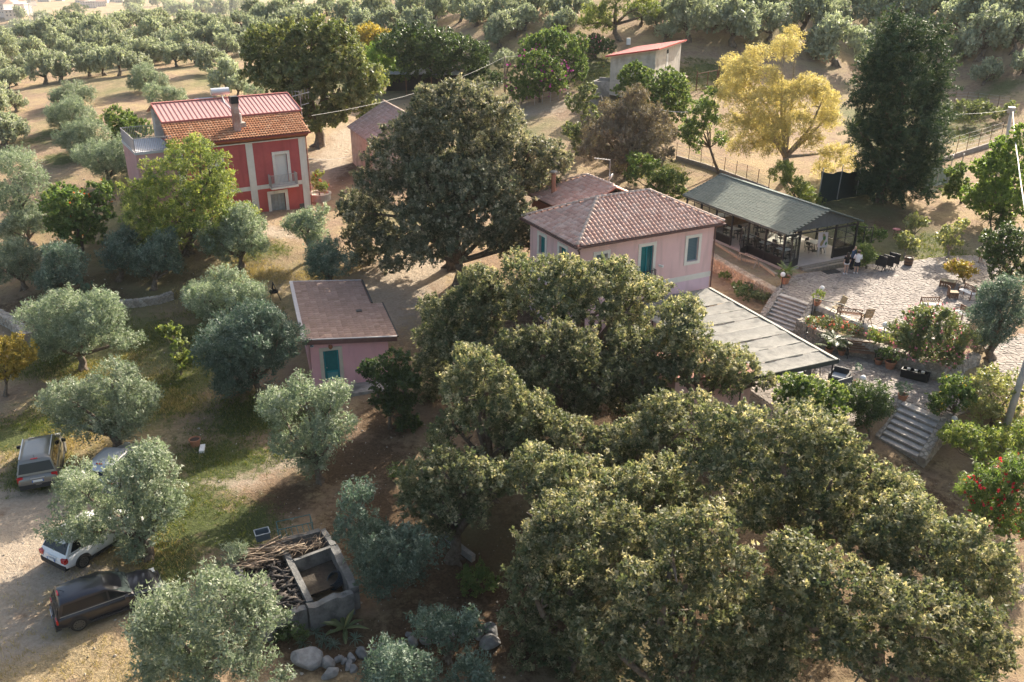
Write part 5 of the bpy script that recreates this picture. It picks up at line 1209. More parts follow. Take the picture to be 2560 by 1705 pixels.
T('mulberry_bush', 'broad green leafy tree in front of the red-roofed shed', 'tree', (1660, 305), [(1580, 192, 47), (1630, 200, 47), (1680, 212, 47), (1560, 222, 31), (1700, 250, 40), (1650, 250, 52), (1690, 286, 31), (1610, 236, 45)], 'green', 85, BSH, trunk=.2, ll=.24, lw=.13, droop=.3)
T('withered_cypress', 'brownish withered cypress with bare grey top', 'tree', (1570, 445), [(1590, 244, 33), (1540, 284, 44), (1600, 300, 51), (1640, 292, 40), (1510, 332, 55), (1580, 350, 61), (1645, 340, 40), (1480, 372, 44), (1550, 400, 46), (1620, 400, 40), (1664, 390, 24)], 'dead', 120, OAK, trunk=.3, ll=.22, lw=.07, up=.6, shoot=.5)
T('young_cypress', 'green leafy young tree to the left of the withered cypress', 'tree', (1475, 395), [(1470, 234, 28), (1478, 290, 34), (1440, 262, 28), (1470, 340, 34), (1436, 330, 28), (1450, 372, 26)], 'carob', 100, BSH, trunk=.12, ll=.22, lw=.1)
T('loquat_hedge', 'sunlit leafy bush behind the main pink house', 'bush', (1660, 505), [(1600, 412, 36), (1640, 430, 36), (1680, 452, 40), (1580, 440, 30), (1702, 484, 26), (1640, 468, 36)], 'green', 130, BSH, trunk=.1, ll=.19, lw=.09, up=.7)
T('acacia_tree', 'slender airy green tree left of the yellow tree', 'tree', (1797, 434), [(1760, 272, 32), (1790, 240, 28), (1732, 320, 32), (1780, 312, 32), (1800, 350, 26), (1740, 362, 26), (1716, 340, 26)], 'green', 70, BSH, trunk=.14, ll=.24, lw=.1, fork=.55, shoot=.5)
T('yellow_tree', 'tall bright yellow tree behind the glass pavilion', 'tree', (1965, 452), [(1960, 112, 39), (1900, 132, 36), (1850, 172, 48), (1920, 192, 48), (1830, 230, 48), (1890, 250, 57), (1960, 232, 52), (2020, 212, 48), (2060, 240, 41), (1840, 300, 48), (1920, 310, 55), (2000, 300, 52), (2070, 292, 36), (1850, 360, 43), (1930, 352, 41), (2030, 350, 36), (2088, 380, 41), (2060, 420, 32), (2118, 408, 27), (1990, 84, 27)], 'yellow', 150, OLV, trunk=.34, bark=BARK_PALE, ntops=9, ll=.21, lw=.05, droop=.55, up=.1, shoot=.7, fork=.3, split=3)
T('willow_bush', 'greenish-yellow bush under the yellow tree, against the pavilion roof', 'bush', (1990, 515), [(1955, 430, 34), (1980, 462, 34), (2012, 482, 30), (2030, 500, 24)], 'yellowgreen', 120, OLV, trunk=.08, ll=.22, lw=.06, droop=.4)
T('cypress_tree', 'very tall dark spreading cypress at right behind the pavilion', 'tree', (2200, 505), [(2250, 92, 56), (2306, 104, 56), (2222, 150, 67), (2296, 160, 78), (2184, 204, 49), (2250, 220, 93), (2324, 222, 49), (2184, 270, 56), (2260, 300, 98), (2326, 290, 44), (2204, 360, 68), (2276, 370, 81), (2150, 330, 32), (2340, 340, 29), (2184, 420, 44), (2175, 455, 37), (2215, 470, 49), (2262, 475, 49), (2300, 478, 32), (2240, 436, 73), (2288, 448, 44), (2154, 250, 32), (2336, 196, 32), (2230, 58, 29), (2300, 400, 49)], 'cypress', 78, OAK, trunk=.4, ntops=6, ll=.34, lw=.06, up=.12, spread=1.4, shoot=1.3, per=44, split=9, jit=.09)
T('grapevine', 'green leafy bush in front of the pale shade net', 'bush', (2402, 508), [(2390, 432, 26), (2402, 460, 34), (2382, 480, 26)], 'green', 130, BSH, trunk=.08, ll=.2, lw=.11)
T('robinia_tree', 'bright yellow-green leafy tree at the right edge by the utility pole', 'tree', (2510, 570), [(2490, 432, 57), (2540, 382, 53), (2552, 334, 37), (2540, 452, 63), (2480, 494, 60), (2552, 522, 63), (2440, 500, 41)], 'bright', 120, BSH, trunk=.2, ll=.22, lw=.1)
oak('holm oak filling the middle of the clump between the pink wall and the shaded ground', (1500, 1430), [(1330, 1150, 60), (1300, 1210, 60), (1380, 1190, 66), (1450, 1200, 66), (1520, 1220, 60), (1400, 1250, 60), (1590, 1230, 62), (1650, 1180, 62), (1700, 1235, 66), (1640, 1290, 66), (1560, 1280, 60)])
oak('holm oak in the hollow of the clump left of the shade roof', (1590, 1110), [(1560, 860, 52), (1600, 900, 55), (1600, 960, 56), (1650, 930, 56), (1560, 1000, 52), (1640, 990, 52), (1540, 920, 48)])
LQ = 'small loquat trees on the dry lawn'
T('loquat_tree', 'small loquat sapling just behind the barrel', 'tree', (2261, 642), [(2255, 598, 21), (2281, 606, 17), (2262, 614, 16)], 'pale', 120, BSH, trunk=.07, group=LQ, ll=.2, lw=.1, bark=BARK_PALE, split=3)
T('loquat_tree', 'small loquat farthest back on the lawn, beside the pink stools', 'tree', (2287, 602), [(2290, 552, 24), (2312, 558, 17), (2272, 560, 14)], 'pale', 110, BSH, trunk=.07, group=LQ, ll=.2, lw=.1, bark=BARK_PALE, split=3)
T('loquat_tree', 'small loquat right of the others, in front of the yucca', 'tree', (2366, 650), [(2375, 576, 22), (2402, 564, 26), (2362, 600, 20), (2390, 608, 18)], 'pale', 110, BSH, trunk=.08, group=LQ, ll=.2, lw=.1, bark=BARK_PALE, split=3)
T('pomegranate_bush', 'loose bush against the right end of the pavilion', 'bush', (2168, 628), [(2150, 576, 25), (2180, 586, 22), (2204, 590, 17), (2160, 602, 20)], 'green', 120, BSH, trunk=.06, ll=.17, lw=.08)
T('juniper_bush', 'dense round green juniper behind the three people', 'bush', (2165, 674), [(2160, 632, 25), (2176, 642, 23), (2155, 652, 20)], 'green', 260, BSH, trunk=.06, ll=.13, lw=.04, shoot=.25)
T('lantana_bush', 'round orange-yellow shrub in the paved yard', 'bush', (2410, 708), [(2400, 670, 26), (2426, 676, 20), (2380, 666, 18), (2410, 690, 17)], 'ochre', 230, BSH, trunk=.05, ll=.13, lw=.07, flowers=('pink', 6, .07))
T('white_oleander', 'tall bush dotted with white blossom at the right edge', 'bush', (2530, 738), [(2500, 602, 40), (2545, 640, 47), (2490, 640, 36), (2545, 690, 40), (2530, 588, 34), (2510, 680, 34)], 'dark', 150, BSH, trunk=.1, ll=.17, lw=.08, flowers=('white', 12, .08))
T('camellia_bush', 'big glossy bush with pale pink blossom in the bed below the paved yard', 'bush', at(2335, 912, 2.5), [(2300, 792, 40), (2350, 802, 52), (2270, 832, 40), (2320, 850, 56), (2390, 850, 45), (2262, 868, 34), (2380, 890, 38), (2420, 842, 29), (2310, 886, 34)], 'carob', 200, BSH, trunk=.1, ll=.14, lw=.08, flowers=('pink', 22, .075))
T('rose_hedge', 'rose hedge with red and coral blossom behind the thin rail', 'hedge', at(2085, 840, 2.5), [(2032, 806, 19), (2060, 808, 21), (2090, 814, 21), (2118, 820, 21), (2140, 826, 17)], 'carob', 240, BSH, trunk=.04, ll=.1, lw=.06, flowers=('coral', 26, .09))
T('flower_border', 'border of yellow-green plants with pink blossom beside the globe lamp', 'flower bed', at(2215, 866, 2.5), [(2182, 838, 19), (2210, 846, 18), (2240, 852, 19)], 'yellowgreen', 200, BSH, trunk=.03, ll=.11, lw=.06, flowers=('pink', 26, .08))
T('elder_bush', 'big elder bush covered in cream flower heads at the end of the shade roof', 'bush', (2030, 1085), [(1990, 968, 40), (2030, 972, 44), (2070, 988, 40), (1962, 1000, 35), (2010, 1012, 46), (2060, 1030, 40), (2090, 1050, 33), (2098, 1022, 29), (2080, 1070, 24)], 'green', 190, BSH, trunk=.1, ll=.15, lw=.09, flowers=('cream', 14, .15))
T('rosemary_bush', 'dense dark green bush on the bank left of the lower steps', 'bush', (2170, 1085), [(2150, 986, 32), (2190, 988, 36), (2130, 1012, 26), (2170, 1020, 38), (2200, 1022, 32), (2160, 1050, 27)], 'dark', 240, OLV, trunk=.06, ll=.14, lw=.05)
T('lemon_tree', 'leafy green bush with yellow fruit right of the lower patio', 'bush', (2390, 1056), [(2380, 962, 32), (2410, 972, 32), (2352, 1000, 26), (2394, 1000, 36), (2342, 1022, 18)], 'green', 190, BSH, trunk=.08, ll=.15, lw=.08, flowers=('yellow', 5, .07))
T('pittosporum_bush', 'pale loose shrub under the leaning olive at right', 'bush', (2480, 1060), [(2470, 962, 51), (2535, 968, 46), (2455, 1020, 46), (2520, 1036, 53)], 'pale', 130, BSH, trunk=.08, ll=.15, lw=.07)
T('spiraea_bush', 'low yellow-green shrubs right of the lower steps', 'bush', (2440, 1180), [(2398, 1084, 44), (2440, 1104, 51), (2500, 1112, 55), (2545, 1096, 51), (2368, 1092, 28), (2470, 1150, 39)], 'yellowgreen', 180, BSH, trunk=.06, ll=.13, lw=.07)
T('red_oleander', 'large oleander full of red blossom at the right edge', 'bush', (2530, 1380), [(2440, 1222, 40), (2490, 1204, 52), (2545, 1182, 52), (2530, 1250, 62), (2470, 1262, 52), (2500, 1308, 45), (2552, 1312, 52)], 'green', 170, OLV, trunk=.08, ll=.2, lw=.05, flowers=('red', 18, .1))
T('bay_laurel', 'very dark leafy laurel at the right corner of the small pink house', 'bush', (975, 1070), [(930, 922, 34), (980, 902, 42), (1008, 950, 42), (960, 960, 42), (1000, 1010, 46), (955, 1008, 32), (1020, 1066, 36)], 'dark', 210, BSH, trunk=.1, ll=.16, lw=.09)
T('orange_tree', 'dark green orange tree left of the pepper tree', 'tree', (210, 645), [(180, 512, 67), (230, 530, 62), (200, 570, 67), (150, 560, 47), (255, 484, 40)], 'green', 160, BSH, trunk=.15, ll=.18, lw=.1, flowers=('orange', 1.2, .12))
T('pepper_tree', 'feathery yellow-green pepper tree in front of the red house', 'tree', (470, 630), [(480, 388, 56), (400, 432, 56), (362, 482, 60), (440, 478, 81), (510, 470, 58), (540, 402, 39), (556, 440, 30), (350, 540, 58), (430, 560, 77), (520, 540, 64), (586, 544, 51), (618, 524, 32), (550, 484, 44), (500, 352, 28), (335, 590, 46), (425, 612, 50), (560, 590, 50), (600, 560, 36)], 'yellowgreen', 105, OLV, trunk=.3, ll=.2, lw=.06, droop=.5, up=.25)
T('fig_tree', 'young straggly fig with bright leaves on the grass', 'tree', (453, 938), [(431, 832, 25), (456, 864, 22), (453, 900, 28), (475, 910, 22), (405, 826, 14)], 'yellowgreen', 60, BSH, trunk=.05, ll=.18, lw=.13)
T('citrus_tree', 'orange-tinted citrus tree at the left edge', 'tree', (15, 990), [(26, 884, 55), (62, 892, 40), (12, 924, 36)], 'ochre', 190, BSH, trunk=.1, ll=.16, lw=.08)
T('green_shrub', 'leafy green shrub at the left corner of the red house', 'bush', (312, 360), [(300, 308, 47), (335, 330, 42), (310, 340, 42)], 'green', 110, BSH, trunk=.1, ll=.2, lw=.1)
T('broom_shrub', 'yellowish shrub at the foot of the red house terrace', 'bush', (372, 432), [(372, 372, 24), (358, 398, 28), (388, 408, 28), (340, 420, 22)], 'yellowgreen', 120, BSH, trunk=.06, ll=.18, lw=.08)
T('pomelo_tree', 'bright round green tree among the olives on the far left skyline', 'tree', (195, 66), [(182, 30, 24), (200, 24, 22), (165, 34, 18)], 'green', 12, BSH, trunk=.2, ll=.6, lw=.3)

# the olive groves: photo position and radius of each crown; six built crowns, copied
FAR = [(572, 205, 30), (596, 226, 20), (16, 336, 34), (40, 262, 20), (470, 96, 20), (340, 100, 20), (250, 130, 22), (100, 140, 22), (60, 135, 22), (200, 112, 20), (180, 86, 20), (110, 60, 16), (240, 62, 18), (270, 100, 20), (336, 140, 20), (410, 72, 18), (470, 60, 18), (520, 110, 20), (625, 96, 18), (655, 90, 18), (700, 90, 20), (740, 62, 18), (15, 108, 24), (8, 150, 27), (4, 182, 24), (22, 205, 21), (4, 246, 20), (8, 275, 26), (12, 332, 30), (62, 100, 21), (95, 104, 21), (130, 97, 24), (165, 97, 21), (150, 127, 22), (185, 142, 22), (80, 172, 23), (115, 187, 25), (152, 183, 24), (42, 197, 18),
       (225, 166, 27), (262, 167, 24), (300, 168, 23), (345, 164, 22), (240, 96, 24), (277, 84, 21), (202, 66, 18), (160, 74, 19), (130, 74, 17), (76, 78, 16), (42, 80, 16), (300, 74, 21), (326, 68, 19), (288, 118, 22), (316, 128, 23), (352, 50, 19), (400, 58, 20), (380, 64, 18), (422, 34, 17), (455, 40, 20), (500, 34, 18), (552, 40, 19),
       (386, 98, 24), (422, 104, 22), (460, 114, 23), (392, 133, 22), (424, 138, 22), (442, 150, 18), (368, 148, 20), (492, 138, 26), (536, 162, 24), (505, 74, 21), (530, 88, 20), (548, 68, 20), (560, 100, 22), (592, 96, 20), (612, 116, 22), (566, 128, 19), (632, 34, 19), (604, 50, 18), (662, 56, 20), (702, 50, 22), (736, 26, 20), (762, 46, 21), (592, 24, 18), (640, 78, 20), (682, 78, 21), (722, 70, 20),
       (48, 46, 12), (341, 14, 18), (396, 6, 11), (860, 46, 22), (886, 26, 22), (912, 50, 22), (946, 34, 24), (902, 66, 21), (942, 72, 20), (982, 62, 23), (1002, 38, 21), (1042, 54, 23), (1062, 24, 21), (1088, 40, 25), (1152, 34, 22), (1192, 40, 26), (1222, 34, 18), (1266, 44, 26), (1312, 54, 25), (1342, 24, 24), (1382, 34, 23), (1396, 62, 23), (1232, 78, 16), (1250, 94, 27), (1292, 76, 16), (1440, 24, 24), (1420, 60, 20), (1362, 14, 21), (1120, 10, 20), (1182, 4, 18), (1242, 4, 20), (1300, 8, 20), (980, 12, 20), (820, 20, 20), (790, 60, 20), (1020, 80, 20), (1060, 76, 18),
       (1722, 68, 40), (1830, 76, 43), (1922, 72, 33), (2006, 50, 40), (2084, 48, 28), (2088, 126, 42), (2060, 84, 32), (2246, 48, 36), (2320, 24, 36), (2404, 58, 38), (2470, 42, 42), (2378, 136, 30), (2450, 112, 42), (2534, 104, 30), (2544, 34, 28), (2440, 8, 26), (2170, 44, 28), (2130, 22, 26), (1790, 44, 30), (1812, 18, 26), (1872, 24, 28), (1906, 12, 24), (1944, 12, 27), (1982, 6, 22), (2166, 102, 25), (2458, 192, 21), (1680, 34, 30), (1660, 92, 18), (1602, 44, 22), (1760, 24, 24), (2040, 14, 24), (2090, 6, 22), (2210, 10, 26), (2370, 12, 26), (2500, 4, 26), (2290, 70, 24), (1730, 8, 24), (1640, 60, 20), (2560, 160, 24)]
def zone(x, y):
    if x < 400 and y < 135: return ('olives on the far left skyline', 'small hazy olive packed among others on the far left hillside below the pylon')
    if x < 470: return ('olives in the left field', 'olive in the loose rows of the tilled field left of the red house')
    if x < 850: return ('olives behind the red house', 'olive in the grove on the slope behind the red house and its carob')
    if x < 1450: return ('olives along the top middle', 'olive in the crowded grove along the top middle behind the dark hedge')
    if x < 2110: return ('olives behind the grey shed', 'large olive on the slope behind the red-roofed shed and yellow tree')
    return ('olives in the top right', 'large open olive on the dry slope in the top right beyond the cypress')
FARV = []
for k in range(10):
    r = random.Random(50 + k); wx, wy = r.uniform(.85, 1.2), r.uniform(.85, 1.2); lean = r.uniform(-.3, .3)
    lb = [(r.uniform(-.5, .5) * 1.0, r.uniform(-.5, .5), 1.45 + r.uniform(-.15, .4), r.uniform(.85, 1.1), r.uniform(.85, 1.1), r.uniform(.75, .95)) for _ in range(3)]
    lb += [(math.cos(a) * 1.0, math.sin(a) * 1.0, 1.15 + r.uniform(-.25, .35), .78, .78, .72) for a in [r.uniform(0, .9) + j * 1.26 for j in range(5)]]
    lb = [(x * wx + lean * z * .4, y * wy, z * (1 + .12 * math.sin(k * 2.1)), a * r.uniform(.85, 1.12), b * r.uniform(.85, 1.12), c * r.uniform(.85, 1.1)) for x, y, z, a, b, c in lb[:r.choice([6, 7, 8])]]
    FARV.append((crown_mesh('crown', lb, 80, ll=.25, lw=.10, seed=300 + k, up=.7, spread=.7, shoot=.42, per=16, split=3, quads=False, under=.7),
                 trunk_mesh('trunk', (0, 0, 0), [(l[0], l[1], l[2]) for l in lb[:5]], .17, 60 + k, .4, 1, 6)))
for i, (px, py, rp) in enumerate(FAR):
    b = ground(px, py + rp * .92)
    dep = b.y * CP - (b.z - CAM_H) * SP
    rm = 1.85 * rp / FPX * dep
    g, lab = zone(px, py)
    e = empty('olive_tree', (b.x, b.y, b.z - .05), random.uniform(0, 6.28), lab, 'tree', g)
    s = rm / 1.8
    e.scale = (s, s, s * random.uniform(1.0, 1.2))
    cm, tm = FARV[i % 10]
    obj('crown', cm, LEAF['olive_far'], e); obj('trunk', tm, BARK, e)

# ------------------------------------------------------------------ fences, poles, wires
def gnd(px, py): return ground(px, py)
TERRA = mat('terracotta', (.36, .155, .085), .85, (.44, .21, .125), 5, .1, 20)
GLOBE = mat('white_globe', (.80, .78, .74), .35, spec=.5)
BLUEG = mat('bluegrey_panel', (.07, .085, .10), .5, (.09, .105, .12), 3)
TEAK = mat('teak', (.20, .135, .07), .75, (.30, .21, .12), 6, .2, 40)
TEAKD = mat('dark_teak', (.14, .075, .045), .7, (.20, .115, .07), 6, .2, 40)
WICK = mat('dark_wicker', (.035, .04, .045), .7, (.06, .065, .07), 30, .6, 60)
def fence(label, pts, nposts, hpost, wall=None, mt=RUST, wires=4, name='wire_fence', rad=.03, cat='fence', group='post and wire fences'):
    P = [gnd(*p) for p in pts]; o = P[0]
    e = empty(name, o, 0, label, cat, group); L = [0]
    for a, b in zip(P, P[1:]): L.append(L[-1] + (b - a).length)
    def along(s):
        for i in range(len(P) - 1):
            if s <= L[i + 1] + 1e-6: return P[i].lerp(P[i + 1], (s - L[i]) / max(1e-6, L[i + 1] - L[i])) - o
        return P[-1] - o
    r = random.Random(len(label)); tops = []
    hw = wall or 0
    for k in range(nposts):
        p = along(L[-1] * k / (nposts - 1)); q = p + Vector((r.uniform(-.06, .06), r.uniform(-.06, .06), hpost + hw)); tops.append((p, q))
        m = MB(); m.tube([p - Vector((0, 0, .3)), q], rad, 6); m.build('post', mt, e)
    m = MB()
    for j in range(wires):
        f = (j + 1) / (wires + .1)
        for (a, b), (c, d) in zip(tops, tops[1:]):
            z0 = hw + hpost * f; m.tube([a + Vector((0, 0, z0)), (a + c) / 2 + Vector((0, 0, z0 - .03)), c + Vector((0, 0, z0))], .008, 4, False)
    m.build('wire', GREYMETAL, e)
    if wall:
        m = MB()
        for i in range(len(P) - 1):
            a, b = P[i] - o, P[i + 1] - o; m.bar(a + Vector((0, 0, wall / 2 - .3)), b + Vector((0, 0, wall / 2 - .3)), .22, wall + .6)
        m.build('base_wall', mat('old_concrete', (.20, .17, .14), .95, (.31, .27, .23), 1.5, .4, 18), e)
    return e
fence('rusty wire fence on a low wall behind the pavilion, below the acacia', [(1690, 398), (1765, 420), (1840, 447), (1920, 478)], 9, 1.3, .4)
fence('rusty tall wire fence on a low wall at right, left of the utility pole', [(2330, 412), (2415, 385), (2500, 358)], 7, 1.9, .45)
fence('thin wire fence posts on the slope above the bramble hedge at right', [(2355, 262), (2420, 262), (2520, 275)], 7, 1.6, None)
fence('thin posts of the wire fence in front of the bougainvillea', [(1298, 262), (1345, 262), (1395, 252)], 6, 1.3, None, GREYMETAL, 3)
e = empty('rusty_gate', gnd(1740, 226), 0, 'bare rusty gate frame of upright posts beside the shed', 'gate')
o = e.location.copy(); b = gnd(1794, 216) - o; hh = 2.4
for f, h in ((0, 2.3), (.5, 2.0), (.94, 2.1), (1.0, 2.6)):
    m = MB(); p = b * f; m.bar(p - Vector((0, 0, .3)), p + Vector((0, 0, h)), .11); m.build('post', RUST, e)
m = MB(); m.bar(Vector((0, 0, 1.95)), b + Vector((0, 0, 2.0)), .08); m.bar(Vector((0, 0, .08)), b + Vector((0, 0, .08)), .07); m.build('rail', RUST, e)
def net(label, p0, p1, h0, h1, mt, seed, sag=.25):
    a, b = gnd(*p0), gnd(*p1); e = empty('shade_net', a, 0, label, 'shade net'); m = MB(); r = random.Random(seed); d = b - a; nn = d.cross(Vector((0, 0, 1))).normalized(); n1, n2 = 12, 5; V = []
    for i in range(n1):
        f = i / (n1 - 1); h = h0 + (h1 - h0) * f - sag * math.sin(math.pi * ((f * 3) % 1))
        for j in range(n2): V.append(d * f + Vector((0, 0, h * j / (n2 - 1))) + nn * (.12 * math.sin(i * 2.1 + j) + r.uniform(-.04, .04)))
    m.add(V, [(i * n2 + j, (i + 1) * n2 + j, (i + 1) * n2 + j + 1, i * n2 + j + 1) for i in range(n1 - 1) for j in range(n2 - 1)]); m.build('netting', mt, e, True)
    for k in range(4):
        q = d * (k / 3); m = MB(); m.tube([q - Vector((0, 0, .3)), q + nn * .15 + Vector((0, 0, max(h0, h1) + .3))], .045, 6); m.build('post', GREYMETAL, e)
net('dark green shade netting on poles under the yellow tree and cypress', (2043, 510), (2185, 482), 3.0, 2.2, mat('dark_netting', (.012, .03, .028), .8), 3)
net('pale green drooping shade netting right of the cypress trunk', (2312, 468), (2392, 458), 2.6, 1.4, mat('pale_netting', (.20, .25, .22), .9, (.27, .32, .28), 2), 5, .4)
def pole(name, label, base, top_px, r, mt, n=8, cap=None, group=None, cat='pole', lean=0):
    t = atY(*top_px, base.y + lean); e = empty(name, base, 0, label, cat, group); d = t - base
    m = MB(); m.tube([Vector((0, 0, -.4)), d], [r, r * .72], n); m.build('shaft', mt, e, True)
    if cap: m = MB(); m.box(d + Vector((0, 0, -.05)), cap); m.build('head', GREYMETAL, e)
    return e, t
PALEC = mat('pale_concrete', (.40, .37, .34), .85, (.50, .47, .43), 2, .2, 20)
_, PT = pole('utility_pole', 'leaning pale concrete utility pole behind the bright tree at right', gnd(2505, 425), (2529, 274), .2, PALEC, 8, (.55, .5, .6))
_, PT2 = pole('concrete_pole', 'thick grey concrete pole cut by the right edge, beside the lower shrubs', gnd(2497, 1120), (2600, 800), .2, mat('grey_concrete', (.30, .28, .25), .9, (.38, .36, .33), 3, .2, 20), 10)
_, WT = pole('wooden_pole', 'bare wooden pole standing left of the bougainvillea', gnd(1262, 234), (1262, 142), .15, mat('pole_wood', (.22, .15, .10), .85, (.30, .22, .15), 5))
for lab, b, t in (('thin wooden pole leaning among the olives at top left', (375, 66), (361, 14)), ('thin wooden pole at the top edge above the carob tree', (688, 34), (681, -20)), ('thin pole at the top edge above the shed roof', (1697, 66), (1697, -30))):
    pole('wooden_pole', lab, gnd(*b), t, .11, mat('grey_pole', (.26, .22, .18), .9), group='distant poles')
def cable(label, pts, r=.02, sag=.3, mt=None):
    o = pts[0]; m = MB(); Q = []
    for a, b in zip(pts, pts[1:]):
        for k in range(9):
            f = k / 8; Q.append(a.lerp(b, f) - o - Vector((0, 0, sag * 4 * f * (1 - f))))
    m.tube(Q, r, 5); ob = m.build('cable', mt or mat('cable', (.30, .29, .28), .6), None); ob.location = o; return tag(ob, label, 'cable', 'overhead cables')
RH = Vector((-17.0, 76.0, 11.6))
cable('cable from the red house past the big oak to the wooden pole', [RH, WT], .014, .9)
cable('cable from the wooden pole up to the pine tree', [WT, atY(1455, 102, WT.y + 12), atY(1660, 20, WT.y + 40)], .018, .4)
cable('short thin cable across the front of the cypress to the utility pole', [PT, atY(2335, 284, PT.y - 6)], .018, .2)
cable('thick white cable hanging from the utility pole down past the right edge', [PT + Vector((.1, -.1, -.1)), atY(2545, 400, 62), atY(2585, 640, 40)], .035, .2, mat('white_cable', (.62, .60, .58), .5))
cable('thin cable from the corner of the red house over the driveway', [Vector((-17.3, 74.0, 8.4)), atY(900, 383, 82)], .013, .3)
cable('pale cable between the withered cypress and the acacia', [atY(1640, 272, 84), atY(1720, 280, 84)], .025, .1, mat('white_cable', (.62, .60, .58), .5))
# lattice pylon on the far left
b = gnd(86, 66); e = empty('lattice_pylon', b, R(20), 'steel lattice pylon on the far left hill, cut by the top edge', 'pylon'); m = MB(); w0, w1, Hh = 2.6, .9, 24.0
for k in range(9):
    f0, f1 = k / 9, (k + 1) / 9; a0, a1 = w0 + (w1 - w0) * f0, w0 + (w1 - w0) * f1; z0, z1 = Hh * f0, Hh * f1; C4 = [(-1, -1), (1, -1), (1, 1), (-1, 1)]
    for i in range(4):
        c, d = C4[i], C4[(i + 1) % 4]; A = Vector((c[0] * a0, c[1] * a0, z0)); A1_ = Vector((c[0] * a1, c[1] * a1, z1)); B1 = Vector((d[0] * a1, d[1] * a1, z1)); B0 = Vector((d[0] * a0, d[1] * a0, z0))
        m.bar(A, A1_, .22); m.bar(A, B1, .12); m.bar(B0, A1_, .12); m.bar(A1_, B1, .12)
m.build('lattice', PALEMETAL, e); m = MB(); m.bar((-5, 0, 18), (5, 0, 18), .3); m.bar((-4, 0, 22), (4, 0, 22), .3); m.build('cross_arm', PALEMETAL, e)
# dry-stone walls at left, boulders at the bottom
gp = [gnd(285, 772), gnd(345, 768), gnd(400, 760), gnd(436, 748)]
stone_wall('dry_stone_wall', 'low dry-stone wall across the bank behind the broad olive at left', [(p.x, p.y) for p in gp], [p.z + .5 for p in gp], [p.z - .1 for p in gp], .4, .3, 1, GREYSTONE, seed=81)
gp = [gnd(-20, 800), gnd(25, 822), gnd(62, 862)]
stone_wall('rubble_wall', 'pale rubble wall running in from the left edge', [(p.x, p.y) for p in gp], [p.z + .7 for p in gp], [p.z - .1 for p in gp], .6, .34, 1, GREYSTONE, seed=83)
def rock_mesh(seed):
    import bmesh
    r = np.random.default_rng(seed); bm = bmesh.new(); bmesh.ops.create_icosphere(bm, subdivisions=3, radius=1.0)
    k = [(r.normal(size=3), r.uniform(.55, .85)) for _ in range(9)]
    for v in bm.verts:
        p = np.array(v.co)
        for n, d in k:
            n = n / np.linalg.norm(n); s = p @ n
            if s > d: p = p - n * (s - d) * .85
        p = p * (1 + .05 * math.sin(p[0] * 5 + seed) * math.cos(p[1] * 6 + p[2] * 4)); v.co = p
    me = bpy.data.meshes.new('boulder'); bm.to_mesh(me); bm.free(); return me
RM = [rock_mesh(k) for k in range(7)]
o = gnd(900, 1660); e = empty('boulder_wall', o, 0, 'rough wall of grey boulders along the shaded bottom edge', 'wall')
for i, (x, y, rp) in enumerate([(764, 1655, 36), (801, 1662, 9), (823, 1660, 20), (846, 1652, 13), (862, 1655, 10), (880, 1650, 14), (906, 1640, 18), (930, 1634, 13), (959, 1626, 19), (943, 1640, 9), (1033, 1610, 16), (1025, 1590, 12), (935, 1664, 20), (826, 1688, 20), (872, 1666, 14), (1228, 1580, 20), (1228, 1612, 25), (1001, 1615, 13), (884, 1676, 12), (980, 1624, 13), (1062, 1606, 16), (1095, 1602, 18), (1130, 1596, 15), (1165, 1592, 18), (1198, 1590, 16)]):
    p = gnd(x, y); rm = rp / FPX * (p.y * CP - (p.z - CAM_H) * SP); b = obj('boulder', RM[i % 7], BOULDER, e); b.location = p - o + Vector((0, 0, rm * .3)); b.scale = (rm * 1.25, rm * 1.0, rm * .85); b.rotation_euler = (.3 * i, .2 * i, i)
m = MB(); P = [gnd(1106, 1335), gnd(1130, 1360), gnd(1155, 1382), gnd(1184, 1404)]; o = P[0]
for a, b in zip(P, P[1:]): m.bar(a - o + Vector((0, 0, .1)), b - o + Vector((0, 0, .1)), .22, .5)
ob = m.build('garden_kerb', CONC); ob.location = o; tag(ob, 'curved concrete kerb in the shade under the oaks', 'kerb')

# ------------------------------------------------------------------ lamps, pots, furniture of the yard
def globe_lamp(label, bx, by, z, gx_, gy_):
    b = at(bx, by, z); g = atY(gx_, gy_, b.y); h = max(.6, g.z - z); e = empty('globe_lamp', b, 0, label, 'lamp', 'white globe garden lamps')
    m = MB(); m.lathe([(.09, 0), (.09, .04), (.035, .06), (.032, h - .16), (.07, h - .15), (.07, h - .11)], 10); m.build('pole', BLACKM, e)
    m = MB(); m.lathe([(0, -.17)] + [(.17 * math.sin(a), -.17 * math.cos(a)) for a in [math.pi * k / 10 for k in range(1, 10)]] + [(0, .17)], 16, (0, 0, h)); m.build('globe', GLOBE, e, True)
globe_lamp('globe lamp at the left head of the upper stairs by the big palm pot', 1953, 719, 3.05, 1956, 686)
globe_lamp('globe lamp at the right head of the upper stairs by a pot plant', 2051, 748, 3.03, 2054, 720)
globe_lamp('globe lamp at the left end of the rose hedge', 2016, 832, 2.5, 2019, 797)
globe_lamp('globe lamp standing in the pink flower border', 2206, 850, 2.5, 2211, 812)
globe_lamp('globe lamp behind the dark bush on the lower patio', 2150, 988, 1.66, 2153, 945)
globe_lamp('globe lamp among shrubs right of the lower stairs', 2376, 1090, .75, 2378, 1047)
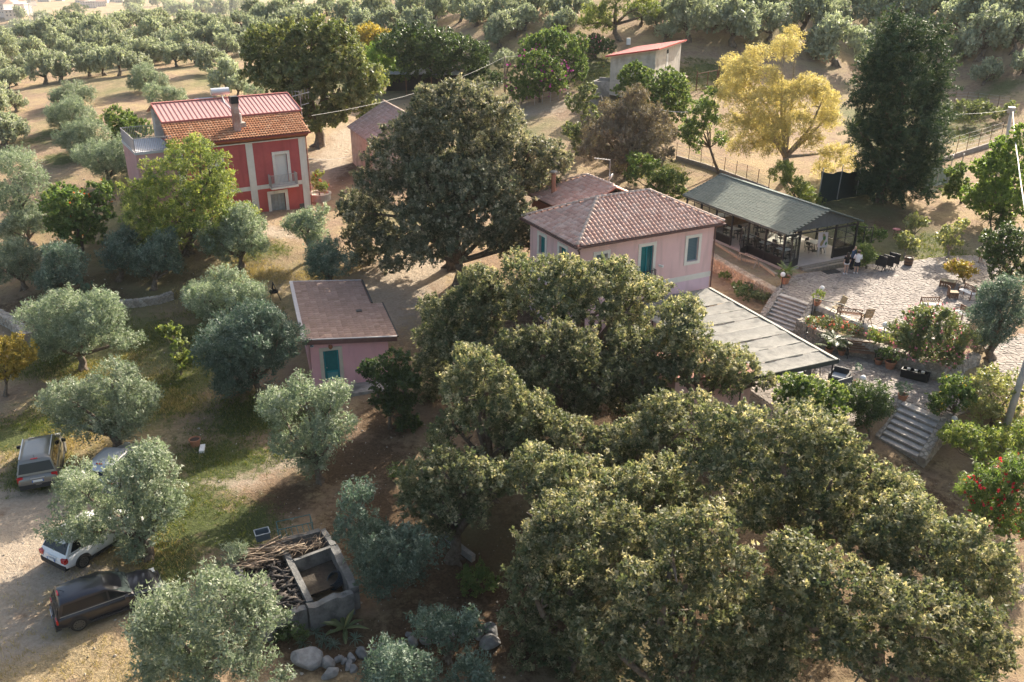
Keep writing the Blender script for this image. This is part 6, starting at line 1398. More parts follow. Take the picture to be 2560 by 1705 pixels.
def fronds(e, n, L, z, mt, seed, droop=.5, w=.05, name='fronds', up=.9):
    r = random.Random(seed); V = []; F = []
    for k in range(n):
        a = 6.28 * k / n + r.uniform(-.2, .2); el = r.uniform(.25, up); prev = Vector((0, 0, z)); d = Vector((math.cos(a) * math.cos(el * 1.3), math.sin(a) * math.cos(el * 1.3), math.sin(el * 1.3))); side = Vector((-math.sin(a), math.cos(a), 0)); LL = L * r.uniform(.8, 1.15); S = 7
        for s in range(S):
            d = (d + Vector((0, 0, -droop * .22))).normalized(); nx = prev + d * LL / S; wl = LL * .22 * math.sin(math.pi * (s + .7) / (S + .6))
            for sg in (-1, 1):
                tip = prev + side * sg * wl + d * wl * .6 - Vector((0, 0, wl * .25)); b0 = len(V); V += [tuple(prev), tuple(prev.lerp(nx, .55)), tuple(tip)]; F.append((b0, b0 + 1, b0 + 2))
                tip2 = prev.lerp(nx, .5) + side * sg * wl + d * wl * .6 - Vector((0, 0, wl * .25)); b0 = len(V); V += [tuple(prev.lerp(nx, .5)), tuple(nx), tuple(tip2)]; F.append((b0, b0 + 1, b0 + 2))
            prev = nx
    me = npmesh(name, np.array(V), np.array(F), False, np.random.default_rng(seed).random(len(V))); return obj(name, me, mt, e)
def pot(label, px, py, z, r, h, leaf=None, crown=None, dens=260, palm=None, group='potted plants', flowers=None):
    b = at(px, py, z); e = empty('plant_pot', b, random.uniform(0, 6), label, 'plant pot', group)
    m = MB(); m.lathe([(r * .68, 0), (r * .92, h * .8), (r * 1.04, h * .82), (r * 1.06, h), (r * .92, h), (r * .88, h * .86), (0, h * .86)], 14); m.build('pot', TERRA, e, False)
    m = MB(); m.lathe([(r * .86, h * .865), (0, h * .88)], 12); m.build('soil', mat('soil', (.06, .04, .03), .95), e)
    if crown: obj('foliage', crown_mesh('foliage', crown, dens, ll=.12, lw=.06, seed=int(px), per=14, shoot=.2, up=.6), LEAF[leaf], e)
    if palm: fronds(e, palm[0], palm[1], h + palm[2], LEAF[leaf], int(px)); 
    if palm and palm[2] > .15: m = MB(); m.tube([(0, 0, h * .8), (0, 0, h + palm[2])], .1, 7); m.build('stem', BARK, e)
pot('large terracotta pot with a cycad palm beside the pavilion steps', 1962, 708, 3.03, .34, .5, 'green', [(0, .1, .62, .5, .45, .35)], 220, (16, 1.0, .35))
pot('pot with yellowish bush at the right head of the upper stairs', 2042, 764, 3.03, .24, .36, 'yellowgreen', [(0, 0, .75, .42, .42, .35)])
pot('small pot against the curved wall under a cycad', 2072, 882, 1.73, .25, .32, 'green', [(0, 0, .4, .2, .2, .15)], 200, (14, .95, .12))
pot('small orange pot with a fern palm by the corner of the shade roof', 2103, 887, 1.73, .22, .32, 'green', [(0, 0, .5, .25, .25, .25)], 200, (12, .7, .2))
pot('smaller of two terracotta pots by the curved wall, right of the bench', 2195, 910, 1.73, .24, .32, 'dark', [(0, 0, .6, .3, .3, .3)])
pot('larger rimmed terracotta pot by the curved wall, left of the trough', 2224, 920, 1.73, .34, .46, 'dark', [(0, 0, .85, .45, .45, .45), (.3, .2, .9, .35, .3, .3)])
pot('terracotta pot with a small standard tree on the lower patio', 2136, 968, 1.73, .24, .34, 'olive_dark', [(0, 0, 1.25, .22, .22, .16), (.15, 0, 1.1, .15, .15, .1)], 200)
pot('terracotta pot with grey lavender at the head of the lower stairs', 2255, 1000, 1.73, .27, .36, 'olive', [(0, 0, .75, .5, .4, .35)])
pot('empty terracotta pot standing on the grass among the olives', 489, 1114, gz(*at(489, 1114, .5).xy), .3, .42, group='pots on the grass')
q = at(506, 1124, gz(*at(506, 1124, .5).xy)); m = MB(); m.box((0, 0, .06), (.25, .7, .14), .2); o = m.build('white_slab', WHITE); o.location = q; tag(o, 'white slab lying beside the empty pot on the grass', 'slab')
for lab, x, y, n, L in (('cycad palm on the bank above the patio wall', 2085, 858, 16, 1.1),):
    b = at(x, y, 2.5); e = empty('cycad', b, 0, lab, 'palm'); fronds(e, n, L, .25, LEAF['dark'], 9); m = MB(); m.tube([(0, 0, -.1), (0, 0, .3)], .12, 7); m.build('trunk', BARK, e)
def spiky(name, label, b, heads, n, L, w, leaf, cat='plant', droop=.25, group=None):
    e = empty(name, b, 0, label, cat, group); r = random.Random(int(b.x * 10)); V = []; F = []
    for (hx, hy, hz) in heads:
        for k in range(n):
            a = r.uniform(0, 6.28); el = math.asin(r.uniform(-.1, .98)); d = Vector((math.cos(a) * math.cos(el), math.sin(a) * math.cos(el), math.sin(el))); s = Vector((-math.sin(a), math.cos(a), 0)); p = Vector((hx, hy, hz)); LL = L * r.uniform(.75, 1.1); mid = p + d * LL * .55; tip = p + d * LL - Vector((0, 0, droop * LL * math.cos(el))); up = d.cross(s) * -w * .35
            b0 = len(V); V += [tuple(p - s * w * .3), tuple(p + s * w * .3), tuple(mid + s * w * .5 + up * 0), tuple(tip), tuple(mid - s * w * .5), tuple(mid - up)]; F += [(b0, b0 + 1, b0 + 2, b0 + 5), (b0, b0 + 5, b0 + 4, b0), (b0 + 5, b0 + 2, b0 + 3, b0 + 3), (b0 + 4, b0 + 5, b0 + 3, b0 + 3)]
    F = [tuple(dict.fromkeys(f)) for f in F]; me = bpy.data.meshes.new('leaves'); me.from_pydata(V, [], F); me.update(); tint_attr(me, np.random.default_rng(3).random(len(V))); obj('leaves', me, LEAF[leaf], e)
    if max(h[2] for h in heads) > .6:
        m = MB()
        for h in heads: m.tube([(0, 0, -.1), (h[0] * .6, h[1] * .6, h[2] * .5), h], .09, 6)
        m.build('trunk', BARK, e)
    return e
spiky('yucca', 'big spiky yucca in the shade under the right-hand trees', gnd(2482, 588), [(-.5, 0, 1.3), (.4, .2, 1.8), (.1, -.5, 1.0), (.9, -.2, 1.2)], 60, 1.2, .09, 'green')
spiky('agave', 'agave with broad pointed leaves in front of the bunker', gnd(862, 1575), [(0, 0, .1)], 17, 1.05, .2, 'carob')
for i, (x, y) in enumerate([(809, 1604), (835, 1614), (888, 1600), (759, 1612), (790, 1585)]): spiky('spider_plant', 'small spiky spider plant in the shade by the boulders', gnd(x, y), [(0, 0, .05)], 34, .5, .035, 'olive_dark', droop=.5, group='spider plants by the boulders')
# prickly pear
b = gnd(207, 738); e = empty('prickly_pear', b, 0, 'prickly pear cactus below the dark olive at left', 'cactus'); r = random.Random(5)
for k in range(12):
    m = MB(); m.lathe([(0, -.28), (.13, -.18), (.19, 0), (.15, .18), (0, .26)], 10, sy=.25); me = m.mesh('pad', True); p = obj('pad', me, mat('cactus_green', (.06, .10, .06), .6, (.09, .14, .085), 5), e); p.location = (r.uniform(-.7, .7), r.uniform(-.4, .4), .2 + .28 * (k // 3)); p.rotation_euler = (r.uniform(-.4, .4), r.uniform(-.6, .6), r.uniform(0, 3))

Z3 = 3.04
def slatted(m, x0, x1, y0, y1, z, n, t=.025, gap=.3, axis='x'):
    w = (y1 - y0) / n
    for k in range(n): m.bb(x0, x1, y0 + w * k, y0 + w * (k + 1 - gap), z, z + t)
def teak_chair(label, px, py, rz, mt=TEAK):
    e = empty('teak_chair', at(px, py, Z3), rz, label, 'chair', 'teak folding chairs')
    m = MB(); slatted(m, -.26, .26, -.24, .26, .40, 6); m.build('seat', mt, e)
    m = MB(); tl = R(22)
    for k in range(7):
        x = -.24 + .08 * k; m.bar((x, .26, .42), (x, .26 + .75 * math.sin(tl), .42 + .75 * math.cos(tl)), .06, .02)
    for z in (.08, .72): m.bar((-.28, .24 + z * math.sin(tl), .42 + z * math.cos(tl)), (.28, .24 + z * math.sin(tl), .42 + z * math.cos(tl)), .06, .03)
    m.build('backrest', mt, e)
    for s in (-1, 1):
        m = MB(); m.bar((s * .29, -.32, 0), (s * .29, .3, .62), .045, .03); m.build('leg', mt, e); m = MB(); m.bar((s * .27, .42, 0), (s * .27, -.2, .42), .045, .03); m.build('leg', mt, e)
        m = MB(); m.bar((s * .31, -.28, .63), (s * .31, .42, .66), .06, .03); m.build('armrest', mt, e)
teak_chair('teak folding armchair seen from the side, nearest the upper stairs', 2090, 783, R(-75), mat('pale_teak', (.30, .24, .14), .75, (.42, .34, .21), 6))
teak_chair('teak folding chair seen from behind, facing away into the yard', 2163, 806, R(190 - 180 + 180 - 10))
def iron_bench(label, px, py, rz, W=1.25, seatm=None, backm=RUST, group='iron garden benches', z=Z3):
    e = empty('iron_bench', at(px, py, z), rz, label, 'bench', group); seatm = seatm or RUST
    m = MB(); slatted(m, -W / 2, W / 2, -.2, .22, .42, 5); m.build('seat', seatm, e)
    m = MB(); m.bar((-W / 2, .26, .82), (W / 2, .26, .82), .05); m.bar((-W / 2, .25, .55), (W / 2, .25, .55), .035); n = 9
    for k in range(n):
        x0 = -W / 2 + W * k / n; x1 = x0 + W / n; m.bar((x0, .255, .56), (x1, .255, .81), .022); m.bar((x1, .255, .56), (x0, .255, .81), .022)
    m.build('lattice_back', backm, e)
    for s in (-1, 1):
        m = MB(); m.bar((s * W / 2, .3, 0), (s * W / 2, .25, .84), .045); m.build('leg', backm, e); m = MB(); m.bar((s * W / 2, -.22, 0), (s * W / 2, -.2, .62), .045); m.bar((s * W / 2, -.22, .62), (s * W / 2, .25, .64), .045, .03); m.build('leg', backm, e)
iron_bench('dark iron bench with lattice back between the two teak chairs', 2121, 798, R(-20 + 180), 1.45)
iron_bench('iron bench with lattice back beyond the big flowering bush', 2325, 776, R(0), 1.2, WHITE)
iron_bench('white-seated iron bench standing sideways at the right of the yard', 2415, 744, R(-72), 1.1, WHITE)
iron_bench('white-seated iron seat half hidden by the leaning olive', 2399, 797, R(-75), .75, WHITE)
def teak_box(label, px, py, rz, d, back=False):
    e = empty('teak_table', at(px, py, Z3), rz, label, 'table', 'low slatted teak tables'); m = MB(); slatted(m, -d[0] / 2, d[0] / 2, -d[1] / 2, d[1] / 2, d[2], 6, .03); m.build('top', mat('pale_teak', (.30, .24, .14), .75, (.42, .34, .21), 6), e)
    m = MB()
    for s in (-1, 1):
        n = 6
        for k in range(n):
            x = -d[0] / 2 + d[0] * (k + .5) / n; m.bb(x - d[0] / n * .32, x + d[0] / n * .32, s * d[1] / 2 - .015, s * d[1] / 2 + .015, .06, d[2])
            y = -d[1] / 2 + d[1] * (k + .5) / n; m.bb(s * d[0] / 2 - .015, s * d[0] / 2 + .015, y - d[1] / n * .32, y + d[1] / n * .32, .06, d[2])
    m.build('side_slats', TEAKD, e)
    for sx in (-1, 1):
        for sy in (-1, 1): m = MB(); m.bar((sx * (d[0] / 2 - .04), sy * (d[1] / 2 - .04), 0), (sx * (d[0] / 2 - .04), sy * (d[1] / 2 - .04), d[2]), .05); m.build('leg', TEAKD, e)
    if back: m = MB(); m.bb(-d[0] / 2 - .05, -d[0] / 2 - .02, -d[1] / 2, d[1] / 2, .2, d[2] + .35); m.build('raised_side', TEAKD, e)
teak_box('low slatted teak table in the sunny yard, the larger one', 2368, 716, R(-35), (.95, .6, .42))
teak_box('small slatted teak box table with one raised side', 2381, 744, R(-10), (.55, .5, .42), True)
e = empty('garden_bench', at(2466, 660, 3.0), R(-50), 'brown bench under the white-flowered bush at right', 'bench'); m = MB(); slatted(m, -.6, .6, -.2, .2, .42, 4); m.build('seat', TEAKD, e)
m = MB(); m.bar((-.6, .22, .5), (.6, .22, .5), .08, .02); m.bar((-.6, .24, .7), (.6, .24, .7), .08, .02); m.build('backrest', TEAKD, e)
for s in (-1, 1):
    for y in (-.18, .2): m = MB(); m.bar((s * .5, y, 0), (s * .5, y, .42), .05); m.build('leg', TEAKD, e)
for lab, x, y in (('pink round-topped stool on the lawn, the farther one', 2238, 592), ('pink round-topped stool on the lawn behind the loquat', 2246, 605)):
    b = gnd(x, y); e = empty('round_stool', b, 0, lab, 'stool', 'pink stools on the lawn'); m = MB(); m.lathe([(.0, .62), (.3, .62), (.3, .68), (0, .69)], 14); m.build('top', mat('pink_top', (.48, .18, .2), .5), e)
    for a in (0, 2.1, 4.2): m = MB(); m.bar((.1 * math.cos(a), .1 * math.sin(a), .62), (.24 * math.cos(a), .24 * math.sin(a), 0), .035); m.build('leg', RUST, e)
# barrel
e = empty('wooden_barrel', at(2270, 663, 3.0), 0, 'brown wooden half-barrel planter at the back edge of the yard', 'barrel'); n = 16
for k in range(n):
    a0, a1 = 6.283 * k / n + .015, 6.283 * (k + 1) / n - .015; m = MB(); R_ = lambda z: .27 + .06 * math.sin(math.pi * z / .75); ring = []
    for z in (0, .25, .5, .66):
        ring.append([(R_(z) * math.cos(a0), R_(z) * math.sin(a0), z), (R_(z) * math.cos(a1), R_(z) * math.sin(a1), z), ((R_(z) - .03) * math.cos(a1), (R_(z) - .03) * math.sin(a1), z), ((R_(z) - .03) * math.cos(a0), (R_(z) - .03) * math.sin(a0), z)])
    m.loft(ring); m.build('stave', TEAKD, e)
for z in (.08, .3, .56): m = MB(); m.lathe([(.281 + .06 * math.sin(math.pi * z / .75), z - .025), (.284 + .06 * math.sin(math.pi * z / .75), z + .025)], 20); m.build('hoop', BLACKM, e)
m = MB(); m.lathe([(.26, .5), (0, .5)], 16); m.build('soil', DARK, e)
# three folded tables
for i, (lab, x, y) in enumerate((('folded black table, nearest of the three beside the juniper', 2199, 676), ('folded black table, middle of the three', 2217, 675), ('folded black table, farthest right of the three', 2232, 669))):
    e = empty('folded_table', at(x, y, 3.02), R(-52), lab, 'folding table', 'folded black tables'); m = MB(); m.bb(-.42, .42, -.02, .02, .34, 1.12); m.build('tabletop', BLACKM, e)
    m = MB(); m.bb(-.43, .43, .0205, .035, .33, .37); m.bb(-.43, .43, .0205, .035, 1.09, 1.13); m.build('edge_trim', BLACKM, e)
    for s in (-1, 1): m = MB(); m.bar((s * .25, .1, .45), (s * .25, -.22, 0), .035); m.bar((s * .25, -.02, .4), (s * .25, .3, 0), .035); m.build('leg', BLACKM, e)
m = MB(); m.box((0, 0, .012), (1.25, .75, .018), R(18)); o = m.build('door_mat', mat('black_mat', (.018, .02, .022), .95)); o.location = at(2078, 679, 3.04); tag(o, 'black door mat in front of the pavilion step', 'mat')
m = MB(); e = empty('wooden_rail', at(1847, 655, 3.0), 0, 'low weathered wooden rail beside the pavilion doorway', 'rail'); q = at(1893, 672, 3.0) - e.location
m.bar((0, 0, .75), q + Vector((0, 0, .7)), .09); m.build('bar', WOODGREY, e)
for f in (.0, .95): m = MB(); m.bar(q * f + Vector((-.2, 0, 0)), q * f + Vector((0, 0, .75)), .07); m.bar(q * f + Vector((.25, .1, 0)), q * f + Vector((0, 0, .75)), .07); m.build('post', WOODGREY, e)
m = MB(); P = [at(1790, 610, 2.98), at(1850, 648, 2.98), at(1900, 660, 2.98), at(1940, 690, 2.98)]
for a, b in zip(P, P[1:]): m.bar(a - P[0] + Vector((0, 0, .05)), b - P[0] + Vector((0, 0, .05)), .2, .2)
o = m.build('path_kerb', WALLSTONE); o.location = P[0]; tag(o, 'tan stone kerb along the side of the pavilion', 'kerb')
m = MB(); a, b, c = at(2030, 776, 3.0), at(2100, 792, 3.0), at(2157, 815, 3.0); e = empty('rail', a, 0, 'thin black handrail above the rose hedge', 'railing')
m.bar((0, 0, .85), b - a + Vector((0, 0, .85)), .05); m.bar(b - a + Vector((0, 0, .85)), c - a + Vector((0, 0, .8)), .05); m.build('handrail', BLACKM, e)
for p in (a, b, c): m = MB(); m.bar(p - a - Vector((0, 0, .4)), p - a + Vector((0, 0, .84)), .045); m.build('post', BLACKM, e)
# lower patio: bench, trough, armchairs, screen
ZP = 1.74
e = empty('wooden_bench', at(2150, 893, ZP), R(-14), 'wooden bench with dark metal ends against the curved stone wall', 'bench')
m = MB(); slatted(m, -.75, .75, -.42, 0, .44, 5); m.build('seat', TEAKD, e); m = MB()
for k in range(4): m.bar((-.75, .04 + .04 * k, .56 + .13 * k), (.75, .04 + .04 * k, .56 + .13 * k), .1, .025, up=(0, 1, 0))
m.build('backrest', TEAKD, e)
for s in (-1, 1): m = MB(); m.bar((s * .78, -.42, 0), (s * .78, -.4, .66), .05); m.bar((s * .78, -.4, .66), (s * .78, .1, .68), .05); m.bar((s * .78, .05, 0), (s * .78, .2, 1.02), .05); m.build('frame_end', BLACKM, e)
e = empty('planter_trough', at(2286, 946, ZP), R(-36), 'long black trough with white lanterns at the foot of the stone wall', 'planter'); m = MB(); wall_open(m, -.75, .75, 0, .5, -.25, -.2, []); m.bb(-.75, .75, .2, .25, 0, .5); m.bb(-.75, -.7, -.2, .2, 0, .5); m.bb(.7, .75, -.2, .2, 0, .5); m.build('box', mat('black_trough', (.012, .014, .015), .6), e); m = MB(); m.bb(-.7, .7, -.2, .2, 0, .3); m.build('fill', mat('soil', (.06, .04, .03), .95), e)
for i, x in enumerate((-.4, 0, .38)):
    l = empty('lantern', at(2286, 946, ZP) + Vector((x * math.cos(R(-36)), x * math.sin(R(-36)), .3)), R(-32), ('white candle lantern, left of three in the black trough', 'white candle lantern, middle of three in the black trough', 'white candle lantern, right of three in the black trough')[i], 'lantern', 'lanterns in the trough')
    m = MB(); m.lathe([(.08, 0), (.1, .22), (.085, .24), (.0, .24)], 10); m.build('glass', mat('candle_white', (.68, .60, .46), .5), l); m = MB(); m.lathe([(.1, .235), (.105, .26), (.0, .262)], 10); m.build('rim', WHITE, l)
def armchair(label, px, py, rz):
    e = empty('wicker_armchair', at(px, py, ZP), rz, label, 'armchair', 'dark wicker armchairs'); m = MB(); m.bb(-.42, .42, -.4, .3, .06, .36); m.build('base', WICK, e); m = MB(); m.bb(-.42, .42, .301, .42, .06, .8); m.build('backrest', WICK, e)
    for s in (-1, 1): m = MB(); a, b = sorted((s * .421, s * .52)); m.bb(a, b, -.42, .42, .06, .6); m.build('armrest', WICK, e)
    m = MB(); m.box((0, -.05, .41), (.8, .66, .1), 0, .95); m.build('cushion', mat('grey_cushion', (.30, .32, .34), .9), e)
armchair('dark wicker armchair just under the front edge of the shade roof', 1999, 948, R(-130)); armchair('dark wicker armchair out on the lower patio beyond the shade roof', 2096, 955, R(-35))
e = empty('metal_table', at(2042, 936, ZP), R(10), 'small metal side table near the corner post of the shade roof', 'table'); m = MB(); m.lathe([(0, .7), (.3, .7), (.3, .73), (0, .73)], 14); m.build('top', PALEMETAL, e)
for a in (.4, 2.0, 3.5, 5.1): m = MB(); m.bar((.12 * math.cos(a), .12 * math.sin(a), .7), (.26 * math.cos(a), .26 * math.sin(a), 0), .025); m.build('leg', BLACKM, e)
e = empty('panel_screen', at(2106, 988, ZP - .2), R(28), 'blue-grey panel standing behind the elder bush', 'screen'); m = MB(); m.bb(-.62, .62, -.02, .02, .2, 1.05); m.build('panel', BLUEG, e); m = MB(); m.bar((-.5, 0, 0), (-.5, 0, .2), .05); m.bar((.5, 0, 0), (.5, 0, .2), .05); m.build('feet', BLACKM, e)

# ------------------------------------------------------------------ inside the pavilion
uA, vA = frame(A4)
def inpav(px, py, z): return at(px, py, z)
CH = None
def din_chair(b, rz):
    global CH
    if CH is None:
        e = empty('dining_chair', b, rz, 'black metal chair at a white table inside the glass pavilion', 'chair', 'chairs inside the pavilion'); m = MB(); m.bb(-.2, .2, -.2, .2, .44, .47); m.build('seat', BLACKM, e); m = MB(); m.bb(-.2, .2, .19, .215, .62, .86); m.build('backrest', BLACKM, e)
        for s in (-1, 1): m = MB(); m.bar((s * .19, -.19, 0), (s * .19, -.19, .44), .03); m.build('leg', BLACKM, e); m = MB(); m.bar((s * .19, .2, 0), (s * .19, .2, .86), .03); m.build('leg', BLACKM, e)
        CH = e; return e
    c = copy_tree(CH); c.location = b; c.rotation_euler = (0, 0, rz); return c
WT_ = mat('white_top', (.70, .70, .69), .4)
tl = ['white table nearest the open entrance of the pavilion', 'white table inside the front left corner of the pavilion', 'white table behind the near glass wall, second from the front', 'white table behind the near glass wall, third from the front', 'white table deep inside the pavilion on its near side', 'white table in the middle of the pavilion', 'white table at the back of the pavilion on its near side']
for i, (a, b_) in enumerate([(5.0, 1.9), (1.6, 1.6), (1.5, 3.4), (1.5, 5.4), (1.6, 7.6), (4.6, 4.6), (4.8, 7.6)]):
    p = Vector((19.8, 61.3, zb4)) + uA * a + vA * b_; e = empty('dining_table', p, A4, tl[i], 'table', 'white tables inside the pavilion')
    m = MB(); m.bb(-.42, .42, -.42, .42, .72, .75); m.build('tabletop', WT_, e); m = MB(); m.tube([(0, 0, .03), (0, 0, .72)], .035, 8); m.build('pedestal', BLACKM, e); m = MB(); m.box((0, 0, .015), (.5, .5, .03)); m.build('foot', BLACKM, e)
    for k in range(4):
        an = A4 + k * math.pi / 2 + .1; din_chair(p + Vector((math.sin(an), -math.cos(an), 0)) * -.62 * -1, an + math.pi)
pz = Vector((19.8, 61.3, zb4)) + uA * 4.55 + vA * .75
e = empty('easel', pz, A4 - R(14), 'white easel holding a board with a green and brown island map', 'easel'); wm = mat('easel_white', (.62, .58, .56), .6)
for s in (-1, 1): m = MB(); m.bar((s * .32, -.12, 0), (s * .1, .1, 1.9), .04); m.build('leg', wm, e)
m = MB(); m.bar((0, .55, 0), (0, .1, 1.7), .04); m.build('leg', wm, e); m = MB(); m.bar((-.35, -.05, .72), (.35, -.05, .72), .05); m.build('ledge', wm, e)
bd = MB(); tlt = .12; B = lambda x, z, d=0: Vector((x, -.07 - d + (z - .75) * tlt, z)); bd.slab([B(-.4, .75), B(.4, .75), B(.4, 1.85), B(-.4, 1.85)], .02); bo = bd.build('board', mat('map_paper', (.66, .56, .55), .8), e)
for nm, mt_, pts in (('map_brown', mat('map_brown', (.36, .27, .13), .8), [(-.25, .88), (-.12, .82), (.0, .95), (.08, 1.15), (.2, 1.3), (.22, 1.5), (.1, 1.72), (-.03, 1.75), (-.08, 1.55), (.02, 1.4), (-.08, 1.25), (-.2, 1.1)]), ('map_green', mat('map_green', (.06, .17, .06), .8), [(.0, 1.3), (.1, 1.25), (.2, 1.38), (.16, 1.55), (.02, 1.55), (-.03, 1.42)]), ('map_green', mat('map_green', (.06, .17, .06), .8), [(.2, .85), (.33, .95), (.3, 1.15), (.22, 1.1), (.16, .95)])):
    q = MB(); q.face([B(x, z, .024 + (.004 if nm == 'map_green' else 0)) for x, z in pts]); q.build(nm, mt_, bo)
# counter at the far side
p = Vector((19.8, 61.3, zb4)) + uA * 3.4 + vA * 10.6; e = empty('serving_counter', p, A4, 'long wooden counter with white top at the back of the pavilion', 'counter'); m = MB(); m.bb(-2.2, 2.2, -.4, .4, 0, .88); m.build('body', WOOD, e); m = MB(); m.bb(-2.3, 2.3, -.5, .5, .88, .93); m.build('top', mat('counter_cloth', (.55, .53, .50), .8), e)

# ------------------------------------------------------------------ bunker with firewood
zt = .85; P = lambda x, y, z=zt: at(x, y, z)
bo = Vector((*P(720, 1420).xy, 0)); e = empty('concrete_bunker', bo, 0, 'old roofless concrete bunker of three bays below the olives', 'bunker')
def bw(p, q, th=.24, h=.95, top=zt, rag=.0, seed=1):
    a, b = Vector(P(*p, top)) - bo, Vector(P(*q, top)) - bo; d = b - a; L = d.length; d.normalize(); n = Vector((-d.y, d.x, 0)); r = random.Random(seed); N = 8; rings = []
    for i in range(N + 1):
        c = a + d * (L * i / N); zz = top + r.uniform(-rag, rag * .3); t2 = th / 2 * r.uniform(.9, 1.12)
        rings.append([Vector((c.x + n.x * t2, c.y + n.y * t2, -.3)), Vector((c.x - n.x * t2, c.y - n.y * t2, -.3)), Vector((c.x - n.x * t2, c.y - n.y * t2, zz)), Vector((c.x + n.x * t2, c.y + n.y * t2, zz))])
    m = MB(); m.loft(rings); m.build('wall', mat('bunker_concrete', (.12, .118, .112), .95, (.20, .195, .185), 2.2, .8, 14, col3=(.07, .07, .066), s3=1.5), e)
bw((578, 1392), (800, 1322), rag=.05, seed=1); bw((806, 1322), (834, 1362), seed=2); bw((834, 1362), (886, 1468), .34, rag=.05, seed=3); bw((880, 1474), (768, 1514), .34, rag=.12, seed=4); bw((764, 1516), (640, 1556), .3, .9, zt - .1, .12, 5); bw((712, 1374), (774, 1500), .24, rag=.06, seed=6); bw((735, 1400), (826, 1366), .16, seed=7); bw((596, 1424), (612, 1466), .3, rag=.02, seed=8); bw((578, 1392), (598, 1426), .2, .9, zt - .25, .1, 9)
LOGM = []
for k in range(6):
    r = random.Random(k); m = MB(); L = r.uniform(.35, .7); m.tube([(-L / 2, 0, 0), (0, r.uniform(-.04, .04), .02), (L / 2, 0, 0)], [r.uniform(.03, .06), .05, r.uniform(.025, .05)], 6); LOGM.append(m.mesh('log', True))
LOGP = pmat('log_bark', [(.04, .036, .034), (.085, .072, .063), (.03, .028, .028), (.14, .115, .095)], .9, .5, 12)
fl = MB(); fl.prism([tuple((P(x, y, 0) - bo).xy) for x, y in ((600, 1415), (705, 1385), (822, 1375), (870, 1462), (770, 1500), (640, 1545))][::-1], .12, .2); fl.build('floor', mat('dark_earth', (.035, .028, .022), .95, (.06, .05, .038), 4, .5, 14), e)
c0 = P(672, 1462, .3); fp = empty('firewood_pile', c0, 0, 'heap of dark split firewood filling the left bay of the bunker', 'firewood'); r = random.Random(4)
for k in range(420):
    x, y = r.uniform(598, 760), r.uniform(1400, 1520); f = (x - 598) / 162
    if y < 1400 + 20 * f * 0 or x > 708 + (y - 1380) * .46 - 8 or x < 600 + (y - 1420) * .35: continue
    o = obj('log', LOGM[k % 6], LOGP, fp); o.location = P(x, y, .42 + r.uniform(-.12, .3)) - c0; o.rotation_euler = (r.uniform(-.3, .3), r.uniform(-.5, .5), r.gauss(.5, .7)); s = r.uniform(.7, 1.3); o.scale = (s, s * 1.1, s * 1.1)
c0 = P(690, 1375, .8); bp = empty('brushwood', c0, 0, 'pile of long dry branches lying over the back wall of the bunker', 'branches')
STM = []
for k in range(6):
    r2 = random.Random(40 + k); m = MB(); L = r2.uniform(1.2, 2.4); m.tube([(-L / 2, 0, 0), (-L / 6, r2.uniform(-.08, .08), .05), (L / 5, r2.uniform(-.1, .1), -.02), (L / 2, r2.uniform(-.2, .2), .05)], [.035, .03, .022, .008], 5); STM.append(m.mesh('branch', True))
STP = pmat('dry_branch', [(.20, .15, .11), (.30, .23, .17), (.14, .105, .08), (.36, .29, .21)], .9, .4, 12)
for k in range(130):
    if k < 75: x, y, a = r.uniform(600, 735), 0, r.gauss(.35, .3); y = 1405 - (x - 600) * .36 + r.uniform(-18, 20); s = r.uniform(.6, 1.1); z = .95
    else: x, y, a = r.uniform(722, 812), 0, r.gauss(1.2, .7); y = 1372 - (x - 722) * .3 + r.uniform(-14, 18); s = r.uniform(.3, .6); z = .75
    o = obj('branch', STM[k % 6], STP, bp); o.location = P(x, y, z + r.uniform(-.15, .15)) - c0; o.rotation_euler = (r.uniform(-.2, .2), r.uniform(-.25, .25), a + (math.pi if r.random() < .5 else 0)); o.scale = (s,) * 3
hc = P(843, 1452, .15); m = MB()
for k in range(6): m.tube([(.42 * math.cos(a) * (1 - .05 * k), .42 * math.sin(a) * (1 - .05 * k), .05 + .045 * k) for a in [6.283 * j / 18 for j in range(19)]], .022, 5, False)
o = m.build('hose_coil', mat('dark_hose', (.015, .03, .045), .4), smooth=True); o.location = hc; o.rotation_euler = (R(20), R(-35), 0); tag(o, 'coil of dark blue hose in the right bay of the bunker', 'hose')
e2 = empty('plastic_tub', P(657, 1345, .6), R(25), 'grey plastic tub standing on the back wall of the bunker', 'tub'); m = MB(); wall_open(m, -.3, .3, 0, .35, -.22, -.2, []); m.bb(-.3, .3, .2, .22, 0, .35); m.bb(-.3, -.28, -.2, .2, 0, .35); m.bb(.28, .3, -.2, .2, 0, .35); m.bb(-.28, .28, -.2, .2, 0, .02); m.build('tub', mat('grey_plastic', (.11, .14, .16), .5), e2); m = MB(); m.bb(-.33, .33, -.25, -.221, .33, .37); m.bb(-.33, .33, .221, .25, .33, .37); m.bb(-.33, -.301, -.22, .22, .33, .37); m.bb(.301, .33, -.22, .22, .33, .37); m.build('rim', mat('pale_plastic', (.35, .38, .40), .5), e2)
e2 = empty('metal_crate', P(738, 1326, .6), R(22), 'open green metal crate frame behind the bunker', 'crate'); m = MB(); X, Y_, Zc = .75, .32, .45
for z in (0, Zc):
    m.bar((-X, -Y_, z), (X, -Y_, z), .03); m.bar((-X, Y_, z), (X, Y_, z), .03); m.bar((-X, -Y_, z), (-X, Y_, z), .03); m.bar((X, -Y_, z), (X, Y_, z), .03)
for x in (-X, X):
    for y in (-Y_, Y_): m.bar((x, y, 0), (x, y, Zc), .03)
m.build('frame', mat('green_metal', (.05, .12, .12), .5), e2); m = MB()
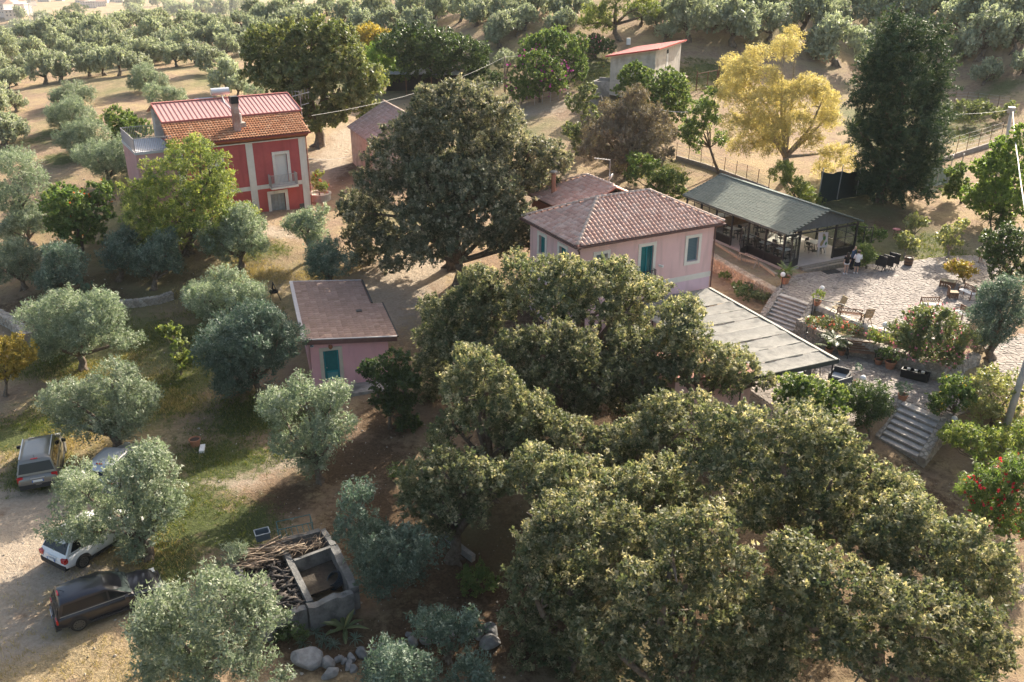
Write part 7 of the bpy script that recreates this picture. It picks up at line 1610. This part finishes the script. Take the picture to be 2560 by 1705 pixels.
for k in range(6): m.bar((-X + .25 * k + .1, -Y_, .02), (-X + .25 * k + .1, Y_, .02), .03)
m.build('bottom_bars', mat('green_metal', (.05, .12, .12), .5), e2)
m = MB(); m.box((0, 0, .03), (.5, .35, .03), .5); o = m.build('cardboard_sheet', mat('cardboard', (.30, .24, .18), .9)); o.location = gnd(556, 1452); tag(o, 'piece of cardboard on the grass left of the bunker', 'cardboard')
# rose planter of the red house, frame by the small house, drum by the pine
b = at(800, 500, 4.3); e = empty('round_planter', b, 0, 'round plastered planter at the right corner of the red house', 'planter'); m = MB(); m.lathe([(.95, -.4), (.98, .55), (1.05, .57), (1.05, .65), (.85, .65), (.82, .45), (0, .45)], 20); m.build('wall', PLASTER, e)
plant('rose_bush', 'rose bush with red blossom in the round planter by the red house', 'bush', b + Vector((0, 0, .45)), [(b.x - .3, b.y, b.z + 1.3, .6, .6, .7), (b.x + .3, b.y + .1, b.z + 1.1, .6, .6, .6), (b.x - .1, b.y + .2, b.z + 2.1, .5, .5, .6)], 'yellowgreen', 170, trunk=.05, flowers=('red', 3, .12), **dict(ll=.15, lw=.08, per=18, shoot=.3, split=3))
b = gnd(687, 752); e = empty('metal_stand', b, 0, 'black metal tripod stand behind the small pink house', 'stand')
for a in (0, 2.1, 4.2): m = MB(); m.bar((.45 * math.cos(a), .45 * math.sin(a), 0), (0, 0, 1.4), .05); m.build('leg', BLACKM, e)
m = MB(); m.lathe([(.3, .62), (.33, .7), (.3, .78), (.3, .62)], 10); m.build('ring', BLACKM, e)
b = gnd(1571, 112); m = MB(); m.lathe([(.28, 0), (.3, .1), (.3, .8), (.27, .88), (0, .9)], 12); o = m.build('white_drum', WHITE, smooth=False); o.location = b; tag(o, 'white drum on the dry slope beside the pine trunk', 'drum')
# valley: houses far away on the left
r = random.Random(12); HW = mat('far_house_wall', (.52, .47, .43), .9); HRf = mat('far_house_roof', (.36, .24, .20), .9); HWN = mat('far_window', (.10, .10, .11), .5)
def far_house(X, Y, w, d, h, rz, lab, gable):
    e = empty('distant_house', (X, Y, gz(X, Y)), rz, lab, 'house', 'houses of the hazy town in the valley'); m = MB(); m.bb(-w / 2, w / 2, -d / 2, d / 2, -3, h); m.build('wall', HW, e); m = MB()
    if gable: m.add([(-w / 2 - .4, -d / 2 - .4, h), (w / 2 + .4, -d / 2 - .4, h), (w / 2 + .4, d / 2 + .4, h), (-w / 2 - .4, d / 2 + .4, h), (-w / 2 - .4, 0, h + d * .28), (w / 2 + .4, 0, h + d * .28)], [(0, 1, 5, 4), (2, 3, 4, 5), (0, 4, 3), (1, 2, 5), (3, 2, 1, 0)])
    else: m.bb(-w / 2 - .3, w / 2 + .3, -d / 2 - .3, d / 2 + .3, h, h + .5)
    m.build('roof', HRf if gable else HW, e)
    for k in range(int(w / 3)):
        for z in np.arange(1, h - 1.5, 3): q = MB(); x = -w / 2 + 1.5 + 3 * k; q.bb(x, x + 1.1, -d / 2 - .05, -d / 2 - .003, z, z + 1.4); q.build('window', HWN, e)
hp_ = [(20, 24, 14), (45, 20, 10), (8, 34, 12), (60, 30, 12), (110, 4, 16), (215, 14, 14), (232, 10, 12), (248, 16, 14), (262, 7, 12), (228, 20, 10), (280, 4, 14), (150, 2, 10), (30, 42, 10), (5, 20, 12), (75, 14, 12), (240, 2, 12), (200, 6, 10), (300, 6, 10)]
for i, (x, y, w) in enumerate(hp_):
    d_ = ray(x, y); q = ground(x, y)
    far_house(q.x, q.y, w * r.uniform(.9, 1.5), r.uniform(9, 13), r.choice([6, 7, 9]), r.uniform(-.6, .6), 'small hazy house of the distant valley town, seen above the left skyline', i % 3 > 0)
# ------------------------------------------------------------------ parked cars
def paint(name, col, rough=.28, metal=.0):
    if name in MATS: return MATS[name]
    m = mat(name, col, rough, metal=metal, spec=.5); p = m.node_tree.nodes['Principled BSDF']; p.inputs['Coat Weight'].default_value = .5; p.inputs['Coat Roughness'].default_value = .06; return m
CGL = mat('car_glass', (.008, .011, .014), .05, spec=.35)
TYRE = mat('tyre_rubber', (.018, .018, .018), .85); PLASTIC = mat('black_plastic', (.025, .026, .028), .6); REDL = mat('red_lamp', (.42, .01, .015), .2, spec=.6); CLEARL = mat('clear_lamp', (.55, .55, .53), .12, spec=.7)
RIMS = mat('alloy_rim', (.42, .42, .43), .35, metal=.7); RIMD = mat('dark_rim', (.12, .12, .11), .4, metal=.5); PLATE = mat('number_plate', (.70, .70, .68), .5); EUB = mat('plate_blue', (.03, .12, .42), .5)
INTERIOR = mat('car_interior', (.05, .05, .05), .9)
def car(label, p_rear, p_front, L, W, H, wb, pm, z0=0, kind='hatch', side=1, rim=RIMS, bump=None, rails=False, wheel_r=.31):
    """p_rear / p_front: ground points of the near-side wheels; side=+1 if the near side is the car's right"""
    d = (p_front - p_rear); d.z = 0; d.normalize(); n = Vector((-d.y, d.x, 0))
    mid = p_rear + d * wb / 2 + n * side * (W / 2 - .12)
    e = empty('parked_car', (mid.x, mid.y, gz(mid.x, mid.y) + z0), math.atan2(d.y, d.x), label, 'car', 'cars parked at the lower left')
    h = W / 2; suv = kind == 'suv'; cl = .30 if suv else .2
    belt = H * (.62 if suv else .60)
    st = [(-.5, .86, belt * .62), (-.488, .93, belt * .86), (-.46, .97, belt * 1.0), (-.36, 1.0, belt * 1.02), (-.15, 1.0, belt * 1.0), (.08, 1.0, belt * .98), (.2, .995, belt * .96), (.30, .98, belt * .92), (.42, .93, belt * .82), (.475, .86, belt * .68), (.5, .72, belt * .5)]
    rings = []
    for s, w, zd in st:
        x = s * L; w = w * h; zb_ = cl + (.08 if abs(s) > .45 else 0)
        half = [(w * .88, zb_), (w * .985, zb_ + .1), (w, (zb_ + zd) * .5), (w * .975, zd - .1), (w * .93, zd - .02), (w * .62, zd + .015), (0, zd + .03)]
        rings.append([Vector((x, -y, z)) for y, z in half] + [Vector((x, y, z)) for y, z in reversed(half[:-1])])
    m = MB(); m.loft(rings); me = m.mesh('body', True); body = obj('body', me, pm, e)
    mod = body.modifiers.new('soft', 'SUBSURF'); mod.levels = 1; mod.render_levels = 1
    # greenhouse
    if suv: prof = [(-.475, 0), (-.43, 1), (.06, 1.0), (.22, 0)]
    elif kind == 'cross': prof = [(-.47, 0), (-.36, .97), (.02, 1.0), (.25, 0)]
    else: prof = [(-.475, 0), (-.42, .96), (-.02, 1.0), (.21, 0)]
    zr = H; wr, wbt = h * .755, h * .915; zb2 = belt - .03
    def ring(s, f):
        z = zb2 + (zr - zb2) * f; w = wbt + (wr - wbt) * f; x = s * L
        half = [(w * (1.0), z - (.07 * f) if f > .5 else z - .02), (w * .93, z - .015 * f), (w * .5, z + .02 * f), (0, z + .03 * f)]
        return [Vector((x, -y, zz)) for y, zz in half] + [Vector((x, y, zz)) for y, zz in reversed(half[:-1])]
    m = MB(); lr = lambda a, b, k: (a[0] + (b[0] - a[0]) * k, a[1] + (b[1] - a[1]) * k); S = [prof[0], lr(prof[0], prof[1], .5), lr(prof[0], prof[1], .93), (prof[1][0] + .012, prof[1][1] + .012), lr(prof[1], prof[2], .25), ((prof[1][0] + prof[2][0]) / 2, 1.03), lr(prof[1], prof[2], .8), (prof[2][0] - .012, prof[2][1] + .01), lr(prof[3], prof[2], .93), lr(prof[3], prof[2], .5), prof[3]]
    R_ = [ring(*s) for s in S]
    m.loft(R_, closed=False, cap=False); m.face([v for v in [r[0] for r in R_]]); m.face([r[-1] for r in reversed(R_)]); me = m.mesh('roof', True); me.polygons[-1].use_smooth = False; me.polygons[-2].use_smooth = False; obj('roof', me, pm, e)
    def quad(nm, pts, mt_, off, par=e, t=None):
        q = MB(); P = [Vector(p) for p in pts]; nn = (P[1] - P[0]).cross(P[2] - P[0]).normalized(); c = sum(P, Vector()) / len(P)
        if nn.dot(c - Vector((c.x * .4, 0, belt * .7))) < 0: nn = -nn
        q.slab([p + nn * off for p in P], .004) if abs(nn.z) > .02 else q.face([p + nn * off for p in P]); return q.build(nm, mt_, par)
    def pt(s0, s1, f, k, fz):                                # point on the sloping screen between profile points
        a, b = ring(*s0), ring(*s1); f0 = a[0 if k < 0 else -1]; f1 = b[0 if k < 0 else -1]
        p = f0.lerp(f1, fz); return Vector((p.x, p.y * abs(k), p.z + (.03 if fz > .3 else .03)))
    quad('windscreen', [pt(prof[3], prof[2], 0, -.985, .06), pt(prof[3], prof[2], 0, .985, .06), pt(prof[3], prof[2], 0, .97, .95), pt(prof[3], prof[2], 0, -.97, .95)], mat('windscreen_sky_tint', (.055, .07, .065), .05, spec=.5), .012)  # screen colour lighter than the other car glass: sky reflection painted in
    quad('rear_window', [pt(prof[0], prof[1], 0, -.93, .14), pt(prof[0], prof[1], 0, .93, .14), pt(prof[0], prof[1], 0, .9, .84), pt(prof[0], prof[1], 0, -.9, .84)], CGL, .02)
    for sg in (-1, 1):
        def sp(x, f): w = wbt + (wr - wbt) * f; return Vector((x * L, sg * (w + .012), zb2 + (zr - zb2) * f - (.03 if f > .5 else -.03)))
        x0, x1 = prof[0][0], prof[3][0]; sl0, sl1 = prof[1][0] - x0, prof[2][0] - x1
        segs = [(x0 + .05, -.02), (.0, x1 - .03)] if kind == 'hatch' else [(x0 + .06, -.22), (-.205, -.01), (.005, x1 - .03)]
        for a, b in segs:
            q = []
            for x, f in ((a, .12), (b, .12), (b, .80), (a, .80)):
                lo = x0 + .035 + sl0 * f; hi = x1 - .03 + sl1 * f; q.append(sp(min(max(x, lo), hi), f))
            w = MB(); w.face(q if sg < 0 else q[::-1]); w.build('side_window', CGL, e)
        m = MB(); m.box((x1 * L - .28, sg * (h + .09), belt + .02), (.12, .2, .15)); m.build('mirror', PLASTIC if suv else pm, e)
        m = MB(); m.bar((prof[0][0] * L + .12, sg * (wbt + .016), zb2 + .045), (x1 * L - .12, sg * (wbt + .016), zb2 + .045), .012, .03); m.build('window_trim', mat('window_trim', (.30, .29, .27), .35), e)
        m = MB(); m.box((-.03 * L, sg * (h * .985), belt - .15), (.18, .03, .035)); m.build('door_handle', pm, e)
        m = MB(); m.bb(-.36 * L, .34 * L, *sorted((sg * h * .93, sg * (h + .005))), cl - .01, cl + .10); m.build('sill', PLASTIC, e)
        lx = -.477 * L; m = MB(); m.box((lx, sg * h * .80, belt * .80), (.07 + .1 * (kind == 'cross'), .26, .2 if not suv else .3)); m.build('tail_light', REDL, e)
        m = MB(); m.box((.445 * L, sg * h * .66, belt * .70), (.2, .28, .1)); m.build('headlight', CLEARL, e)
        if rails: m = MB(); m.bar((prof[1][0] * L + .15, sg * wr * .93, H + .045), (prof[2][0] * L - .1, sg * wr * .93, H + .045), .04); m.build('roof_rail', PALEMETAL, e)
        for xw in (-wb / 2, wb / 2):
            we = empty('wheel', (0, 0, 0)); we.parent = e; we.location = (xw, sg * (h - .088), wheel_r)
            m = MB(); m.lathe([(wheel_r * .62, -.1), (wheel_r * .9, -.105), (wheel_r, -.07), (wheel_r, .07), (wheel_r * .9, .105), (wheel_r * .62, .1)], 22); me = m.mesh('tyre', False); o = obj('tyre', me, TYRE, we); o.rotation_euler = (math.pi / 2, 0, 0)
            m = MB(); yy = .1 * sg
            for k in range(10): a = 6.283 * k / 10; m.bar((0, yy, 0), (wheel_r * .62 * math.cos(a), yy, wheel_r * .62 * math.sin(a)), .05, .03, up=(0, 1, 0))
            for k in range(18): a, b = 6.283 * k / 18, 6.283 * (k + 1) / 18; m.bar((wheel_r * .63 * math.cos(a), yy, wheel_r * .63 * math.sin(a)), (wheel_r * .63 * math.cos(b), yy, wheel_r * .63 * math.sin(b)), .04, .035, up=(0, 1, 0))
            m.build('rim', rim, we); m = MB(); m.box((0, yy * .6, 0), (.12, .03, .12)); m.build('hub', RIMD, we)
            a_ = MB(); n_ = 16; V = []
            for k in range(n_ + 1): t = math.pi * k / n_; V.append((xw + (wheel_r + .075) * math.cos(t), sg * (h + .004), wheel_r + (wheel_r + .075) * math.sin(t)))
            a_.face(V); a_.build('wheel_arch', PLASTIC, e)
    m = MB(); bx = bump or PLASTIC; m.box((-.478 * L, 0, cl + .2), (.2, W * .9, .24)); m.build('rear_bumper', bx, e); m = MB(); m.box((.488 * L, 0, cl + .2), (.12, W * .76, .22)); m.build('front_bumper', bx, e)
    m = MB(); m.box((.492 * L, 0, belt * .62), (.06, W * .42, .12)); m.build('grille', PLASTIC, e)
    px_ = -.503 * L - .02; m = MB(); m.box((px_, 0, belt * .72), (.02, .5, .11)); o = m.build('rear_plate', PLATE, e); m = MB(); m.box((px_ - .006, .23, belt * .72), (.014, .045, .112)); m.box((px_ - .006, -.23, belt * .72), (.014, .045, .112)); m.build('plate_band', EUB, o)
    m = MB(); m.box((-.496 * L, 0, belt * .72 + .13), (.04, .62, .045)); m.build('tailgate_trim', PALEMETAL if suv else pm, e)
    m = MB(); m.box((prof[1][0] * L + .02, 0, H + .035), (.06, .3, .035)); m.build('brake_lamp', REDL, e); m = MB(); m.bar((prof[1][0] * L + .25, 0, H + .02), (prof[1][0] * L + .02, 0, H + .2), .015); m.build('roof_aerial', PLASTIC, e)
    m = MB(); m.bar((prof[3][0] * L - .05, -.5, belt + .02), (prof[3][0] * L - .16, .05, belt + .1), .018); m.bar((prof[3][0] * L - .05, .1, belt + .02), (prof[3][0] * L - .16, .6, belt + .1), .018); m.build('wipers', PLASTIC, e)
    return e
car('black two-door hatchback parked sideways at the lower left', at(203, 1580, 0), at(345, 1529, 0), 4.1, 1.72, 1.43, 2.5, paint('black_paint', (.008, .009, .016)), kind='hatch', side=1, rim=RIMD)
car('white crossover with red rear lamps under the pale olive', at(212, 1430, 0), at(262, 1398, 0), 4.2, 1.80, 1.52, 2.6, paint('white_paint_car', (.68, .68, .68), .3), kind='cross', side=1, rim=RIMD)
a_, b_ = at(245, 1187, 1.45), at(303, 1130, 1.45); dd_ = (b_ - a_); dd_.z = 0; dd_.normalize(); nn_ = Vector((-dd_.y, dd_.x, 0))
c_ = a_ + dd_ * (.42 * 4.1 - 2.5 / 2) - nn_ * (1.74 / 2 - .12); c_.z = 0
car('silver hatchback mostly hidden behind the pale olive', c_, c_ + dd_, 4.1, 1.74, 1.46, 2.5, paint('silver_paint', (.40, .42, .45), .3, .4), kind='cross', side=1, bump=paint('silver_paint', (.4, .42, .45)))
car('grey off-roader with roof rails seen from behind at the left edge', at(154, 1206, .2), at(162, 1133, .2), 4.75, 1.87, 1.78, 2.78, paint('grey_paint', (.17, .165, .15), .3, .4), kind='suv', side=1, rails=True, wheel_r=.38)
# ------------------------------------------------------------------ three people standing by the pavilion step
SKIN = mat('skin', (.48, .30, .22), .6, (.54, .35, .26), 4)
def person(label, base, rz, H, parts, sitting=False, build=1.0, arms=None, lean=0.0, headturn=0.0):
    """standing figure facing local -y; arms: {side: (elbow, wrist)} in units of height"""
    e = empty('person', base, rz, label, 'person', 'people talking by the pavilion')
    s = H; V = []; E_ = []; Rr = []
    def v(x, y, z, r, par=None):
        V.append((x * s, (y - lean * max(0, z - .5)) * s, z * s)); Rr.append((r * s * build, r * s * build * .86)); i = len(V) - 1
        if par is not None: E_.append((par, i))
        return i
    pel = v(0, 0, .53, .075); wai = v(0, .0, .62, .066, pel); che = v(0, .005, .73, .078, wai); sh = v(0, .008, .80, .062, che); nk = v(0, .0, .845, .032, sh); hd0 = v(0, -.008, .885, .048, nk); hd = v(0, -.014, .935, .058, hd0); top = v(0, -.008, .972, .042, hd)
    nose = v(0, -.072, .918, .010, hd0)
    for sg in (-1, 1):
        hip = v(sg * .05, 0, .50, .062, pel); kn = v(sg * .055, -.008, .285, .036, hip); cal = v(sg * .055, .006, .2, .036, kn); an = v(sg * .056, .012, .045, .022, cal); v(sg * .062, -.075, .018, .020, an)
        so = v(sg * .105, .005, .80, .036, sh); el, wr = (arms or {}).get(sg, ((.135, .03, .62), (.13, -.03, .49)))
        ue = v(sg * el[0], el[1], el[2], .025, so); w = v(sg * wr[0], wr[1], wr[2], .017, ue)
        d = Vector((sg * (wr[0] - el[0]), wr[1] - el[1], wr[2] - el[2])).normalized(); p = Vector((sg * wr[0], wr[1], wr[2])); sd = Vector((0, 1, 0)) - d * d.y; sd.normalize()
        pm_ = p + d * .035; pa = v(*pm_, .020, w)
        for k in range(4):
            b = pm_ + d * .018 + sd * (k - 1.5) * .009; t = b + d * (.026 + .006 * (1.5 - abs(k - 1.5))) + Vector((-sg * .006, 0, -.002)); i = v(*b, .0056, pa); j = v(*t, .0048, i); t2 = t + d * .016 + Vector((-sg * .012, 0, -.004)); v(*t2, .004, j)
        b = p + d * .02 - sd * .02; i = v(*b, .0062, w); v(*(b + d * .025 - sd * .012), .005, i)
    me = bpy.data.meshes.new('body'); me.from_pydata(V, E_, []); me.update(); o = obj('body', me, SKIN, e)
    sk = o.modifiers.new('skin', 'SKIN'); sk.use_smooth_shade = True
    lay_ = me.skin_vertices[0] if me.skin_vertices else None
    for i, r in enumerate(Rr): lay_.data[i].radius = r
    lay_.data[0].use_root = True
    sb = o.modifiers.new('soft', 'SUBSURF'); sb.levels = 1; sb.render_levels = 1
    def P(x, y, z): return Vector((x * s, (y - lean * max(0, z - .5)) * s, z * s))
    def sleeve(m, chain, rad, n=10):
        m.tube([P(*c) for c in chain], [r * s * build for r in rad], n, True)
    def torso(m, rows, n=16):
        m.loft([[P(rx * build * math.cos(6.283 * k / n), cy + ry * build * math.sin(6.283 * k / n), z) for k in range(n)] for (z, rx, ry, cy) in rows])
    if 'shirt' in parts:
        m = MB(); torso(m, [(.49, .098, .082, 0), (.56, .095, .078, 0), (.64, .090, .072, 0), (.73, .108, .080, .004), (.785, .112, .070, .006), (.825, .075, .050, .004), (.85, .042, .04, 0)])
        for sg in (-1, 1):
            el, wr = (arms or {}).get(sg, ((.135, .03, .62), (.13, -.03, .49))); f = parts.get('sleeve', .8); el_ = (sg * el[0], el[1], el[2]); wr_ = (sg * wr[0], wr[1], wr[2]); so = (sg * .10, .005, .80)
            if f > 1: mid = tuple(el_[i] + (wr_[i] - el_[i]) * (f - 1) for i in range(3)); sleeve(m, [so, el_, mid], [.044, .036, .028])
            else: mid = tuple(so[i] + (el_[i] - so[i]) * f for i in range(3)); sleeve(m, [so, mid], [.044, .038])
        m.build('shirt', parts['shirt'], e, True)
    if 'trousers' in parts:
        m = MB(); torso(m, [(.455, .092, .078, 0), (.52, .094, .078, 0), (.585, .088, .070, 0)]); z1 = parts['hem']
        for sg in (-1, 1): kx = .05 + .006 * (z1 < .3); sleeve(m, [(sg * .05, 0, .50), (sg * .054, -.004, max(.3, z1)), (sg * .056, .004, z1)] if z1 < .28 else [(sg * .05, 0, .50), (sg * .053, -.002, z1)], [.072, .052, .042] if z1 < .28 else [.072, .06])
        m.build('trousers', parts['trousers'], e, True)
    for sg in (-1, 1):
        m = MB(); m.loft([[P(sg * .058 + w * math.cos(6.283 * k / 10), -.03 + l * math.sin(6.283 * k / 10), z) for k in range(10)] for z, w, l in ((.0, .028, .075), (.022, .030, .077), (.04, .024, .06), (.058, .02, .025))]); m.build('shoe', parts.get('shoe', WHITE), e, True)
        m = MB(); q = P(sg * .021, -.066, .938); m.lathe([(0, -.006), (.007, 0), (0, .006)], 6, q); m.build('eye', DARK, e)
        m = MB(); q = P(sg * .058, .0, .925); m.lathe([(0, -.02), (.012, 0), (0, .02)], 6, q); m.build('ear', SKIN, e)
    m = MB(); m.bar(P(-.014, -.066, .892), P(.014, -.066, .892), .006); m.build('mouth', mat('lips', (.32, .13, .11), .6), e)
    if parts.get('hair'):
        m = MB(); lg = parts.get('long', 0); n = 14; rows = [(.985, .012, 0), (.978, .04, .0), (.96, .058, .006), (.93, .064, .012), (.90, .060, .022)] + ([(.86, .066, .03), (.80, .07, .05), (.74, .055, .058), (.71, .02, .06)] if lg else [(.885, .045, .03)])
        m.loft([[P(r * math.cos(6.283 * k / n), cy + r * (.95 if math.sin(6.283 * k / n) > 0 else (.78 if z > .94 else .12)) * math.sin(6.283 * k / n), z) for k in range(n)] for z, r, cy in rows]); m.build('hair', parts['hair'], e, True)
    if parts.get('hat'):
        m = MB(); m.lathe([(.066 * s, 0), (.066 * s, .03 * s), (.05 * s, .05 * s), (0, .056 * s)], 14, P(0, -.008, .945)); q = P(0, -.075, .952); m.box(q, (.11, .11, .012)); m.build('cap', parts['hat'], e, True)
    return e
BLK = mat('black_cloth', (.012, .012, .014), .9); WHC = mat('white_cloth', (.72, .70, .70), .9); BLUEC = mat('blue_cloth', (.045, .085, .16), .9); NAVY = mat('navy_cloth', (.016, .02, .035), .9)
FOLD = {-1: ((.14, -.03, .63), (.06, -.13, .60)), 1: ((.14, -.03, .63), (.05, -.14, .58))}
person('woman with long dark hair, black top and white shorts, seen from behind', at(2113, 685, 3.03), R(180), 1.68, dict(shirt=BLK, sleeve=.7, trousers=WHC, hem=.44, hair=mat('dark_hair', (.025, .018, .013), .6), long=1, shoe=WHC), build=.92)
person('man in white shirt, dark shorts and cap, seen from behind', at(2139, 683, 3.03), R(165), 1.76, dict(shirt=WHC, sleeve=1.5, trousers=NAVY, hem=.31, hair=mat('brown_hair', (.04, .03, .02), .7), hat=mat('straw_cap', (.25, .17, .11), .9), shoe=WHC), arms=FOLD)
person('bald man in blue shirt looking down, between the other two', at(2127, 672, 3.03), R(40), 1.80, dict(shirt=BLUEC, sleeve=1.6, trousers=NAVY, hem=.06, shoe=BLK), arms=FOLD, lean=.12)
# ------------------------------------------------------------------ grass, dry stalks and loose stones on the ground
def tufts(name, label, leaf, ch, n, area, h, seed, thr=.35, blades=5, w=.02):
    r = np.random.default_rng(seed); x0, x1, y0, y1 = area
    idx = np.nonzero((_v[:, 0] > x0) & (_v[:, 0] < x1) & (_v[:, 1] > y0) & (_v[:, 1] < y1) & (COVER[:, ch] > thr))[0]
    wgt = COVER[idx, ch].astype(float); pick = r.choice(idx, n, p=wgt / wgt.sum())
    x = _v[pick, 0] + r.uniform(-.5, .5, n); y = _v[pick, 1] + r.uniform(-.5, .5, n)
    cl = pnoise(x * 1.6, y * 1.6, 21) + r.normal(size=n) * .25; k = cl > -.1; x, y = x[k], y[k]; n = len(x); z = height(x, y)
    X = np.repeat(x, blades) + r.normal(size=n * blades) * .09; Y = np.repeat(y, blades) + r.normal(size=n * blades) * .09; Z = np.repeat(z, blades) - .02; N = n * blades
    a = r.uniform(0, 6.28, N); hh = h * r.uniform(.45, 1.25, N); ln = r.normal(size=(N, 2)) * .45 * hh[:, None]
    b = np.stack([X, Y, Z], 1); s = np.stack([np.cos(a), np.sin(a), np.zeros(N)], 1) * w; t = b + np.stack([ln[:, 0], ln[:, 1], hh], 1)
    V = np.stack([b - s, b + s, t], 1).reshape(-1, 3); F = np.arange(N * 3).reshape(-1, 3)
    tag(obj(name, npmesh(name, V, F, False, np.repeat(r.random(N), 3)), LEAF[leaf]), label, 'grass', kind='stuff')
tufts('grass', 'green grass growing in patches between the olives at left', 'grass', 0, 26000, (-42, 0, 24, 66), .16, 1, blades=4)
tufts('dry_grass', 'straw-coloured dry grass round the cars and on the banks at left', 'straw', 3, 9000, (-42, 0, 22, 75), .22, 2, blades=4, w=.014)
tufts('lawn', 'thin dry lawn and weeds behind the yard and along the slope at right', 'grass', 0, 9000, (0, 70, 56, 125), .2, 3, blades=3, w=.03)
tufts('weeds', 'low green weeds in the shade under the oaks', 'dark', 2, 3500, (-16, 30, 22, 60), .2, 4, blades=6, w=.03) if False else None
r = np.random.default_rng(8); n = 2600
x = r.uniform(-45, 20, n); y = r.uniform(22, 95, n); z = height(x, y); S = r.uniform(.02, .07, n) * (1 + (r.random(n) > .96)); V = []; F = []
ico = np.array([(0, 0, 1), (.9, 0, .3), (.2, .85, .3), (-.75, .5, .3), (-.7, -.5, .3), (.25, -.9, .3), (0, 0, -.5)], float); fc = np.array([(0, 1, 2), (0, 2, 3), (0, 3, 4), (0, 4, 5), (0, 5, 1), (6, 2, 1), (6, 3, 2), (6, 4, 3), (6, 5, 4), (6, 1, 5)])
P_ = ico[None] * S[:, None, None] * r.uniform(.6, 1.3, (n, 7, 1)) + np.stack([x, y, z], 1)[:, None, :]
tag(obj('loose_stones', npmesh('loose_stones', P_.reshape(-1, 3), (fc[None] + 7 * np.arange(n)[:, None, None]).reshape(-1, 3), False, np.repeat(r.random(n), 7)), GREYSTONE), 'loose pale stones scattered over the ground', 'stones', kind='stuff')
for lab, nm, px, py, rr, lf, z in (('low herbs and rosemary in the planted bed below the tan wall', 'herb_bed', 1870, 735, 26, 'dark', 2.05), ('lavender-green herbs in the planted bed nearest the stairs', 'herb_bed', 1905, 742, 20, 'carob', 2.05), ('small green plants in the planted bed beside the house corner', 'herb_bed', 1818, 690, 14, 'green', 2.05), ('low green plants in the planted bed by the shade roof hem', 'herb_bed', 1850, 715, 14, 'green', 2.05)):
    T(nm, lab, 'plants', at(px, py + 12, z), [(px, py, rr), (px + rr, py + 4, rr * .7), (px - rr * .9, py - 2, rr * .6)], lf, 200, BSH, ll=.12, lw=.05, shoot=.25, split=2, group='herbs in the planted bed')
T('bramble_hedge', 'dark bramble hedge on the slope left of the utility pole top', 'hedge', (2440, 298), [(2370, 272, 22), (2410, 270, 26), (2450, 276, 26), (2490, 284, 24), (2520, 270, 18), (2430, 290, 22)], 'carob', 80, BSH, ll=.24, lw=.1, shoot=.45)
T('shrub', 'low green shrub in the shade between the dark olive and the oaks', 'bush', (1190, 1480), [(1185, 1440, 34), (1215, 1460, 26), (1175, 1475, 24)], 'green', 170, BSH, ll=.14, lw=.07)
T('shrub', 'green weed clump on the shaded ground left of the oaks', 'bush', (990, 1195), [(985, 1180, 20), (1000, 1190, 14)], 'green', 170, BSH, ll=.12, lw=.06)
T('shrub', 'pale grassy shrub spilling over the left end of the bunker', 'bush', (570, 1440), [(585, 1385, 24), (565, 1405, 26), (600, 1375, 16), (545, 1420, 16)], 'olive', 150, OLV, ll=.24, lw=.03, split=2)
T('shrub', 'green rushes beside the left wall of the bunker', 'bush', (596, 1480), [(590, 1455, 18), (580, 1470, 14)], 'green', 170, OLV, ll=.26, lw=.03, split=2)
T('shrub', 'small shrubs in the shaded gap by the bunker front', 'bush', (745, 1600), [(715, 1580, 24), (750, 1585, 22), (700, 1610, 18)], 'dark', 150, BSH, ll=.14, lw=.06)
T('shrub', 'dark round shrub by the head of the lower stairs, right side', 'bush', (2345, 1035), [(2335, 1010, 18), (2350, 1020, 14)], 'dark', 220, BSH, ll=.1, lw=.06)
T('shrub', 'reddish shrub under the leaning olive', 'bush', (2430, 900), [(2432, 868, 18), (2450, 878, 14)], 'dead', 200, BSH, ll=.12, lw=.06)
# ------------------------------------------------------------------ air: one closed box of thin even haze round camera and scene
m = MB(); m.bb(-2650, 2650, -70, 3620, -72, 38)
hz = m.build('haze', bpy.data.materials.new('haze')); tag(hz, 'thin even haze filling the air over the valley', 'haze', kind='stuff')
hm = hz.data.materials[0]; hm.use_nodes = True; nt = hm.node_tree
for n in list(nt.nodes): nt.nodes.remove(n)
pv = nt.nodes.new('ShaderNodeVolumePrincipled'); mo = nt.nodes.new('ShaderNodeOutputMaterial')
pv.inputs['Color'].default_value = (.86, .88, .90, 1); pv.inputs['Density'].default_value = .00011; pv.inputs['Anisotropy'].default_value = .0
nt.links.new(pv.outputs[0], mo.inputs['Volume'])
